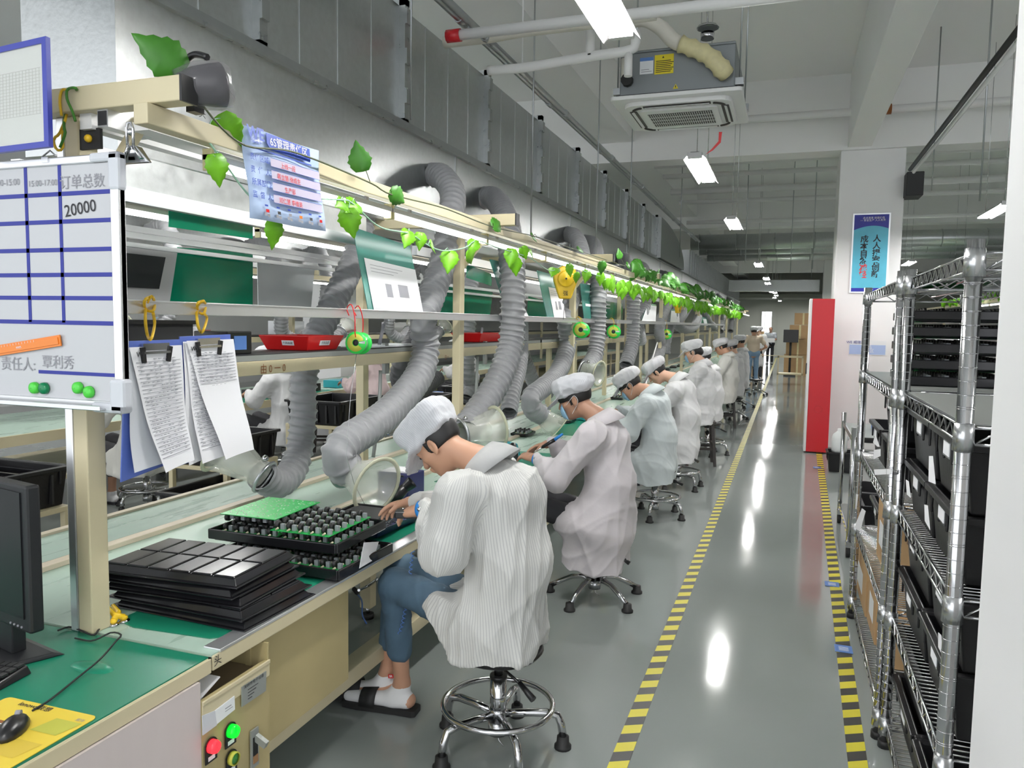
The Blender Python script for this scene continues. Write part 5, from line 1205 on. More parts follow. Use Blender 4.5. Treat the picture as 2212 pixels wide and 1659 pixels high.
for k, (dx, dy, rz, z, lb) in enumerate(((0, 0, -.03, .0, 'bottom empty black blister tray of the stack by the post'), (-.015, -.0, -.02, .0305, 'second empty black blister tray from the bottom of the stack'), (-.05, .01, .04, .061, 'third empty black blister tray in the stack, slightly turned'), (-.07, .0, .02, .0915, 'fourth empty black blister tray in the stack'), (-.075, .005, .07, .122, 'top empty black blister tray of the stack, all compartments showing'))):
    blister(lb, (-1.865 + dx, 2.145 + dy, TZ + .004 + z), rz)
# populated circuit board trays
_proto = {}
def populate(o, nx, ny, w, d):
    if not _proto:
        _proto['choke'] = MB('choke_black').lathe([(.0065, -.007), (.0165, -.007), (.0165, .007), (.0065, .007)], 12, Matrix.Rotation(PI / 2, 4, 'Y')).build('choke').data
        _proto['capacitor'] = MB('capacitor_grey').box((0, 0, 0), (.017, .012, .022)).build('capacitor').data
        _proto['pin_header'] = MB('beige_peg').cyl((0, 0, 0), (.012, 0, .009), .004, 6).build('pin_header').data
        for k in list(bpy.data.objects):
            if k.name in ('choke', 'capacitor', 'pin_header'): bpy.data.objects.remove(k)
    for i in range(nx):
        for j in range(ny):
            x, y = -w / 2 + w * (i + .35) / nx, -d / 2 + d * (j + .5) / ny
            for nm, dx, dy, z in (('choke', 0, 0, .019), ('capacitor', w / nx * .42, 0, .014), ('pin_header', .004, -d / ny * .42, .004)):
                q = bpy.data.objects.new(nm, _proto[nm]); COL.objects.link(q); q.parent = o; q.location = (x + dx, y + dy, z)
def board_tray(label, loc, rot, boards):
    t = make_tray(.60, .40, .05, 'board_tray', label); t.location = loc; t.rotation_euler = (0, 0, rot); t['group'] = 'trays of circuit boards on the bench'
    for (x, y, z, fl) in boards:
        b, c = make_pcb(5, 6, .27, .33)
        c = MB('choke_black')
        if fl:
            b.mat('solder_dot')
            for q in range(170): u, v = rnd.uniform(-.125, .125), rnd.uniform(-.155, .155); b.box((u, v, -.0012), (.0045, .0045, .0016))
        o = b.build('circuit_board', t); populate(o, 5, 6, .27, .33); o.location = (x, y, z + (.036 if fl else 0))
        if fl: o.rotation_euler = (PI, 0, 0)
    return t
BX, BY = -1.90, 2.70
board_tray('bottom black tray of the circuit board stack, boards between trays', (BX + .04, BY - .03, TZ + .004), -.03, [(-.145, 0, .03, False), (.145, 0, .03, False)])
board_tray('upper black tray of circuit boards, one green board upside down on top', (BX - .02, BY + .02, TZ + .082), .02, [(-.145, 0, .03, False), (.145, 0, .03, False), (-.145, .01, .07, True), (.13, -.03, .072, False)])
cv = make_tray(.26, .34, .03, 'parts_tray', 'small plain black tray behind the board stack by the blue tray'); cv.location = (-1.80, 3.02, TZ + .09); MB('black_matte').bb(-.11, .11, -.15, .15, .02, .026).build('insert', cv)
slip('note_card', [at_x(786, 1172, -1.555), at_x(818, 1170, -1.575), at_x(806, 1210, -1.555), at_x(776, 1228, -1.54)], .0006, 'handwritten white note taped on the board tray edge', 'paper', 'note')
t = tray_at(3.22, -1.80, .22, .40, .045, 'navy', 'pin_tray', 'dark blue tray of loose wire pins by the first worker hand', 'tray', z=TZ + .006, rot=-.08)
pin = MB('steel', 'black_plastic')
for k in range(70):
    a, b_ = rnd.uniform(-.05, .05), rnd.uniform(-.06, .1); c_ = rnd.uniform(0, 3.1); d = Vector((math.cos(c_), math.sin(c_), rnd.uniform(-.1, .3))) * .02; pin.cur = k % 2; pin.bar(Vector((a, b_, .015)) - d, Vector((a, b_, .018)) + d, .002, .002)
o = pin.build('wire_pins'); o.location = t.location; o['kind'] = 'stuff'; tag(o, 'loose little wire pins in the dark blue tray', 'pins')
# soldering stations
def station(px, py, z, label, sc=1.0, yaw=0.25, m='teal_station', loc=None):
    p = loc or at_z(px, py, z); t = thing('soldering_station', label, 'soldering station', tuple(p), yaw, 'soldering stations')
    MB(m).hexa([(-.09 * sc, -.06 * sc, 0), (.09 * sc, -.06 * sc, 0), (.09 * sc, .06 * sc, 0), (-.09 * sc, .06 * sc, 0)], [(-.09 * sc, -.06 * sc, .095 * sc), (.06 * sc, -.06 * sc, .095 * sc), (.06 * sc, .06 * sc, .095 * sc), (-.09 * sc, .06 * sc, .095 * sc)]).build('case', t, .008)
    MB('black_plastic').hexa([(.0895 * sc, -.05 * sc, .01 * sc), (.092 * sc, -.05 * sc, .01 * sc), (.092 * sc, .05 * sc, .01 * sc), (.0895 * sc, .05 * sc, .01 * sc)], [(.062 * sc, -.05 * sc, .088 * sc), (.066 * sc, -.05 * sc, .088 * sc), (.066 * sc, .05 * sc, .088 * sc), (.062 * sc, .05 * sc, .088 * sc)]).cyl((.08 * sc, .02 * sc, .04 * sc), (.10 * sc, .02 * sc, .045 * sc), .014 * sc, 12).build('front_panel', t)
    MB('white_plastic').bb(-.05 * sc, .03 * sc, -.062 * sc, -.0605 * sc, .03 * sc, .07 * sc).build('label', t)
    return t
station(0, 0, 0, 'teal soldering station in front of the second worker', 1.2, .9, loc=(-1.93, 5.25, TZ + .006))
station(0, 0, 0, 'teal and black soldering station on the belt beyond the first cone', 1.2, -.6, loc=(-2.45, 5.75, TZ + .002))
station(0, 0, 0, 'teal soldering station in front of the third worker', 1.2, .9, loc=(-1.92, 7.75, TZ + .006))
t = thing('soldering_station', 'dark blue soldering station with papers on top behind the first worker hand', 'soldering station', (-2.02, 3.80, TZ + .002), -.1); MB('navy').bb(-.09, .11, -.08, .09, 0, .16).build('case', t, .006); MB('paper').box((.0, .0, .164), (.16, .13, .004), Matrix.Rotation(.15, 3, 'Z')).box((.01, .01, .169), (.15, .12, .003)).build('papers', t)
t = thing('iron_holder', 'black soldering iron holder beside the first worker hand', 'holder', (-1.90, 3.56, TZ + .004), .4)
MB('black_plastic').hexa([(-.06, -.05, 0), (.06, -.05, 0), (.06, .05, 0), (-.06, .05, 0)], [(-.05, -.04, .035), (.05, -.04, .035), (.05, .04, .035), (-.05, .04, .035)]).build('base', t, .005)
MB('black_plastic').tube([(-.03, 0, .03), (-.01, 0, .075), (.04, 0, .12)], [.032, .036, .026], 14).tube([(.04, 0, .12), (.075, 0, .15)], [.026, .034], 14, False).build('cup', t)
MB('black_rubber').tube(spline([(-.05, .03, .02), (-.09, .05, .06), (-.10, .06, .13), (-.05, .08, .17), (.02, .1, .16)], .012), .005, 6).build('cord', t)
t = thing('iron_holder', 'black soldering iron holder in front of the second worker', 'holder', (-1.78, 5.02, TZ + .004), .3); MB('black_plastic').bb(-.04, .04, -.05, .05, 0, .10).tube([(0, 0, .09), (.0, .05, .14)], [.03, .025], 12).build('body', t, .008)
def smalltray(px, py, lb, nx=4, ny=2):
    p = at_z(px, py, TZ + .003); t = make_tray(.15, .22, .03, 'parts_tray', lb); t['group'] = 'small trays on the belt'; t.location = (p.x, p.y, TZ + .004); b, c = make_pcb(nx, ny, .12, .18); b.build('board', t).location.z = .022; co_ = c.build('components', t); co_.location.z = .022; co_['kind'] = 'stuff'
smalltray(1130, 940, 'small black component tray beyond the first cone on the belt', 3, 3); smalltray(1188, 912, 'small black component tray under the second worker cone', 3, 3); smalltray(1222, 912, 'small black component tray close to the second worker sleeve', 3, 3); smalltray(1335, 862, 'small black component tray in front of the third worker', 3, 3)
for i, (px, py) in enumerate(((1440, 800), (1455, 795), (1470, 792), (1425, 806))):
    smalltray(px, py, f'{ORD[i]} far small tray of parts on the bench before the fourth worker', 4, 4)

# ================================================================== CONTROL BOX AND COMPUTER DESK
XB = -1.557
t = thing('control_box', 'cream control box with red and green lamps at the bench head', 'control box', (XB, 1.85, 0))
yb0 = y0 = at_x(435, 1517, XB).y; y1 = at_x(580.5, 1425, XB).y; ZB = at_x(435, 1517, XB).z
Y0, Y1 = y0 - 1.85, y1 - 1.85
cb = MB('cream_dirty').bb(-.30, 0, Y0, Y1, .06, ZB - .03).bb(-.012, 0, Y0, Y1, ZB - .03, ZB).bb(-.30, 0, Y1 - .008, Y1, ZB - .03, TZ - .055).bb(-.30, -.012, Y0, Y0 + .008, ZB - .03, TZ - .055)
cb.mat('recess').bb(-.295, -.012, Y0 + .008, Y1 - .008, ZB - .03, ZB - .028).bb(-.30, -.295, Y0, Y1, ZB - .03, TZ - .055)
cb.build('case', t)
MB('cream').bb(0, .004, Y0, Y1, ZB - .055, ZB).bb(0, .007, Y0, Y1, ZB - .012, ZB + .001).build('front_lip', t, .002)
MB('paper').box((-.07, Y0 + .06, ZB + .012), (.10, .09, .004), Matrix.Rotation(.35, 3, 'X')).build('stored_paper', t)
f = lambda px, py: at_x(px, py, XB + .005) - Vector(t.location)
def plate(px4, m, name, th=.003):
    q = [f(*p) for p in px4]; return MB(m).hexa([p for p in q], [p + Vector((th, 0, 0)) for p in q]).build(name, t)
pl_ = plate([(521, 1484), (574, 1449), (573, 1492), (521, 1527)], 'plate_grey', 'rating_plate')
tx = MB('print_black'); c = f(547, 1479); tx.text('深圳市电子设备', frame(c + Vector((.0036, 0, .012)), (0, 1, 0), (0, 0, 1)), .014, 'CENTER', 0); 
for k in range(4): tx.bb(c.x + .0032, c.x + .0036, c.y - .03, c.y + .02 - .01 * k, c.z - .004 - k * .010, c.z - .002 - k * .010)
tx.build('lettering', pl_)
lbx = plate([(463, 1535), (505, 1503), (506, 1532), (467, 1564)], 'label_white', 'asset_label'); q = f(492, 1527); MB('print_grey').bb(q.x + .0032, q.x + .0036, q.y - .015, q.y + .012, q.z, q.z + .003).bb(q.x + .0032, q.x + .0036, q.y - .015, q.y + .018, q.z - .008, q.z - .006).build('lettering', lbx)
plate([(436, 1546), (463, 1535), (467, 1566), (437, 1588)], 'paper_grey', 'faded_label')
def btn(px, py, m, name, r=.020, proud=.024):
    q = f(px, py); T = Matrix(((0, 0, 1, q.x), (1, 0, 0, q.y), (0, 1, 0, q.z), (0, 0, 0, 1)))
    pl = MB('black_plastic').prism([(-.024, -.048), (.024, -.048), (.024, .010)] + [(.026 * math.cos(a), .026 * math.sin(a)) for a in [PI * (.1 + .8 * k / 10) for k in range(11)]] + [(-.024, .010)], .003, T).mat('label_white').bb(q.x + .003, q.x + .0036, q.y - .014, q.y + .014, q.z - .042, q.z - .029).build(name + '_plate', t)
    MB(m).lathe([(r, .003), (r, proud * .7), (r * .86, proud), (.001, proud)], 24, T).build(name, t)
    return q, T
btn(497, 1578, 'lamp_green', 'green_lamp'); btn(455, 1611, 'lamp_red', 'red_lamp')
q, T = btn(499, 1637, 'button_green', 'push_button', .017, .016); MB('pad_lime').lathe([(.018, .003), (.021, .003), (.021, .018), (.017, .018)], 24, T).build('button_ring', t)
q = f(548, 1610); sw = MB('plate_grey').bb(q.x, q.x + .006, q.y - .018, q.y + .018, q.z - .07, q.z + .055).build('switch_plate', t)
MB('black_plastic').bb(q.x + .006, q.x + .008, q.y - .011, q.y + .011, q.z - .03, q.z + .03).mat('cardboard_edge').bb(q.x + .006, q.x + .009, q.y - .011, q.y + .011, q.z - .055, q.z - .03).mat('plate_grey').box((q.x + .026, q.y + .004, q.z + .018), (.045, .016, .022), Matrix.Rotation(.45, 3, 'Y')).build('toggle', sw)

t = thing('computer_desk', 'desk with a pinkish side panel and green top at the bench head', 'desk', (-2.0, 1.3, 0))
S = lambda mb: shift(mb, t)
S(MB('cream').bb(-3.3, XE, .4, 1.775, TZ - .035, TZ - .004)).build('desk_top', t, .003)
S(MB('mat_green').bb(-3.3, XE - .004, .42, 1.775, TZ - .004, TZ)).build('green_covering', t)
S(MB('pinkish').bb(XE - .02, XB - .002, .4, yb0 - .001, .05, TZ - .052)).build('side_panel', t)
S(MB('cream').bb(XE - .002, XE + .003, .4, 1.78, TZ - .05, TZ - .006)).build('edge_rail', t, .002)
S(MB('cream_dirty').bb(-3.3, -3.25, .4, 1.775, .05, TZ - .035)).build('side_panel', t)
S(MB('mat_green').lathe([(.075, 0), (.07, .003), (.045, .007), (.02, .006), (.001, .005)], 24, Matrix.Translation((-1.83, 1.60, TZ - .0005)) @ Matrix.Diagonal((1.0, .45, 1, 1)))).build('bulge', t)
# monitor
p = at_z(95, 1395, TZ)
t = thing('monitor', 'black computer monitor at the left edge on the green desk', 'monitor', (-2.05, 1.55, TZ), -.20)
sc = MB('monitor_black').bb(-.44, .105, -.02, .02, .11, .53); sc.build('case', t, .008)
MB('screen_black').bb(-.42, .078, -.024, -.019, .15, .51).build('screen', t)
MB('print_grey').bb(.0, .004, -.0235, -.02, .122, .127).bb(.02, .024, -.0235, -.02, .122, .127).bb(.04, .044, -.0235, -.02, .122, .127).bb(.06, .064, -.0235, -.02, .122, .127).build('button_row', t)
MB('monitor_black').hexa([(-.2, -.06, 0), (.02, -.06, 0), (.06, .10, 0), (-.24, .10, 0)], [(-.2, -.05, .014), (.015, -.05, .014), (.05, .07, .014), (-.23, .07, .014)]).bb(-.14, -.04, .0, .04, .012, .2).build('stand', t, .004)
t = thing('keyboard', 'black keyboard at the left edge of the green desk', 'keyboard', tuple(at_z(22, 1462, TZ) + Vector((0, -.05, .0005))), .15)
MB('black_plastic').hexa([(-.4, -.08, 0), (.05, -.08, 0), (.05, .08, 0), (-.4, .08, 0)], [(-.39, -.07, .016), (.04, -.07, .016), (.04, .075, .026), (-.39, .075, .026)]).build('case', t, .004)
kk = MB('black_matte')
for i in range(20):
    for j in range(5): kk.box((-.375 + i * .0212, -.05 + j * .027, .024 + j * .0015), (.018, .022, .006))
kk.build('keys', t)
pc = [at_z(px, py, TZ + .002) for px, py in ((0, 1503), (205, 1546), (222, 1553), (216, 1560), (90, 1659))]
t = thing('mouse_pad', 'yellow mouse pad with lettering on the green desk corner', 'mouse pad', tuple(at_z(100, 1580, TZ + .0005)), 0)
c = Vector(t.location); A = at_z(0, 1503, TZ) - c; B = at_z(212, 1550, TZ) - c; u = (B - A).normalized(); v = Vector((u.y, -u.x, 0)); w = .30; hh = .26
O = B - u * w
T = frame(O + Vector((0, 0, .0005)), u, -v); T = Matrix.Translation(O + v * hh + Vector((0, 0, .001))) @ Matrix(((u.x, -v.x, 0, 0), (u.y, -v.y, 0, 0), (0, 0, 1, 0), (0, 0, 0, 1)))
base = MB('pad_yellow').prism([(x + w / 2, y + hh / 2) for x, y in rrect(w, hh, .015)], .002, T).build('pad', t)
pr = MB('pad_lime')
for x0, x1, y0, y1, m in ((.66, .93, .60, .84, 'pad_lime'), (.10, .5, .1, .42, 'pad_lime'), (.2, .45, .18, .34, 'pad_yellow'), (.55, .9, .2, .45, 'pad_orange'), (.25, .6, .45, .6, 'pad_orange'), (.20, .42, .46, .64, 'pad_brown')):
    pr.mat(m).add([T @ Vector((x0 * w, y0 * hh, .0026)), T @ Vector((x1 * w, y0 * hh, .0026)), T @ Vector(((x1 + .05) * w, y1 * hh, .0026)), T @ Vector(((x0 + .05) * w, y1 * hh, .0026))], [(0, 1, 2, 3)], False)
pr.text('lenovo联想', T @ Matrix.Translation((.38 * w, .93 * hh, 0)), .022, 'CENTER', .003, 'print_black', .01); pr.text('服务', T @ Matrix.Translation((.92 * w, .88 * hh, 0)), .013, 'CENTER', .003, 'print_grey'); pr.text('成为', T @ Matrix.Translation((.34 * w, .55 * hh, 0)), .036, 'CENTER', .0032, 'paper', .01)
pr.build('printing', base)
p = at_z(28, 1580, TZ + .004)
t = thing('computer_mouse', 'dark grey computer mouse on the yellow pad', 'mouse', (p.x, p.y, TZ + .0035), .5)
MB('black_plastic').ball((0, 0, .004), .032, 12, (.95, 1.8, .95)).build('shell', t)
for v_ in bpy.data.objects: pass
mm = t.children[0].data
for v_ in mm.vertices: v_.co.z = max(0, v_.co.z)
MB('print_grey').cyl((-.006, .03, .03), (.006, .03, .03), .008, 10).build('wheel', t)
cb_ = [at_z(px, py, TZ + .006) for px, py in ((70, 1535), (110, 1510), (160, 1470), (215, 1440), (250, 1400), (262, 1385), (240, 1380), (200, 1384), (160, 1378))]
for i in range(3, 7): cb_[i].z += .02
bpy.context.view_layer.update(); mc = MB('black_rubber').tube(spline(cb_, .015), .0028, 6).build('cable', t); mc.matrix_parent_inverse = t.matrix_world.inverted()
cb2 = [at_z(px, py, TZ + .008) for px, py in ((125, 1362), (150, 1354), (175, 1362), (202, 1372), (215, 1358), (230, 1350))]
tag(MB('black_rubber').tube(spline(cb2, .012), .003, 6).build('power_cord'), 'short black cord at the foot of the whiteboard post', 'cord')
# ================================================================== STOOLS
def make_stool(h, ring=True, label='x', feet_r=.27):
    t = thing('work_stool', label, 'stool', (0, 0, 0), 0, 'chrome work stools')
    MB('black_plastic').lathe([(.001, h - .045), (.13, h - .045), (.17, h - .03), (.185, h - .01), (.175, h), (.001, h)], 28).build('seat', t)
    MB('chrome').cyl((0, 0, .11), (0, 0, .30), .034, 18).cyl((0, 0, .14), (0, 0, .17), .038, 18).build('column', t)
    MB('steel').cyl((0, 0, .3), (0, 0, h - .04), .018, 12).mat('black_plastic').cyl((0, 0, h - .07), (0, 0, h - .04), .05, 14).cyl((0, 0, .295), (0, 0, .31), .036, 14).build('gas_lift', t)
    MB('black_plastic').tube([(.03, -.06, h - .06), (.14, -.12, h - .09)], .006, 6).tube([(.13, -.115, h - .085), (.20, -.15, h - .125)], [.010, .014], 8).build('lever', t)
    for k in range(5):
        a = 2 * PI * k / 5 + .35; c, s = math.cos(a), math.sin(a)
        if ring: pts = [(.03, .145), (.12, .15), (.20, .15), (.245, .14), (.262, .10), (feet_r, .05)]
        else: pts = [(.03, .115), (.08, .13), (.15, .12), (.22, .085), (feet_r - .01, .045)]
        lg = MB('chrome').tube([(r * c, r * s, z) for r, z in pts], .0165, 10).build('leg', t)
        MB('black_rubber').lathe([(.001, 0), (.036, 0), (.036, .012), (.027, .018), (.025, .05), (.001, .052)], 14, Matrix.Translation((feet_r * c, feet_r * s, 0))).build('rubber_foot', lg)
    if ring: MB('chrome').tube([(.225 * math.cos(a), .225 * math.sin(a), .185) for a in [2 * PI * q / 40 for q in range(40)]], .0125, 8, closed=True).build('foot_ring', t)
    MB('steel').cyl((0, 0, .06), (0, 0, .115), .04, 12).tube([(0, 0, .06), (.005, 0, .03), (.03, -.01, .015)], .003, 5).build('hub', t)
    return t
S1 = make_stool(.435, True, 'chrome stool with a foot ring under the nearest worker'); S1.location = (-1.06, 2.86, 0)
S2 = make_stool(.40, False, 'chrome five-legged stool without ring under the second worker', .30); S2.location = (-1.10, 4.72, 0); S2.rotation_euler.z = .3
dup(S1, 'chrome ringed stool under the third worker in the pale blue coat', (-1.09, 7.0, 0), .6)
dup(S1, 'chrome ringed stool under the fourth worker, ring showing below the coat', (-1.06, 8.35, 0), .2)
dup(S1, 'chrome ringed stool beside the black wooden stool', (-.98, 10.7, 0), .9)
dup(S2, 'far chrome stool, first past the seventh worker', (-.93, 15.1, 0), .5); dup(S2, 'far chrome stool, second past the seventh worker', (-.93, 17.3, 0), 1.0)
dup(S2, 'empty far chrome stool with a black seat by the standing people', (-.72, 20.6, 0), .1)
def wood_stool(x, y, h, label, rz=.2, foot=False):
    t = thing('wooden_stool', label, 'stool', (x, y, 0), rz, 'black wooden stools')
    MB('wood_stool').bb(-.17, .17, -.17, .17, h - .03, h).build('seat', t, .006)
    for sx in (-1, 1):
        for sy in (-1, 1): MB('wood_stool').bar((sx * .13, sy * .13, h - .03), (sx * .17, sy * .17, 0), .035, .035, (1, 0, 0)).build('leg', t)
    MB('wood_stool').bb(-.15, .15, -.16, -.135, .2, .23).bb(-.15, .15, .135, .16, .2, .23).bb(-.16, -.135, -.15, .15, .26, .29).bb(.135, .16, -.15, .15, .26, .29).build('stretcher', t)
    return t
p = at_z(1525, 1003, 0); wood_stool(-.99, 9.9, .56, 'black wooden stool under the fifth worker with the blue mask')
p = at_z(1582, 918, 0); wood_stool(-.97, 13.75, .50, 'black wooden stool under the seventh worker', .1)

# ================================================================== FAR SIDE OF THE LINE
def crate(x, y, z, w, d, h, rz, label, lined=False):
    t = make_bin(w, d, h, 'plastic_crate', False, label); t['category'] = 'crate'; t['group'] = 'black crates behind the bench'; t.location = (x, y, z); t.rotation_euler = (0, 0, rz)
    rb = MB('black_matte')
    n = 6
    for k in range(n):
        q = -w / 2 + w * (k + .5) / n; rb.bb(q - .006, q + .006, -d / 2 - .004, -d / 2 + .02, .02, h - .04)
    for k in range(4):
        q = -d / 2 + d * (k + .5) / 4; rb.bb(w / 2 - .02, w / 2 + .004, q - .006, q + .006, .02, h - .04)
    rb.build('stiffener', t)
    if lined:
        ld = MB('tray_black')
        for k in range(7): ld.bb(-w / 2 + .03, w / 2 - .03, -d / 2 + .05 + k * (d - .1) / 6 - .012, -d / 2 + .05 + k * (d - .1) / 6 + .008, h - .05, h - .035)
        ld.build('nested_tray', t)
    return t
def stand(x, y, w, d, h, label, rz=0):
    t = thing('crate_stand', label, 'stand', (x, y, 0), rz, 'cream crate stands')
    for sx in (-1, 1):
        for sy in (-1, 1): MB('cream').bb(sx * w / 2 - .018, sx * w / 2 + .018, sy * d / 2 - .018, sy * d / 2 + .018, 0, h - .03).build('leg', t)
    MB('cream').bb(-w / 2 - .02, w / 2 + .02, -d / 2 - .02, d / 2 + .02, h - .03, h).build('top', t, .003)
    MB('cream').bb(-w / 2, w / 2, -d / 2 - .015, -d / 2 + .015, .14, .18).bb(-w / 2, w / 2, d / 2 - .015, d / 2 + .015, .14, .18).build('rail', t)
    return t
stand(-4.05, 2.75, .62, .75, .70, 'cream stand under the black crate left of the whiteboard post', .0); crate(-4.05, 2.75, .702, .62, .80, .22, .0, 'big black crate with trays left of the whiteboard post', True)
t = crate(-4.25, 2.45, .935, .5, .4, .10, .3, 'black tray lying across the big crate at the left edge', False)
stand(-3.65, 4.30, .42, .60, .36, 'low cream stand hidden by the lined crate'); crate(-3.65, 4.30, .362, .44, .74, .24, .0, 'black crate lined with trays below the leftmost hose cone', True)
stand(-4.05, 4.78, .50, .55, .66, 'cream stand under the crate behind the second clipboard'); crate(-4.05, 4.78, .662, .54, .60, .22, .0, 'black crate on a stand between the clipboard and the leftmost hose')
stand(-4.0, 6.25, .55, .70, .80, 'cream stand with two crates left of the bench post'); crate(-4.0, 6.25, .802, .56, .74, .22, .0, 'upper black crate on the tall cream stand by the post'); crate(-4.0, 6.25, .20, .48, .6, .22, .0, 'lower black crate inside the tall cream stand')
stand(-4.0, 8.0, .55, .7, .66, 'cream stand under the crate right of the second hose'); crate(-4.0, 8.0, .662, .56, .74, .24, .0, 'black crate seen between the second hose and the post'); crate(-4.0, 9.6, .66, .56, .7, .24, .0, 'black crate seen behind the post and thick hose'); stand(-4.0, 9.6, .55, .7, .66, 'cream stand behind the thick hose')
# second production line
t = thing('assembly_line', 'second cream production line in the background beyond the far workers', 'workbench', (-6.6, 3, 0))
S = lambda mb: shift(mb, t)
S(MB('belt_green').bb(-7.4, -6.0, 3, 30, .72, .75)).build('belt_top', t)
S(MB('mat_green').bb(-6.4, -6.02, 7.5, 9.4, .75, .753)).build('bench_mat', t)
S(MB('cream').bb(-6.0, -5.97, 3, 30, .665, .755)).build('side_rail', t)
S(MB('cream').bb(-6.56, -6.52, 3, 30, 1.44, 1.51)).build('shelf_beam', t)
S(MB('black_matte').bb(-6.9, -6.53, 3, 30, 1.51, 1.53)).build('shelf_top', t)
S(MB('aluminium').bb(-6.45, -6.41, 3, 30, 1.80, 1.85)).build('paper_rail', t)
S(MB('cream').bb(-6.22, -6.17, 3, 30, 2.3, 2.36)).build('overhead_beam', t)
for k in range(9):
    y = 3.3 + 2.9 * k
    S(MB('cream').bb(-6.56, -6.50, y - .03, y + .03, .75, 2.36)).build('post', t); S(MB('cream').bb(-6.04, -5.98, y + .9, y + .96, 0, .67)).build('leg', t)
    S(MB('cream').bb(-7.3, -6.1, y - .03, y + .03, 2.36, 2.42)).build('arm', t)
S(MB('cream').bb(-7.3, -6.0, 3, 30, .3, .34)).build('lower_shelf', t)
b2 = thing('supply_duct', 'background galvanised duct above the second line', 'duct', (-7, 3, 2.5)); shift(MB('galvanised').bb(-7.4, -6.9, 2.4, 40, 2.45, 3.1), b2).build('duct_section', b2)
for k in range(8):
    dup(st, f'{ORD[k]} light strip over the background line, from the camera end', (-6.26, 3.2 + 1.3 * k, 2.26), group='light strips over the background line')
def bghose(y, lean, label, x=-6.5):
    a = Vector((x - .35, y, 2.7)); return hose([a, a + Vector((.25, .0, .05)), a + Vector((.42, lean * .3, -.35)), a + Vector((.40, lean * .6, -.9)), a + Vector((.36, lean, -1.15)), a + Vector((.48, lean + .2, -1.25)), a + Vector((.52, lean + .42, -1.12))], .10, label, (.15, .16) if y % 2 > 1 else None, nn=14)
for k, y in enumerate((5.2, 6.9, 8.6, 9.9, 11.6, 13.4)): bghose(y, .25 * (-1) ** k, f'{ORD[k]} grey fume hose of the background line, from the camera end')
for k, (y, lb) in enumerate(((7.2, 'red tray on the background shelf behind the left clipboards'), (10.6, 'red tray on the background shelf near the small spool'), (14, 'red tray on the background shelf right of the second post'))):
    tray_at(y, -6.7, .26, .7, .07, 'red', 'red_tray', lb, grp='red trays on the shelves', z=1.531)
for k, (y, m, lb) in enumerate(((5.6, 'white_plastic', 'white box on the background shelf at the left end'), (9.0, 'label_white', 'white box on the background shelf above the green mat'), (12.2, 'paper', 'pile of white boxes on the background shelf, nearer'), (13.0, 'white_plastic', 'pile of white boxes on the background shelf, farther'), (15.4, 'tag_blue', 'blue crate on the background shelf seen by the upright hose'))):
    tag(MB(m).bb(-6.85, -6.6, y, y + .5, 1.531, 1.72).build('storage_box', bevel=.004), lb, 'box', 'boxes on the background shelf')
for k, (y, m, lb) in enumerate(((8.9, 'black_plastic', 'black box on the background bench behind the leftmost hose'), (9.7, 'teal_station', 'soldering unit on the background bench'), (10.4, 'white_plastic', 'small white unit on the background bench'), (7.9, 'black_plastic', 'black trays on the background bench beside the green mat'), (11.2, 'plate_grey', 'grey unit on the background bench behind the black cuff hose'))):
    tag(MB(m).bb(-6.42, -6.15, y, y + .34, .754, .86).build('bench_unit', bevel=.006), lb, 'equipment', 'units on the background bench')
hose([Vector((-2.95, 6.2, 2.45)), Vector((-3.25, 6.3, 2.3)), (905, 700, -3.3), (872, 770, -3.3), (862, 810, -3.35), (872, 836, -3.4), (908, 842, -3.45), (945, 815, -3.5)], .085, 'dark grey hose on the far side behind the second post', None, 'hose_dark')
hose([Vector((-2.95, 7.7, 2.45)), Vector((-3.2, 7.7, 2.3)), (1012, 700, -3.2), (1010, 800, -3.2), (1018, 830, -3.2), (1006, 862, -3.2)], .085, 'short grey hose end on the far side right of the post', None)

tag(MB('tag_blue').bb(-4.9, -4.5, 9.9, 10.3, .0, .72).build('blue_crate', bevel=.01), 'blue plastic crates stacked left of the second worker hose', 'crate')
dup(S1, 'background chrome ringed stool seen below the clipboards', (-5.50, 5.45, 0), .5)
dup(S1, 'background chrome stool of the worker left of the post', (-5.45, 3.4, 0), .1); dup(S1, 'background chrome stool under the white coat by the green mat', (-5.35, 7.3, 0), .2); dup(S1, 'background chrome stool under the pink coat', (-5.35, 9.3, 0), .7)
wood_stool(-5.6, 8.5, .6, 'background black wooden stool behind the leftmost hose', .4)
# ================================================================== RIGHT BAY SEEN THROUGH THE RACKS
t = thing('assembly_line', 'production line in the bay right of the column, seen through the racks', 'workbench', (4.2, 14, 0)); S = lambda mb: shift(mb, t)
S(MB('belt_green').bb(3.6, 5.0, 8, 30, .72, .75)).build('belt_top', t); S(MB('cream').bb(3.57, 3.6, 8, 30, .66, .755)).build('side_rail', t); S(MB('cream').bb(3.7, 3.76, 8, 30, 2.28, 2.34)).build('overhead_beam', t); S(MB('aluminium').bb(3.9, 3.94, 8, 30, 1.75, 1.8)).build('paper_rail', t)
for k in range(6): S(MB('cream').bb(4.0, 4.06, 9 + 3 * k, 9.06 + 3 * k, .75, 2.34)).build('post', t); S(MB('cream').bb(3.6, 3.66, 9 + 3 * k, 9.06 + 3 * k, 0, .7)).build('leg', t)
for k in range(8): dup(st, f'{ORD[k]} light strip of the right bay line, from the camera end', (3.72, 10 + 1.25 * k, 2.24), group='light strips of the right bay')
run('green ivy strand above the right bay lamps, seen through the racks', 9.5, 22, 3.60, 2.46, 2, 'leaf', 'vine_stem', .5, .16)
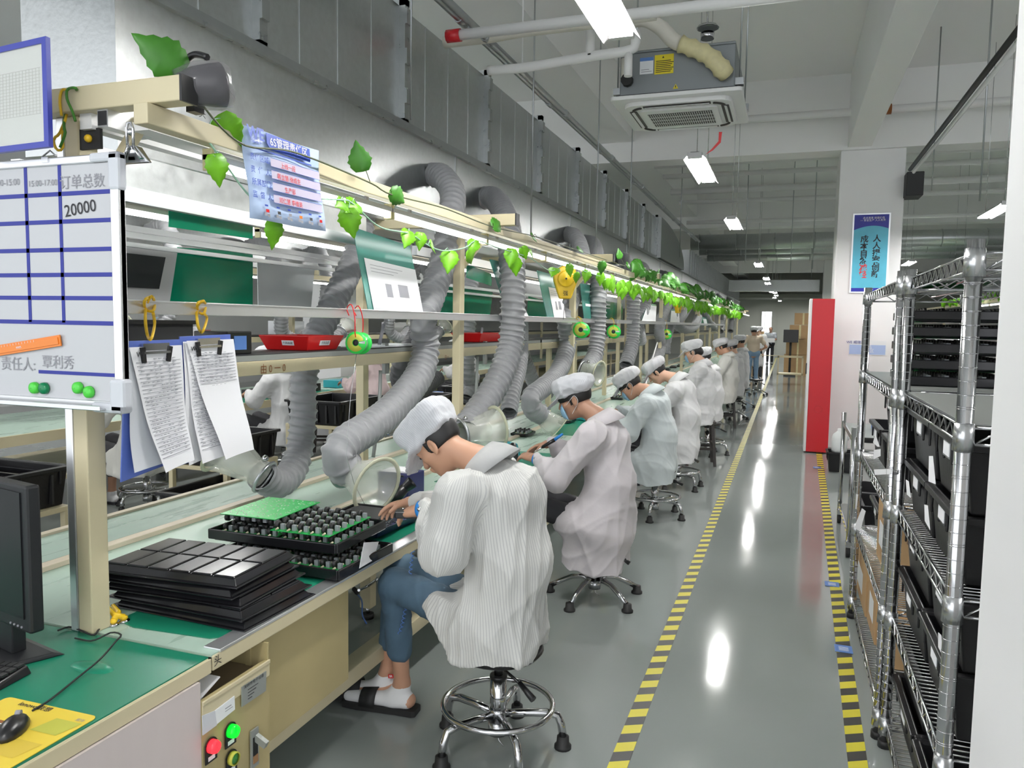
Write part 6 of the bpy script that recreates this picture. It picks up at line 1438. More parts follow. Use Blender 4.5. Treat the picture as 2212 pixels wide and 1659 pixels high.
for k in range(4):
    tag(MB('acrylic_teal').bb(3.78, 3.785, 11.5 + 1.7 * k, 12.0 + 1.7 * k, 1.80, 2.15).mat('paper').bb(3.775, 3.779, 11.6 + 1.7 * k, 11.9 + 1.7 * k, 1.83, 2.08).build('instruction_board'), f'{ORD[k]} small board on the right bay line', 'board', 'boards of the right bay')
tag(MB('cream').bb(2.6, 3.6, 8.2, 9.2, 0, 2.12).bb(2.59, 2.60, 8.25, 8.68, .1, 2.05).bb(2.59, 2.60, 8.72, 9.15, .1, 2.05).build('steel_cupboard', bevel=.006), 'grey beige steel cupboard seen through the near rack', 'cupboard')
# stacked cartons and cart at the far right of the aisle
for k, (x, y, z, w, d, h, lb) in enumerate(((.35, 30, 0, .9, .9, .75, 'bottom brown carton of the stack beyond the red cabinet'), (.35, 30, .76, .8, .9, .55, 'second brown carton of the stack beyond the red cabinet'), (.4, 30, 1.32, .7, .8, .5, 'third brown carton of the stack beyond the red cabinet'), (.5, 30, 1.83, .6, .8, .42, 'top brown carton of the stack beyond the red cabinet'))):
    tag(MB('cardboard').bb(x - w / 2, x + w / 2, y - d / 2, y + d / 2, z, z + h).mat('insulation').bb(x - .03, x + .03, y - d / 2 - .002, y - d / 2, z, z + h).build('carton', bevel=.01), lb, 'carton', 'stacked cartons')
tag(MB('black_plastic').bb(-.15, .35, 28.9, 29.2, 1.2, 1.65).cyl((.1, 29.1, 0), (.1, 29.1, 1.2), .04, 8).bb(-.1, .3, 28.9, 29.3, 0, .05).build('display_screen', bevel=.01), 'black screen on a stand before the stacked cartons', 'screen')
t = thing('trolley', 'pale metal trolley frame by the far right of the aisle', 'trolley', (-.2, 22, 0))
for x in (-.35, .35):
    for y in (-.3, .3): MB('cream').bb(x - .02, x + .02, y - .02, y + .02, 0, .85).build('leg', t)
MB('cream').bb(-.37, .37, -.32, .32, .3, .34).build('shelf', t); MB('cream').bb(-.37, .37, -.32, -.28, .82, .86).bb(-.37, .37, .28, .32, .82, .86).bb(-1.0, -.35, .28, .32, .84, .86).build('frame', t)
t.location = (.1, 25, 0)
for k, (x, y, w, h, lb) in enumerate(((-1.25, 34.5, .6, .8, 'brown carton on the floor by the man in the doorway'), (-1.4, 41, .5, 1.5, 'tall brown carton behind the standing people'))):
    tag(MB('cardboard').bb(x - w / 2, x + w / 2, y - .3, y + .3, 0, h).build('carton', bevel=.01), lb, 'carton', 'stacked cartons')
# ================================================================== PEOPLE
class Field:
    """distance field on a grid, turned into one closed surface"""
    def __init__(s, lo, hi, h):
        s.lo = np.array(lo, float); s.h = h; s.n = np.ceil((np.array(hi) - s.lo) / h).astype(int) + 1
        s.F = np.full(s.n, .06, np.float32)
    def _sub(s, blo, bhi):
        a = np.maximum(np.floor((np.array(blo) - s.lo) / s.h).astype(int), 0); b = np.minimum(np.ceil((np.array(bhi) - s.lo) / s.h).astype(int) + 1, s.n)
        if (b <= a).any(): return None, None
        ax = [s.lo[i] + s.h * np.arange(a[i], b[i]) for i in range(3)]
        return tuple(slice(a[i], b[i]) for i in range(3)), np.meshgrid(*ax, indexing='ij')
    def put(s, d, sl, k, mode='add'):
        f = s.F[sl]
        if mode == 'cut': s.F[sl] = np.maximum(f, -d); return
        if k > 0:
            h = np.maximum(k - np.abs(f - d), 0) / k; s.F[sl] = np.minimum(f, d) - h * h * k * .25
        else: s.F[sl] = np.minimum(f, d)
    def cap(s, a, b, ra, rb=None, k=.03, sc=(1, 1, 1), mode='add', pad=.07):
        """tapered capsule; sc stretches the cross-section per axis"""
        rb = ra if rb is None else rb; a = np.array(a, float); b = np.array(b, float); sc = np.array(sc, float); R = max(ra, rb) * sc.max() + pad
        sl, P = s._sub(np.minimum(a, b) - R, np.maximum(a, b) + R)
        if sl is None: return s
        mid = (a + b) / 2
        q = [(P[i] - mid[i]) / sc[i] for i in range(3)]; A = (a - mid) / sc; B = (b - mid) / sc; ab = B - A; L = max(float(ab @ ab), 1e-9)
        t = np.clip(((q[0] - A[0]) * ab[0] + (q[1] - A[1]) * ab[1] + (q[2] - A[2]) * ab[2]) / L, 0, 1)
        d = np.sqrt((q[0] - A[0] - t * ab[0]) ** 2 + (q[1] - A[1] - t * ab[1]) ** 2 + (q[2] - A[2] - t * ab[2]) ** 2) - (ra + (rb - ra) * t)
        s.put(d.astype(np.float32), sl, k, mode); return s
    def ell(s, c, R, rad, k=.02, mode='add', p=2.0, clip=None, pad=.06):
        """ellipsoid (p>2: boxier) with axes in the columns of R; clip: list of (normal, offset) planes in local axes, keeps n.x<off"""
        c = np.array(c, float); R = np.array(R, float); rad = np.array(rad, float); m = rad.max() + pad
        sl, P = s._sub(c - m, c + m)
        if sl is None: return s
        D = [P[i] - c[i] for i in range(3)]; L = [D[0] * R[0][j] + D[1] * R[1][j] + D[2] * R[2][j] for j in range(3)]
        q = [np.abs(L[j] / rad[j]) for j in range(3)]
        g = (q[0] ** p + q[1] ** p + q[2] ** p) ** (1 / p)
        if p == 2:
            k1 = np.sqrt((L[0] / rad[0] ** 2) ** 2 + (L[1] / rad[1] ** 2) ** 2 + (L[2] / rad[2] ** 2) ** 2) + 1e-9; d = g * (g - 1) / k1
        else: d = (g - 1) * rad.min()
        for n, off in clip or (): d = np.maximum(d, L[0] * n[0] + L[1] * n[1] + L[2] * n[2] - off)
        s.put(d.astype(np.float32), sl, k, mode); return s
    def mesh(s, wr=None):
        F = s.F; n = F.shape; ins = F < 0
        c = np.zeros(tuple(x - 1 for x in n), np.int8)
        for i in (0, 1):
            for j in (0, 1):
                for k in (0, 1): c += ins[i:n[0] - 1 + i, j:n[1] - 1 + j, k:n[2] - 1 + k]
        act = (c > 0) & (c < 8); idx = np.full(act.shape, -1, np.int32); cells = np.argwhere(act); m = len(cells); idx[act] = np.arange(m)
        acc = np.zeros((m, 3)); cnt = np.zeros(m); corner = [np.array((i, j, k)) for i in (0, 1) for j in (0, 1) for k in (0, 1)]
        V = {tuple(o): F[cells[:, 0] + o[0], cells[:, 1] + o[1], cells[:, 2] + o[2]] for o in corner}
        for o in corner:
            for ax in range(3):
                if o[ax]: continue
                o2 = o.copy(); o2[ax] = 1; va, vb = V[tuple(o)], V[tuple(o2)]; cr = (va < 0) != (vb < 0)
                t = np.where(cr, va / np.where(np.abs(va - vb) < 1e-9, 1e-9, va - vb), 0); p = np.tile(o.astype(float), (m, 1)); p[:, ax] = t
                acc[cr] += p[cr]; cnt[cr] += 1
        vs = s.lo + s.h * (cells + acc / np.maximum(cnt, 1)[:, None]); faces = []
        for ax in range(3):
            u, v = (ax + 1) % 3, (ax + 2) % 3; sl0 = [slice(None)] * 3; sl1 = [slice(None)] * 3; sl0[ax] = slice(0, n[ax] - 1); sl1[ax] = slice(1, n[ax])
            a, b = ins[tuple(sl0)], ins[tuple(sl1)]; e = np.argwhere(a != b); e = e[(e[:, u] > 0) & (e[:, v] > 0) & (e[:, u] < n[u] - 1) & (e[:, v] < n[v] - 1)]
            if not len(e): continue
            def ci(du, dv): q = e.copy(); q[:, u] -= du; q[:, v] -= dv; return idx[q[:, 0], q[:, 1], q[:, 2]]
            Q = np.stack([ci(0, 0), ci(1, 0), ci(1, 1), ci(0, 1)], 1); fl = ~a[e[:, 0], e[:, 1], e[:, 2]]; Q[fl] = Q[fl][:, ::-1]
            faces.append(Q)
        faces = np.concatenate(faces)
        # relax, then push along normals for cloth folds
        for it in range(2):
            sm = np.zeros_like(vs); ct = np.zeros(m)
            for i in range(4):
                j = (i + 1) % 4
                np.add.at(sm, faces[:, i], vs[faces[:, j]]); np.add.at(ct, faces[:, i], 1); np.add.at(sm, faces[:, j], vs[faces[:, i]]); np.add.at(ct, faces[:, j], 1)
            vs = vs * .5 + .5 * sm / np.maximum(ct, 1)[:, None]
        if wr is not None:
            nr = np.zeros_like(vs); A = np.cross(vs[faces[:, 2]] - vs[faces[:, 0]], vs[faces[:, 3]] - vs[faces[:, 1]])
            for i in range(4): np.add.at(nr, faces[:, i], A)
            nr /= np.linalg.norm(nr, axis=1)[:, None] + 1e-12; vs = vs + nr * wr(vs)[:, None]
        return vs, faces
    def build(s, name, m, parent=None, wr=None, weave=None):
        vs, fs = s.mesh(wr); me = bpy.data.meshes.new(name); me.from_pydata(vs.tolist(), [], fs.tolist()); me.materials.append(M[m])
        me.polygons.foreach_set('use_smooth', [True] * len(me.polygons)); me.update()
        if weave:
            best = np.full(len(vs), 1e9); val = np.zeros(len(vs))
            for a, b, r in weave:
                a, b = np.array(a, float), np.array(b, float); d = b - a; L = float(d @ d); t = np.clip((vs - a) @ d / L, 0, 1); q = vs - a - t[:, None] * d; dist = np.linalg.norm(q, axis=1) - r
                z = d / math.sqrt(L); x = np.cross(z, (0, 1, 0)); x /= np.linalg.norm(x) + 1e-9; y = np.cross(z, x); w = np.arctan2(q @ y, q @ x) * r; k = dist < best; best[k] = dist[k]; val[k] = w[k]
            at = me.attributes.new('weave', 'FLOAT_VECTOR', 'POINT'); arr = np.zeros((len(vs), 3), np.float32); arr[:, 0] = val; at.data.foreach_set('vector', arr.ravel())
        o = bpy.data.objects.new(name, me); COL.objects.link(o); o.parent = parent; return o
def folds(seed, amp=.006, f=11.0, dirs=None):
    r = np.random.RandomState(seed); W_ = [(r.normal(size=3) * (1, 1, .55), r.uniform(0, 6.3), r.normal(size=3) * .35, r.uniform(0, 6.3)) for _ in range(7)]
    def w(v):
        out = np.zeros(len(v))
        for d, ph, d2, p2 in W_:
            q = np.sin(v @ (d * f) + ph + 1.3 * np.sin(v @ (d2 * f * 1.7) + p2)); out += (1 - np.abs(q)) ** 2.2 - .33
        q2 = np.sin(v @ (W_[0][0] * f * 2.6) + 1.6 * np.sin(v @ (W_[1][0] * f * 1.1)) + 1.2 * np.sin(v @ (W_[2][0] * f * .8))); out2 = ((1 - np.abs(q2)) ** 3 - .25) * .38
        return amp * (out * .62 + out2)
    return w
def Ry(t):
    """head axes: columns forward, left, up after pitching forward by t"""
    c, s_ = math.cos(t), math.sin(t); return np.array(((c, 0, s_), (0, 1, 0), (-s_, 0, c)))
def Rz(t):
    c, s_ = math.cos(t), math.sin(t); return np.array(((c, -s_, 0), (s_, c, 0), (0, 0, 1)))
def hand(F, w, d, n, side, curl=.9, k=.008, sc=1.0):
    """w wrist, d towards the fingers, n palm normal, side = direction of the thumb"""
    w = np.array(w, float); d = np.array(d, float); d /= np.linalg.norm(d); n = np.array(n, float); n -= d * (n @ d); n /= np.linalg.norm(n); t = np.cross(d, n); t *= np.sign(t @ np.array(side)) or 1
    R = np.stack([d, t, n], 1)
    F.ell(w + d * .052 * sc, R, (.052 * sc, .040 * sc, .017 * sc), .012, p=2.6); F.cap(w - d * .02, w + d * .02 * sc, .026 * sc, .028 * sc, .012, pad=.03)
    for i, (o, L) in enumerate(((.030, .066), (.010, .074), (-.010, .068), (-.029, .054))):
        p = w + d * .092 * sc + t * o * sc; dd = d.copy(); a = curl * (.35 + .08 * i)
        for q, (ll, r0, r1) in enumerate(((.46, .0098, .009), (.31, .009, .0083), (.25, .0083, .007))):
            ang = a * (1 + .55 * q); dd = d * math.cos(ang) + n * math.sin(ang) + t * (o * 1.5); dd /= np.linalg.norm(dd); p2 = p + dd * L * ll * 1.05 * sc
            F.cap(p, p2, r0 * sc, r1 * sc, .004, pad=.02); p = p2
    p = w + d * .03 * sc + t * .032 * sc; q = p + (d * .6 + t * .55 + n * .35) * .045 * sc; e = q + (d * .8 + t * .0 + n * .55) * .038 * sc
    F.cap(p, q, .015 * sc, .0115 * sc, .01, pad=.02); F.cap(q, e, .0112 * sc, .0085 * sc, .004, pad=.02)
DEF = dict(hip=(0, .50), mid=(-.02, .78), chest=(0, 1.02), neck=(.08, 1.20), head=(.18, 1.30), pitch=25, turn=0, hipr=.175, sh=(.05, .185, 1.10),
           elL=(.22, .24, .84), wrL=(.36, .16, .92), elR=(.24, -.24, .84), wrR=(.38, -.14, .92), hdL=(.75, -.35, -.25), hdR=(.75, .35, -.25),
           knL=(.45, .12, .60), anL=(.47, .12, .12), toL=(.68, .13, .035), knR=(.45, -.12, .60), anR=(.47, -.12, .12), toR=(.68, -.13, .035), hem=.40, cuff=.30, flare=.20)
def person(label, loc, pose, res=.009, coat='coat_plain', cap='cap_plain', skin='skin', mask=False, legs='denim', stand=False, rotz=PI, fringe=False, seed=1, hres=None, gown=True, capkind='puffy', shoe='trouser_dark', sock='sock_white', top=None, glasses=False, curls=(.9, .9), hairlong=False, wrist=False):
    p = dict(DEF); p.update(pose); tp = math.radians(p['pitch']); H = np.array((p['head'][0], p.get('headb', 0), p['head'][1])); R = Rz(math.radians(p['turn'])) @ Ry(tp)
    def hd(f, l, u): return H + R @ np.array((f, l, u))
    X = lambda q, b=0: np.array((q[0], b, q[1]))
    pts = [np.array(p[k]) for k in ('elL', 'elR', 'wrL', 'wrR', 'knL', 'knR', 'anL', 'anR', 'toL', 'toR')] + [H, X(p['hip'])]
    lo = np.min(pts, 0) - .28; hi = np.max(pts, 0) + .28; lo[2] = max(lo[2], -.01)
    B = Field(lo, hi, hres or res)
    # --- body: one surface from scalp to feet
    B.cap(X(p['hip'], .06), X(p['hip'], -.06), .11, .11, .03); B.cap(X(p['hip']), X(p['mid']), .08, .08, .03, (1, 1.3, 1)); B.cap(X(p['mid']), X(p['chest']), .08, .07, .03, (1, 1.3, 1)); B.cap(X(p['chest'], .1), X(p['chest'], -.1), .06, .06, .03)
    B.cap(X(p['chest']), X(p['neck']), .07, .06, .03); B.cap(X(p['neck']), hd(-.025, 0, -.055), .060, .056, .03)
    B.ell(hd(-.005, 0, .035), R, (.098, .077, .098), .02); B.ell(hd(.030, 0, -.045), R, (.066, .060, .078), .03); B.ell(hd(.066, 0, -.095), R, (.026, .030, .024), .025)
    B.cap(hd(.088, .030, .026), hd(.088, -.030, .026), .012, .012, .02, pad=.03); B.cap(hd(.094, 0, .015), hd(.116, 0, -.028), .009, .0135, .012, pad=.03)
    for s_ in (1, -1):
        B.ell(hd(.094, s_ * .032, .006), R, (.012, .017, .010), .008, 'cut', pad=.02); B.ell(hd(.082, s_ * .032, .006), R, (.0125, .0145, .0125), .003, pad=.02)
        B.cap(hd(.110, s_ * .010, -.030), hd(.106, s_ * .012, -.030), .008, .008, .006, pad=.02); B.ell(hd(.055, s_ * .045, -.022), R, (.03, .022, .022), .02, pad=.03)
        E = R @ Rz(s_ * -.35); B.ell(hd(-.008, s_ * .082, -.012), E, (.021, .0095, .034), .006, pad=.02); B.ell(hd(-.004, s_ * .090, -.008), E, (.010, .007, .018), .0, 'cut', pad=.02); B.cap(hd(-.004, s_ * .078, -.040), hd(.0, s_ * .078, -.046), .008, .007, .006, pad=.02)
    B.cap(hd(.098, .018, -.058), hd(.098, -.018, -.058), .0085, .0085, .006, pad=.02); B.cap(hd(.095, .016, -.070), hd(.095, -.016, -.070), .0085, .0085, .006, pad=.02)
    for S_, sg in (('L', 1), ('R', -1)):
        sh = np.array((p['sh'][0], sg * p['sh'][1], p['sh'][2])); el, w = np.array(p['el' + S_]), np.array(p['wr' + S_]); kn, an, to = (np.array(p[q + S_]) for q in ('kn', 'an', 'to'))
        B.cap(X(p['chest'], sg * .05), sh, .05, .04, .02); B.cap(sh, el, .042, .038, .02); B.cap(el, w, .038, .025, .015)
        d = np.array(p['hd' + S_]); hand(B, w + d / np.linalg.norm(d) * .02, d, p.get('pn' + S_, (0, -sg * .35, -1)), p.get('th' + S_, (0, -sg, .6)), curls[0 if sg > 0 else 1])
        hp = X(p['hip'], sg * .085); B.cap(hp, kn, .075, .052, .04); B.cap(kn, an, .052, .034, .02); B.cap(an, an + (to - an) * .15 + (0, 0, -.06), .036, .036, .02, pad=.03); B.cap(an + (-.03, 0, -.075), to, .034, .024, .03, (1, 1.15, 1), pad=.03)
    body = B.build('person', skin); body.location = loc; body.rotation_euler = (0, 0, rotz); tag(body, label, 'person')
    # --- eyes and brows
    eb = MB('hair')
    for s_ in (1, -1): eb.tube([hd(.090, s_ * .014, .026), hd(.099, s_ * .026, .031), hd(.086, s_ * .050, .028)], .0032, 5); eb.tube([hd(.096, s_ * .020, .005), hd(.0975, s_ * .032, .003), hd(.091, s_ * .045, .005)], .0022, 5)
    eb.build('eyebrows', body)
    # --- hair under the cap
    Hh = Field(hd(0, 0, 0) - .17, hd(0, 0, 0) + .18, min(res, .006))
    Hh.ell(hd(-.008, 0, .030), R, (.106, .084, .102), 0, clip=[((1, 0, .35), .012), ((.0, 0, -1), .062 if not hairlong else .09)]); Hh.ell(hd(-.008, 0, .030), R, (.105, .083, .101), 0, clip=[((0, 0, -1), -.026), ((1, 0, 0), .055)])
    if fringe: Hh.ell(hd(.0, 0, .028), R, (.108, .086, .096), 0, clip=[((0, 0, -1), -.008 + .035)]); Hh.ell(hd(.055, 0, .035), R, (.058, .078, .045), .01)
    for s_ in (1, -1): Hh.cap(hd(.018, s_ * .076, .02), hd(.022, s_ * .074, -.018 if not fringe else -.03), .009, .005, .006, pad=.02)
    if hairlong: Hh.ell(hd(-.085, 0, -.02), R, (.045, .05, .05), .02)
    Hh.build('hair', 'hair', body)
    # --- cap
    if capkind:
        K = Field(hd(0, 0, 0) - .24, hd(0, 0, 0) + .26, min(res, .007))
        if capkind == 'tall': K.ell(hd(-.006, 0, .088), R, (.116, .098, .070), .02, p=5); K.ell(hd(-.010, 0, .115), R, (.122, .104, .045), .02, p=4)
        else: K.ell(hd(-.016, 0, .098), R @ Ry(-.12), (.136, .116, .058), .02, p=2.7); K.ell(hd(-.006, 0, .056), R, (.114, .094, .040), .02, p=4)
        K.ell(hd(.120, 0, .028), R @ Ry(.42), (.085, .092, .0065), .010, p=2.4)
        K.build('work_cap', cap, body, folds(seed + 5, .003 if capkind == 'tall' else .0045, 24), weave=[(hd(0, 0, 0), hd(0, 0, .2), .1)] if cap == 'cap_cloth' else None)
    if mask:
        Mk = Field(hd(0, 0, 0) - .16, hd(0, 0, 0) + .16, min(res, .006))
        Mk.ell(hd(.032, 0, -.058), R, (.088, .071, .066), 0, p=2.4, clip=[((-1, 0, 0), -.050), ((0, 0, 1), .062), ((0, 0, -1), .064)])
        mo = Mk.build('face_mask', 'mask_blue', body, lambda v: .0015 * np.sin((v - H) @ R[:, 2] * 520))
        lp = MB('white_plastic')
        for s_ in (1, -1):
            lp.tube(spline([hd(.055, s_ * .068, -.02), hd(.02, s_ * .081, .0), hd(-.02, s_ * .094, .02), hd(-.032, s_ * .090, -.015), hd(-.01, s_ * .082, -.045), hd(.045, s_ * .068, -.09)], .01), .0016, 5)
        lp.build('ear_loop', mo)
    if glasses:
        g = MB('print_grey')
        for s_ in (1, -1): g.tube([hd(.112 + .003 * math.cos(a), s_ * (.033 + .024 * math.cos(a)), .004 + .018 * math.sin(a)) for a in [2 * PI * q / 16 for q in range(16)]], .0016, 5, closed=True); g.tube([hd(.112, s_ * .056, .008), hd(-.01, s_ * .086, .012)], .0016, 5)
        g.build('glasses', body)
    # --- coat or shirt
    C = Field(lo - .05, hi + .05, res); hr = p['hipr']
    if not stand:
        C.cap(X(p['hip']) + (0, 0, .02), X(p['mid']), hr, .155, .06, (1, 1.18, 1)); C.cap(X(p['mid']), X(p['chest']), .155, .145, .06, (1, 1.22, 1)); C.cap(X(p['chest']), X(p['neck']) + (-.03, 0, -.06), .14, .085, .05, (1, 1.15, 1))
        for sg in (1, -1):
            C.cap(X(p['hip'], sg * .08), X(p['hip'], sg * .10) + (.20, 0, .05), .12, .095, .06); C.cap(X(p['hip'], sg * .08) + (-.03, 0, -.02), np.array((-.03, sg * p['flare'] * .55, p['hem'] - .04)), .13, .13, .05, (1.15, 1, 1)); C.cap(X(p['hip'], sg * .12) + (.08, 0, 0), np.array((.10, sg * p['flare'] * .8, p['hem'] - .04)), .09, .075, .05, (1.5, .9, 1))
    else:
        z0 = p['hem']; C.cap(np.array((0, 0, z0 + .12)), X(p['mid']), .165 if gown else .14, .14, .05, (.9, 1.25, 1)); C.cap(X(p['mid']), X(p['chest']), .14, .135, .05, (.95, 1.3, 1)); C.cap(X(p['chest']), X(p['neck']) + (-.01, 0, -.06), .13, .08, .05, (1, 1.2, 1))
    for S_, sg in (('L', 1), ('R', -1)):
        sh = np.array((p['sh'][0], sg * p['sh'][1], p['sh'][2])); el, w = np.array(p['el' + S_]), np.array(p['wr' + S_])
        C.cap(X(p['chest'], sg * .06) + (.0, 0, .06), sh, .085, .078, .05)
        if top == 'short': C.cap(sh, sh + (el - sh) * .6, .066, .07, .03)
        else: g_ = p.get('loose', 1.1); C.cap(sh, el, .084 * g_, .084 * g_, .05); C.cap(el, el + (w - el) * .55, .083 * g_, .066 * g_, .03); C.cap(el + (w - el) * .5, w, .064 * g_, .044, .03); C.cap(w - (w - el) * .12, w + (w - el) * .04, .046, .043, .01)
    ax = [C.lo[i] + C.h * np.arange(C.n[i]) for i in range(3)]; GX, GY, GZ = np.meshgrid(*ax, indexing='ij', sparse=True)
    hz = p['hem'] + .010 * np.sin(GX * 23 + seed) + .008 * np.sin(GY * 31 + seed) + (np.maximum(GX - p.get('lap', .14), 0) * p.get('rise', .9) if not stand else 0)
    C.F = np.maximum(C.F, (hz - GZ).astype(np.float32))
    nk = X(p['neck']); dirn = hd(-.025, 0, -.055) - nk; dirn = dirn / np.linalg.norm(dirn)
    C.cap(nk + dirn * .0, nk + dirn * .16, .060, .062, 0, mode='cut')
    segs = [(X(p['hip']) - (0, 0, .1), X(p['neck']), .17)] + [(np.array((p['sh'][0], sg * p['sh'][1], p['sh'][2])), p['el' + S_], .075) for S_, sg in (('L', 1), ('R', -1))] + [(p['el' + S_], p['wr' + S_], .06) for S_ in 'LR']
    co = C.build('coat' if gown else 'shirt', coat, body, weave=segs if coat == 'coat_white' else None, wr=folds(seed, .0105 if not stand else .006, 9.5))
    if gown:
        c = MB(coat); u = (Vector(dirn) * .35 + Vector(nk - X(p['chest'])).normalized()).normalized(); fwd = (Vector((1, 0, 0)) - u * u.x).normalized(); lf = u.cross(fwd); n0 = Vector(nk) - fwd * .020 - u * .028; vs = []; N = 22
        for i in range(N + 1):
            a = PI * (.14 + 1.72 * i / N); ca, sa = math.cos(a), math.sin(a); dr = fwd * ca + lf * sa * 1.05; fl = .5 + .5 * math.cos(a - PI)
            vs += [n0 + dr * .072 + u * (.034 + .004 * fl), n0 + dr * .081 + u * (.041 + .004 * fl), n0 + dr * (.107 + .008 * fl) + u * (.014 - .014 * fl), n0 + dr * (.130 + .010 * fl) + u * (-.016 - .040 * fl)]
        c.add(vs, [(i * 4 + k, i * 4 + k + 1, i * 4 + k + 5, i * 4 + k + 4) for i in range(N) for k in range(3)], True)
        cl = c.build('collar', co); md = cl.modifiers.new('solid', 'SOLIDIFY'); md.thickness = .004
    # --- trousers, socks, shoes
    T_ = Field(lo, hi, res)
    T_.cap(X(p['hip'], .08) + (0, 0, .03), X(p['hip'], -.08) + (0, 0, .03), .105 if not stand else .13, .105 if not stand else .13, .03)
    for S_, sg in (('L', 1), ('R', -1)):
        kn, an = np.array(p['kn' + S_]), np.array(p['an' + S_]); hp = X(p['hip'], sg * .085); cu = kn + (an - kn) * np.clip((kn[2] - p['cuff']) / max(kn[2] - an[2], .01), 0, 1)
        T_.cap(hp + ((0, 0, .02) if not stand else (0, 0, 0)), kn, .088, .072, .03); T_.cap(kn, cu, .070, .058, .02)
    T_.build('trousers', legs, body, folds(seed + 9, .004, 16))
    for S_, sg in (('L', 1), ('R', -1)):
        an, to = np.array(p['an' + S_]), np.array(p['to' + S_])
        Sk = Field(np.minimum(an, to) - .1, np.maximum(an, to) + .1, min(res, .008)); Sk.cap(an + (0, 0, -.01), an + (to - an) * .15 + (0, 0, -.055), .040, .040, .02); Sk.cap(an + (-.025, 0, -.075), to + (0, 0, .003), .037, .029, .025, (1, 1.12, 1))
        Sk.build('sock', sock, body)
        d = (to - an); d[2] = 0; L = np.linalg.norm(d); d /= L; yw = math.atan2(d[1], d[0]); zb = min(to[2], an[2] - .1) - .032
        b = MB(shoe); prof = [(-.075, -.034), (-.06, -.042), (.02, -.040), (L * .8, -.048), (L + .02, -.040), (L + .045, 0), (L + .02, .040), (L * .8, .048), (.02, .040), (-.06, .042), (-.075, .034)]
        Tm = Matrix.Translation((an[0], an[1], max(zb, 0.001))) @ Matrix.Rotation(yw, 4, 'Z'); b.prism(prof, .026, Tm); st_ = []
        for i in range(9):
            a = PI * i / 8; st_ += [Tm @ Vector((L * .45 + .0, .048 * math.cos(a), .02 + .072 * math.sin(a))), Tm @ Vector((L * .45 + .075, .047 * math.cos(a), .02 + .060 * math.sin(a)))]
        b.add(st_, [(2 * i, 2 * i + 1, 2 * i + 3, 2 * i + 2) for i in range(8)], True)
        so_ = b.build('slipper', body); md = so_.modifiers.new('solid', 'SOLIDIFY'); md.thickness = .005
    if wrist:
        w = np.array(p['wrL']); d = Vector(p['hdL']).normalized(); T = along(Vector(w) + d * .018, d)
        MB('wrist_blue').lathe([(.036, -.010), (.038, -.009), (.038, .009), (.036, .010)], 20, T).box((0, 0, 0), (.001, .001, .001)).build('wrist_strap', body)
        MB('steel').ball(Vector(w) + d * .015 + Vector((0, .036, .01)), .010, 8).build('strap_snap', body)
    return body
# nearest worker
P1 = dict(hip=(.0, .52), mid=(-.045, .80), chest=(-.025, 1.04), neck=(.10, 1.185), head=(.275, 1.250), pitch=47, turn=-4, hipr=.19, sh=(.10, .205, 1.09),
          elL=(.13, .26, .885), wrL=(.255, .16, 1.01), hdL=(.85, -.25, -.22), elR=(.26, -.24, .90), wrR=(.40, -.06, .98), hdR=(.9, .1, -.2), pnL=(-.1, -.3, -1),
          knL=(.49, -.02, .62), anL=(.50, -.11, .135), toL=(.755, -.09, .04), knR=(.54, -.16, .64), anR=(.60, -.16, .15), toR=(.86, -.10, .05), hem=.435, cuff=.30, flare=.20, lap=.12, rise=1.0, loose=1.16)
pw1 = person('person bent forward over the bench in a striped white coat and tall cap, nearest worker', (-1.06, 2.86, 0), P1, .0075, 'coat_white', 'cap_cloth', 'skin', legs='denim', seed=3, hres=.0052, capkind='tall', wrist=True, shoe='black_rubber', curls=(1.0, 1.2))
# coat details: pocket, seams, sock tab, coiled cord
o = MB('red').box((0, 0, 0), (.024, .002, .018)); o.text('SR', Matrix(((1, 0, 0, 0), (0, 0, -1, -.0012), (0, 1, 0, 0), (0, 0, 0, 1))), .014, 'CENTER', 0, 'paper', .02); o = o.build('sock_tab', [c for c in pw1.children if c.name.startswith('sock')][1]); o.location = (.558, -.112, .155); o.rotation_euler = (0, 0, PI + .3)
P2 = dict(hip=(-.02, .47), mid=(-.07, .76), chest=(-.03, 1.01), neck=(.035, 1.165), head=(.175, 1.275), pitch=22, turn=2, hipr=.225, sh=(.02, .19, 1.07),
          elL=(.22, .24, .80), wrL=(.37, .14, .89), hdL=(.8, -.3, .1), elR=(.26, -.22, .86), wrR=(.34, -.06, .97), hdR=(.7, .2, -.2), hem=.21, cuff=.2, flare=.22)
person('person with short dark hair, blue mask and mauve tinted coat, second along the bench', (-1.08, 4.72, 0), P2, .0085, 'coat_mauve', 'cap_cloth', 'skin_dark', True, 'trouser_dark', seed=12, hres=.006, fringe=True, wrist=True)
P3 = dict(hip=(.0, .47), mid=(-.03, .76), chest=(.03, 1.0), neck=(.11, 1.145), head=(.255, 1.195), pitch=38, turn=0, hipr=.19, sh=(.07, .19, 1.04), elL=(.22, .23, .79), wrL=(.36, .13, .90), elR=(.27, -.22, .86), wrR=(.36, -.06, .95), hem=.32, flare=.22)
person('person with blue mask, glasses and pale blue coat, third along the bench', (-1.09, 7.0, 0), P3, .010, 'coat_blueish', 'cap_plain', 'skin', True, 'trouser_dark', seed=17, hres=.008, fringe=True, glasses=True)
P4 = dict(hip=(-.02, .47), mid=(-.06, .77), chest=(-.01, 1.03), neck=(.09, 1.175), head=(.265, 1.235), pitch=42, turn=0, hipr=.20, sh=(.04, .20, 1.06), hem=.28, flare=.24)
person('person without mask bowing low, face showing, fourth along the bench', (-1.06, 8.4, 0), P4, .010, 'coat_plain', 'cap_plain', 'skin_light', False, 'trouser_dark', seed=23, hres=.008)
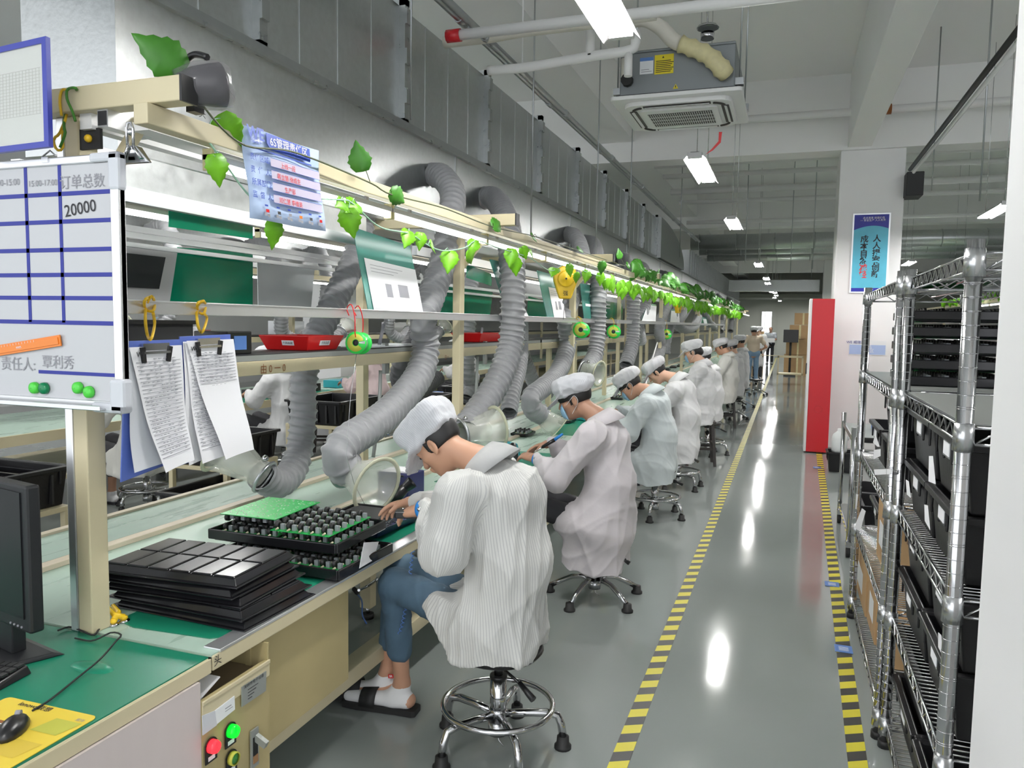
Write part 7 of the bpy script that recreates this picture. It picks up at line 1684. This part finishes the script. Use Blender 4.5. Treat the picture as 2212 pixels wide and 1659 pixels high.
P5 = dict(hip=(0, .64), mid=(-.02, .90), chest=(-.01, 1.14), neck=(.03, 1.30), head=(.115, 1.415), pitch=20, sh=(.0, .185, 1.21), elL=(.16, .23, .98), wrL=(.32, .15, 1.02), elR=(.16, -.23, .98), wrR=(.32, -.15, 1.02), knL=(.42, .12, .66), knR=(.42, -.12, .66), anL=(.42, .12, .3), anR=(.42, -.12, .3), toL=(.6, .12, .24), toR=(.6, -.12, .24), hem=.52, cuff=.4)
person('person sitting upright with a blue mask on a tall black stool, fifth along the bench', (-1.0, 9.85, 0), P5, .010, 'coat_plain', 'cap_plain', 'skin_light', True, 'trouser_dark', seed=29, hres=.008, hairlong=True)
P6 = dict(hip=(0, .52), mid=(-.02, .8), chest=(0, 1.03), neck=(.04, 1.17), head=(.115, 1.29), pitch=22, hem=.42)
person('person half hidden behind the upright masked worker', (-.99, 11.1, 0), P6, .013, 'coat_plain', 'cap_plain', 'skin', False, 'beige_shirt', seed=31)
P7 = dict(hip=(-.02, .58), mid=(-.08, .86), chest=(-.05, 1.12), neck=(-.01, 1.275), head=(.075, 1.385), pitch=22, hipr=.2, sh=(-.03, .2, 1.17), elL=(.12, .25, .92), wrL=(.28, .14, 1.0), elR=(.12, -.25, .92), wrR=(.28, -.14, 1.0), hem=.44, knL=(.42, .12, .6), knR=(.42, -.12, .6))
person('person without mask in a cream white coat, seventh along the bench', (-.99, 13.6, 0), P7, .012, 'coat_cream', 'cap_plain', 'skin', False, 'trouser_dark', seed=37, hres=.010)
P8 = dict(hip=(-.02, .55), mid=(-.04, .82), chest=(-.02, 1.07), neck=(.01, 1.21), head=(.07, 1.34), pitch=18, hem=.42)
person('person in a white coat, eighth along the bench, side of face with mask', (-.93, 15.2, 0), P8, .014, 'coat_plain', 'cap_plain', 'skin_light', True, seed=41)
P9 = dict(P8); P9.update(neck=(.0, 1.28), head=(.04, 1.41), chest=(-.02, 1.13), pitch=10)
person('person in a grey cap and white coat behind the eighth worker', (-.93, 17.2, 0), P9, .016, 'coat_plain', 'cap_plain', 'skin', False, seed=43)
ST = dict(hip=(0, .92), mid=(0, 1.12), chest=(0, 1.32), neck=(.0, 1.48), head=(.03, 1.60), pitch=6, sh=(0, .19, 1.41), elL=(.0, .27, 1.14), wrL=(.1, .24, .90), elR=(.0, -.27, 1.14), wrR=(.1, -.24, .90), hdL=(.1, 0, -1), hdR=(.1, 0, -1), pnL=(-.1, -1, 0), pnR=(-.1, 1, 0), thL=(1, 0, 0), thR=(1, 0, 0), knL=(.02, .1, .50), anL=(0, .1, .12), toL=(.17, .12, .035), knR=(.02, -.1, .50), anR=(0, -.1, .12), toR=(.17, -.12, .035), hem=.45, cuff=.12)
B_ = dict(ST); B_.update(elL=(-.05, .36, 1.14), wrL=(.05, .19, 1.02), elR=(-.05, -.36, 1.14), wrR=(.05, -.19, 1.02), hdL=(.7, -.5, -.4), hdR=(.7, .5, -.4), hem=.88)
pb = at_y(1628, 740, 24)
person('person standing back to us in a beige shirt and jeans, white cap, hand on hip', (pb.x, 24, 0), B_, .016, 'beige_shirt', 'cap_plain', 'skin', False, 'denim_light', True, PI / 2 + .2, seed=47, gown=False, top='short')
pb = at_y(1640, 740, 27); W_p = dict(ST); W_p.update(hem=.40)
person('person standing in a long white coat and cap facing the beige shirt', (pb.x, 26.5, 0), W_p, .018, 'coat_plain', 'cap_plain', 'skin_light', False, 'trouser_dark', True, -PI / 2 - .5, seed=53)
pb = at_y(1664, 740, 38); G_ = dict(ST); G_.update(elL=(.06, .25, 1.14), wrL=(.30, .14, 1.12), elR=(.06, -.25, 1.14), wrR=(.30, -.14, 1.12), hdL=(.8, -.4, 0), hdR=(.8, .4, 0), hem=.86)
person('person in a grey shirt carrying a white box near the far doorway', (pb.x, 38, 0), G_, .02, 'grey_shirt', 'cap_plain', 'skin_dark', False, 'trouser_dark', True, -PI / 2, seed=59, gown=False, top='short', capkind=None)
tag(MB('white_plastic').bb(pb.x - .2, pb.x + .2, 38 - .62, 38 - .36, 1.02, 1.2).build('carried_box', bevel=.006), 'white box held by the person in the grey shirt', 'box')
# workers of the background line, backs to us
BG = dict(P4); BG.update(head=(.20, 1.30), neck=(.05, 1.20), pitch=25, hem=.34)
person('person in a white coat at the far left, below the whiteboard', (-5.35, 3.45, 0), BG, .014, 'coat_white', 'cap_plain', 'skin', False, 'trouser_dark', seed=61)
person('person in a cream coat behind the whiteboard post, feet on the stool', (-5.42, 5.3, 0), BG, .014, 'coat_cream', 'cap_plain', 'skin', False, 'trouser_dark', seed=62)
person('person in a pale grey coat beside the green mat on the background bench', (-5.35, 7.3, 0), BG, .014, 'coat_plain', 'cap_plain', 'skin', False, 'trouser_dark', seed=63)
person('person in a pink coat with blue wristband at the background bench', (-5.35, 9.3, 0), BG, .014, 'coat_pink', 'cap_plain', 'skin', False, 'trouser_dark', seed=64, wrist=True)
person('person in a white coat at the background bench behind the second post', (-5.35, 12.6, 0), BG, .016, 'coat_plain', 'cap_plain', 'skin', False, 'trouser_dark', seed=65)
q = at_x(352, 700, -7.75); BK = dict(ST); M['cap_blue'] = mat('cap_blue', (.12, .35, .60), .7)
person('person with a blue cap standing behind the background line', (-7.75, q.y, 0), BK, .016, 'coat_plain', 'cap_blue', 'skin', False, 'trouser_dark', True, 0, seed=66)
for i, (px, py, y) in enumerate(((2011, 712, 10.6), (2042, 706, 9.0))):
    q = at_y(px, py, y); RB_ = {k: ((v[0], v[1] + q.z - 1.745) if isinstance(v, tuple) and len(v) == 2 else v) for k, v in ST.items()}
    person(['person in a white cap seen through the racks, left of two', 'person in a white cap seen through the racks, right of two'][i], (q.x, y, 0), ST, .016, 'coat_plain', 'cap_plain', 'skin', False, 'trouser_dark', True, 0, seed=70 + i)

# small tools in hands and cords
q = at_y(1198, 950, 4.66); t = thing('soldering_iron', 'blue and black soldering iron held by the second worker', 'soldering iron', tuple(q))
MB('black_plastic').tube([(-.075, -.02, -.05), (.0, 0, 0)], [.010, .013], 10).build('grip', t); MB('wrist_blue').tube([(0, 0, 0), (.05, .012, .04)], [.011, .008], 10).build('handle', t); MB('steel').tube([(-.13, -.035, -.088), (-.075, -.02, -.05)], [.002, .005], 8).build('tip', t)
q = at_y(884, 1103, 2.70); tag(MB('black_plastic').box((0, 0, 0), (.09, .05, .03), Matrix.Rotation(.3, 3, 'Z')).cyl((-.05, 0, .0), (-.02, 0, .005), .012, 8).build('hand_gauge', bevel=.005), 'small black device under the first worker fingers', 'tool').location = (q.x - .02, q.y + .02, q.z - .02)
pts = [at_y(px, py, 2.86) for px, py in ((892, 1190), (886, 1240), (880, 1290), (870, 1345), (862, 1370))]; sp = spline(pts, .004); hx = []
for i, p in enumerate(sp): a = i * 1.25; hx.append(p + Vector((.007 * math.cos(a), .007 * math.sin(a), 0)))
tag(MB('tag_blue').tube(hx, .002, 5).build('coiled_cord'), 'blue coiled grounding cord hanging beside the first worker knee', 'cord')
tag(MB('steel').tube(spline([at_z(775, 1275, .64), at_z(790, 1268, .60), at_z(800, 1262, .62), at_z(818, 1248, .66)], .02), .006, 6).mat('black_rubber').tube(spline([at_z(765, 1272, .60), at_z(772, 1282, .56)], .02), .010, 6).mat('tag_blue').tube(spline([at_z(772, 1282, .56), at_y(782, 1300, 3.3), at_y(783, 1330, 3.3), at_y(795, 1352, 3.3)], .02), .004, 6).build('ground_cable'), 'thin cable and plug dangling under the bench by the cream leg', 'cord')
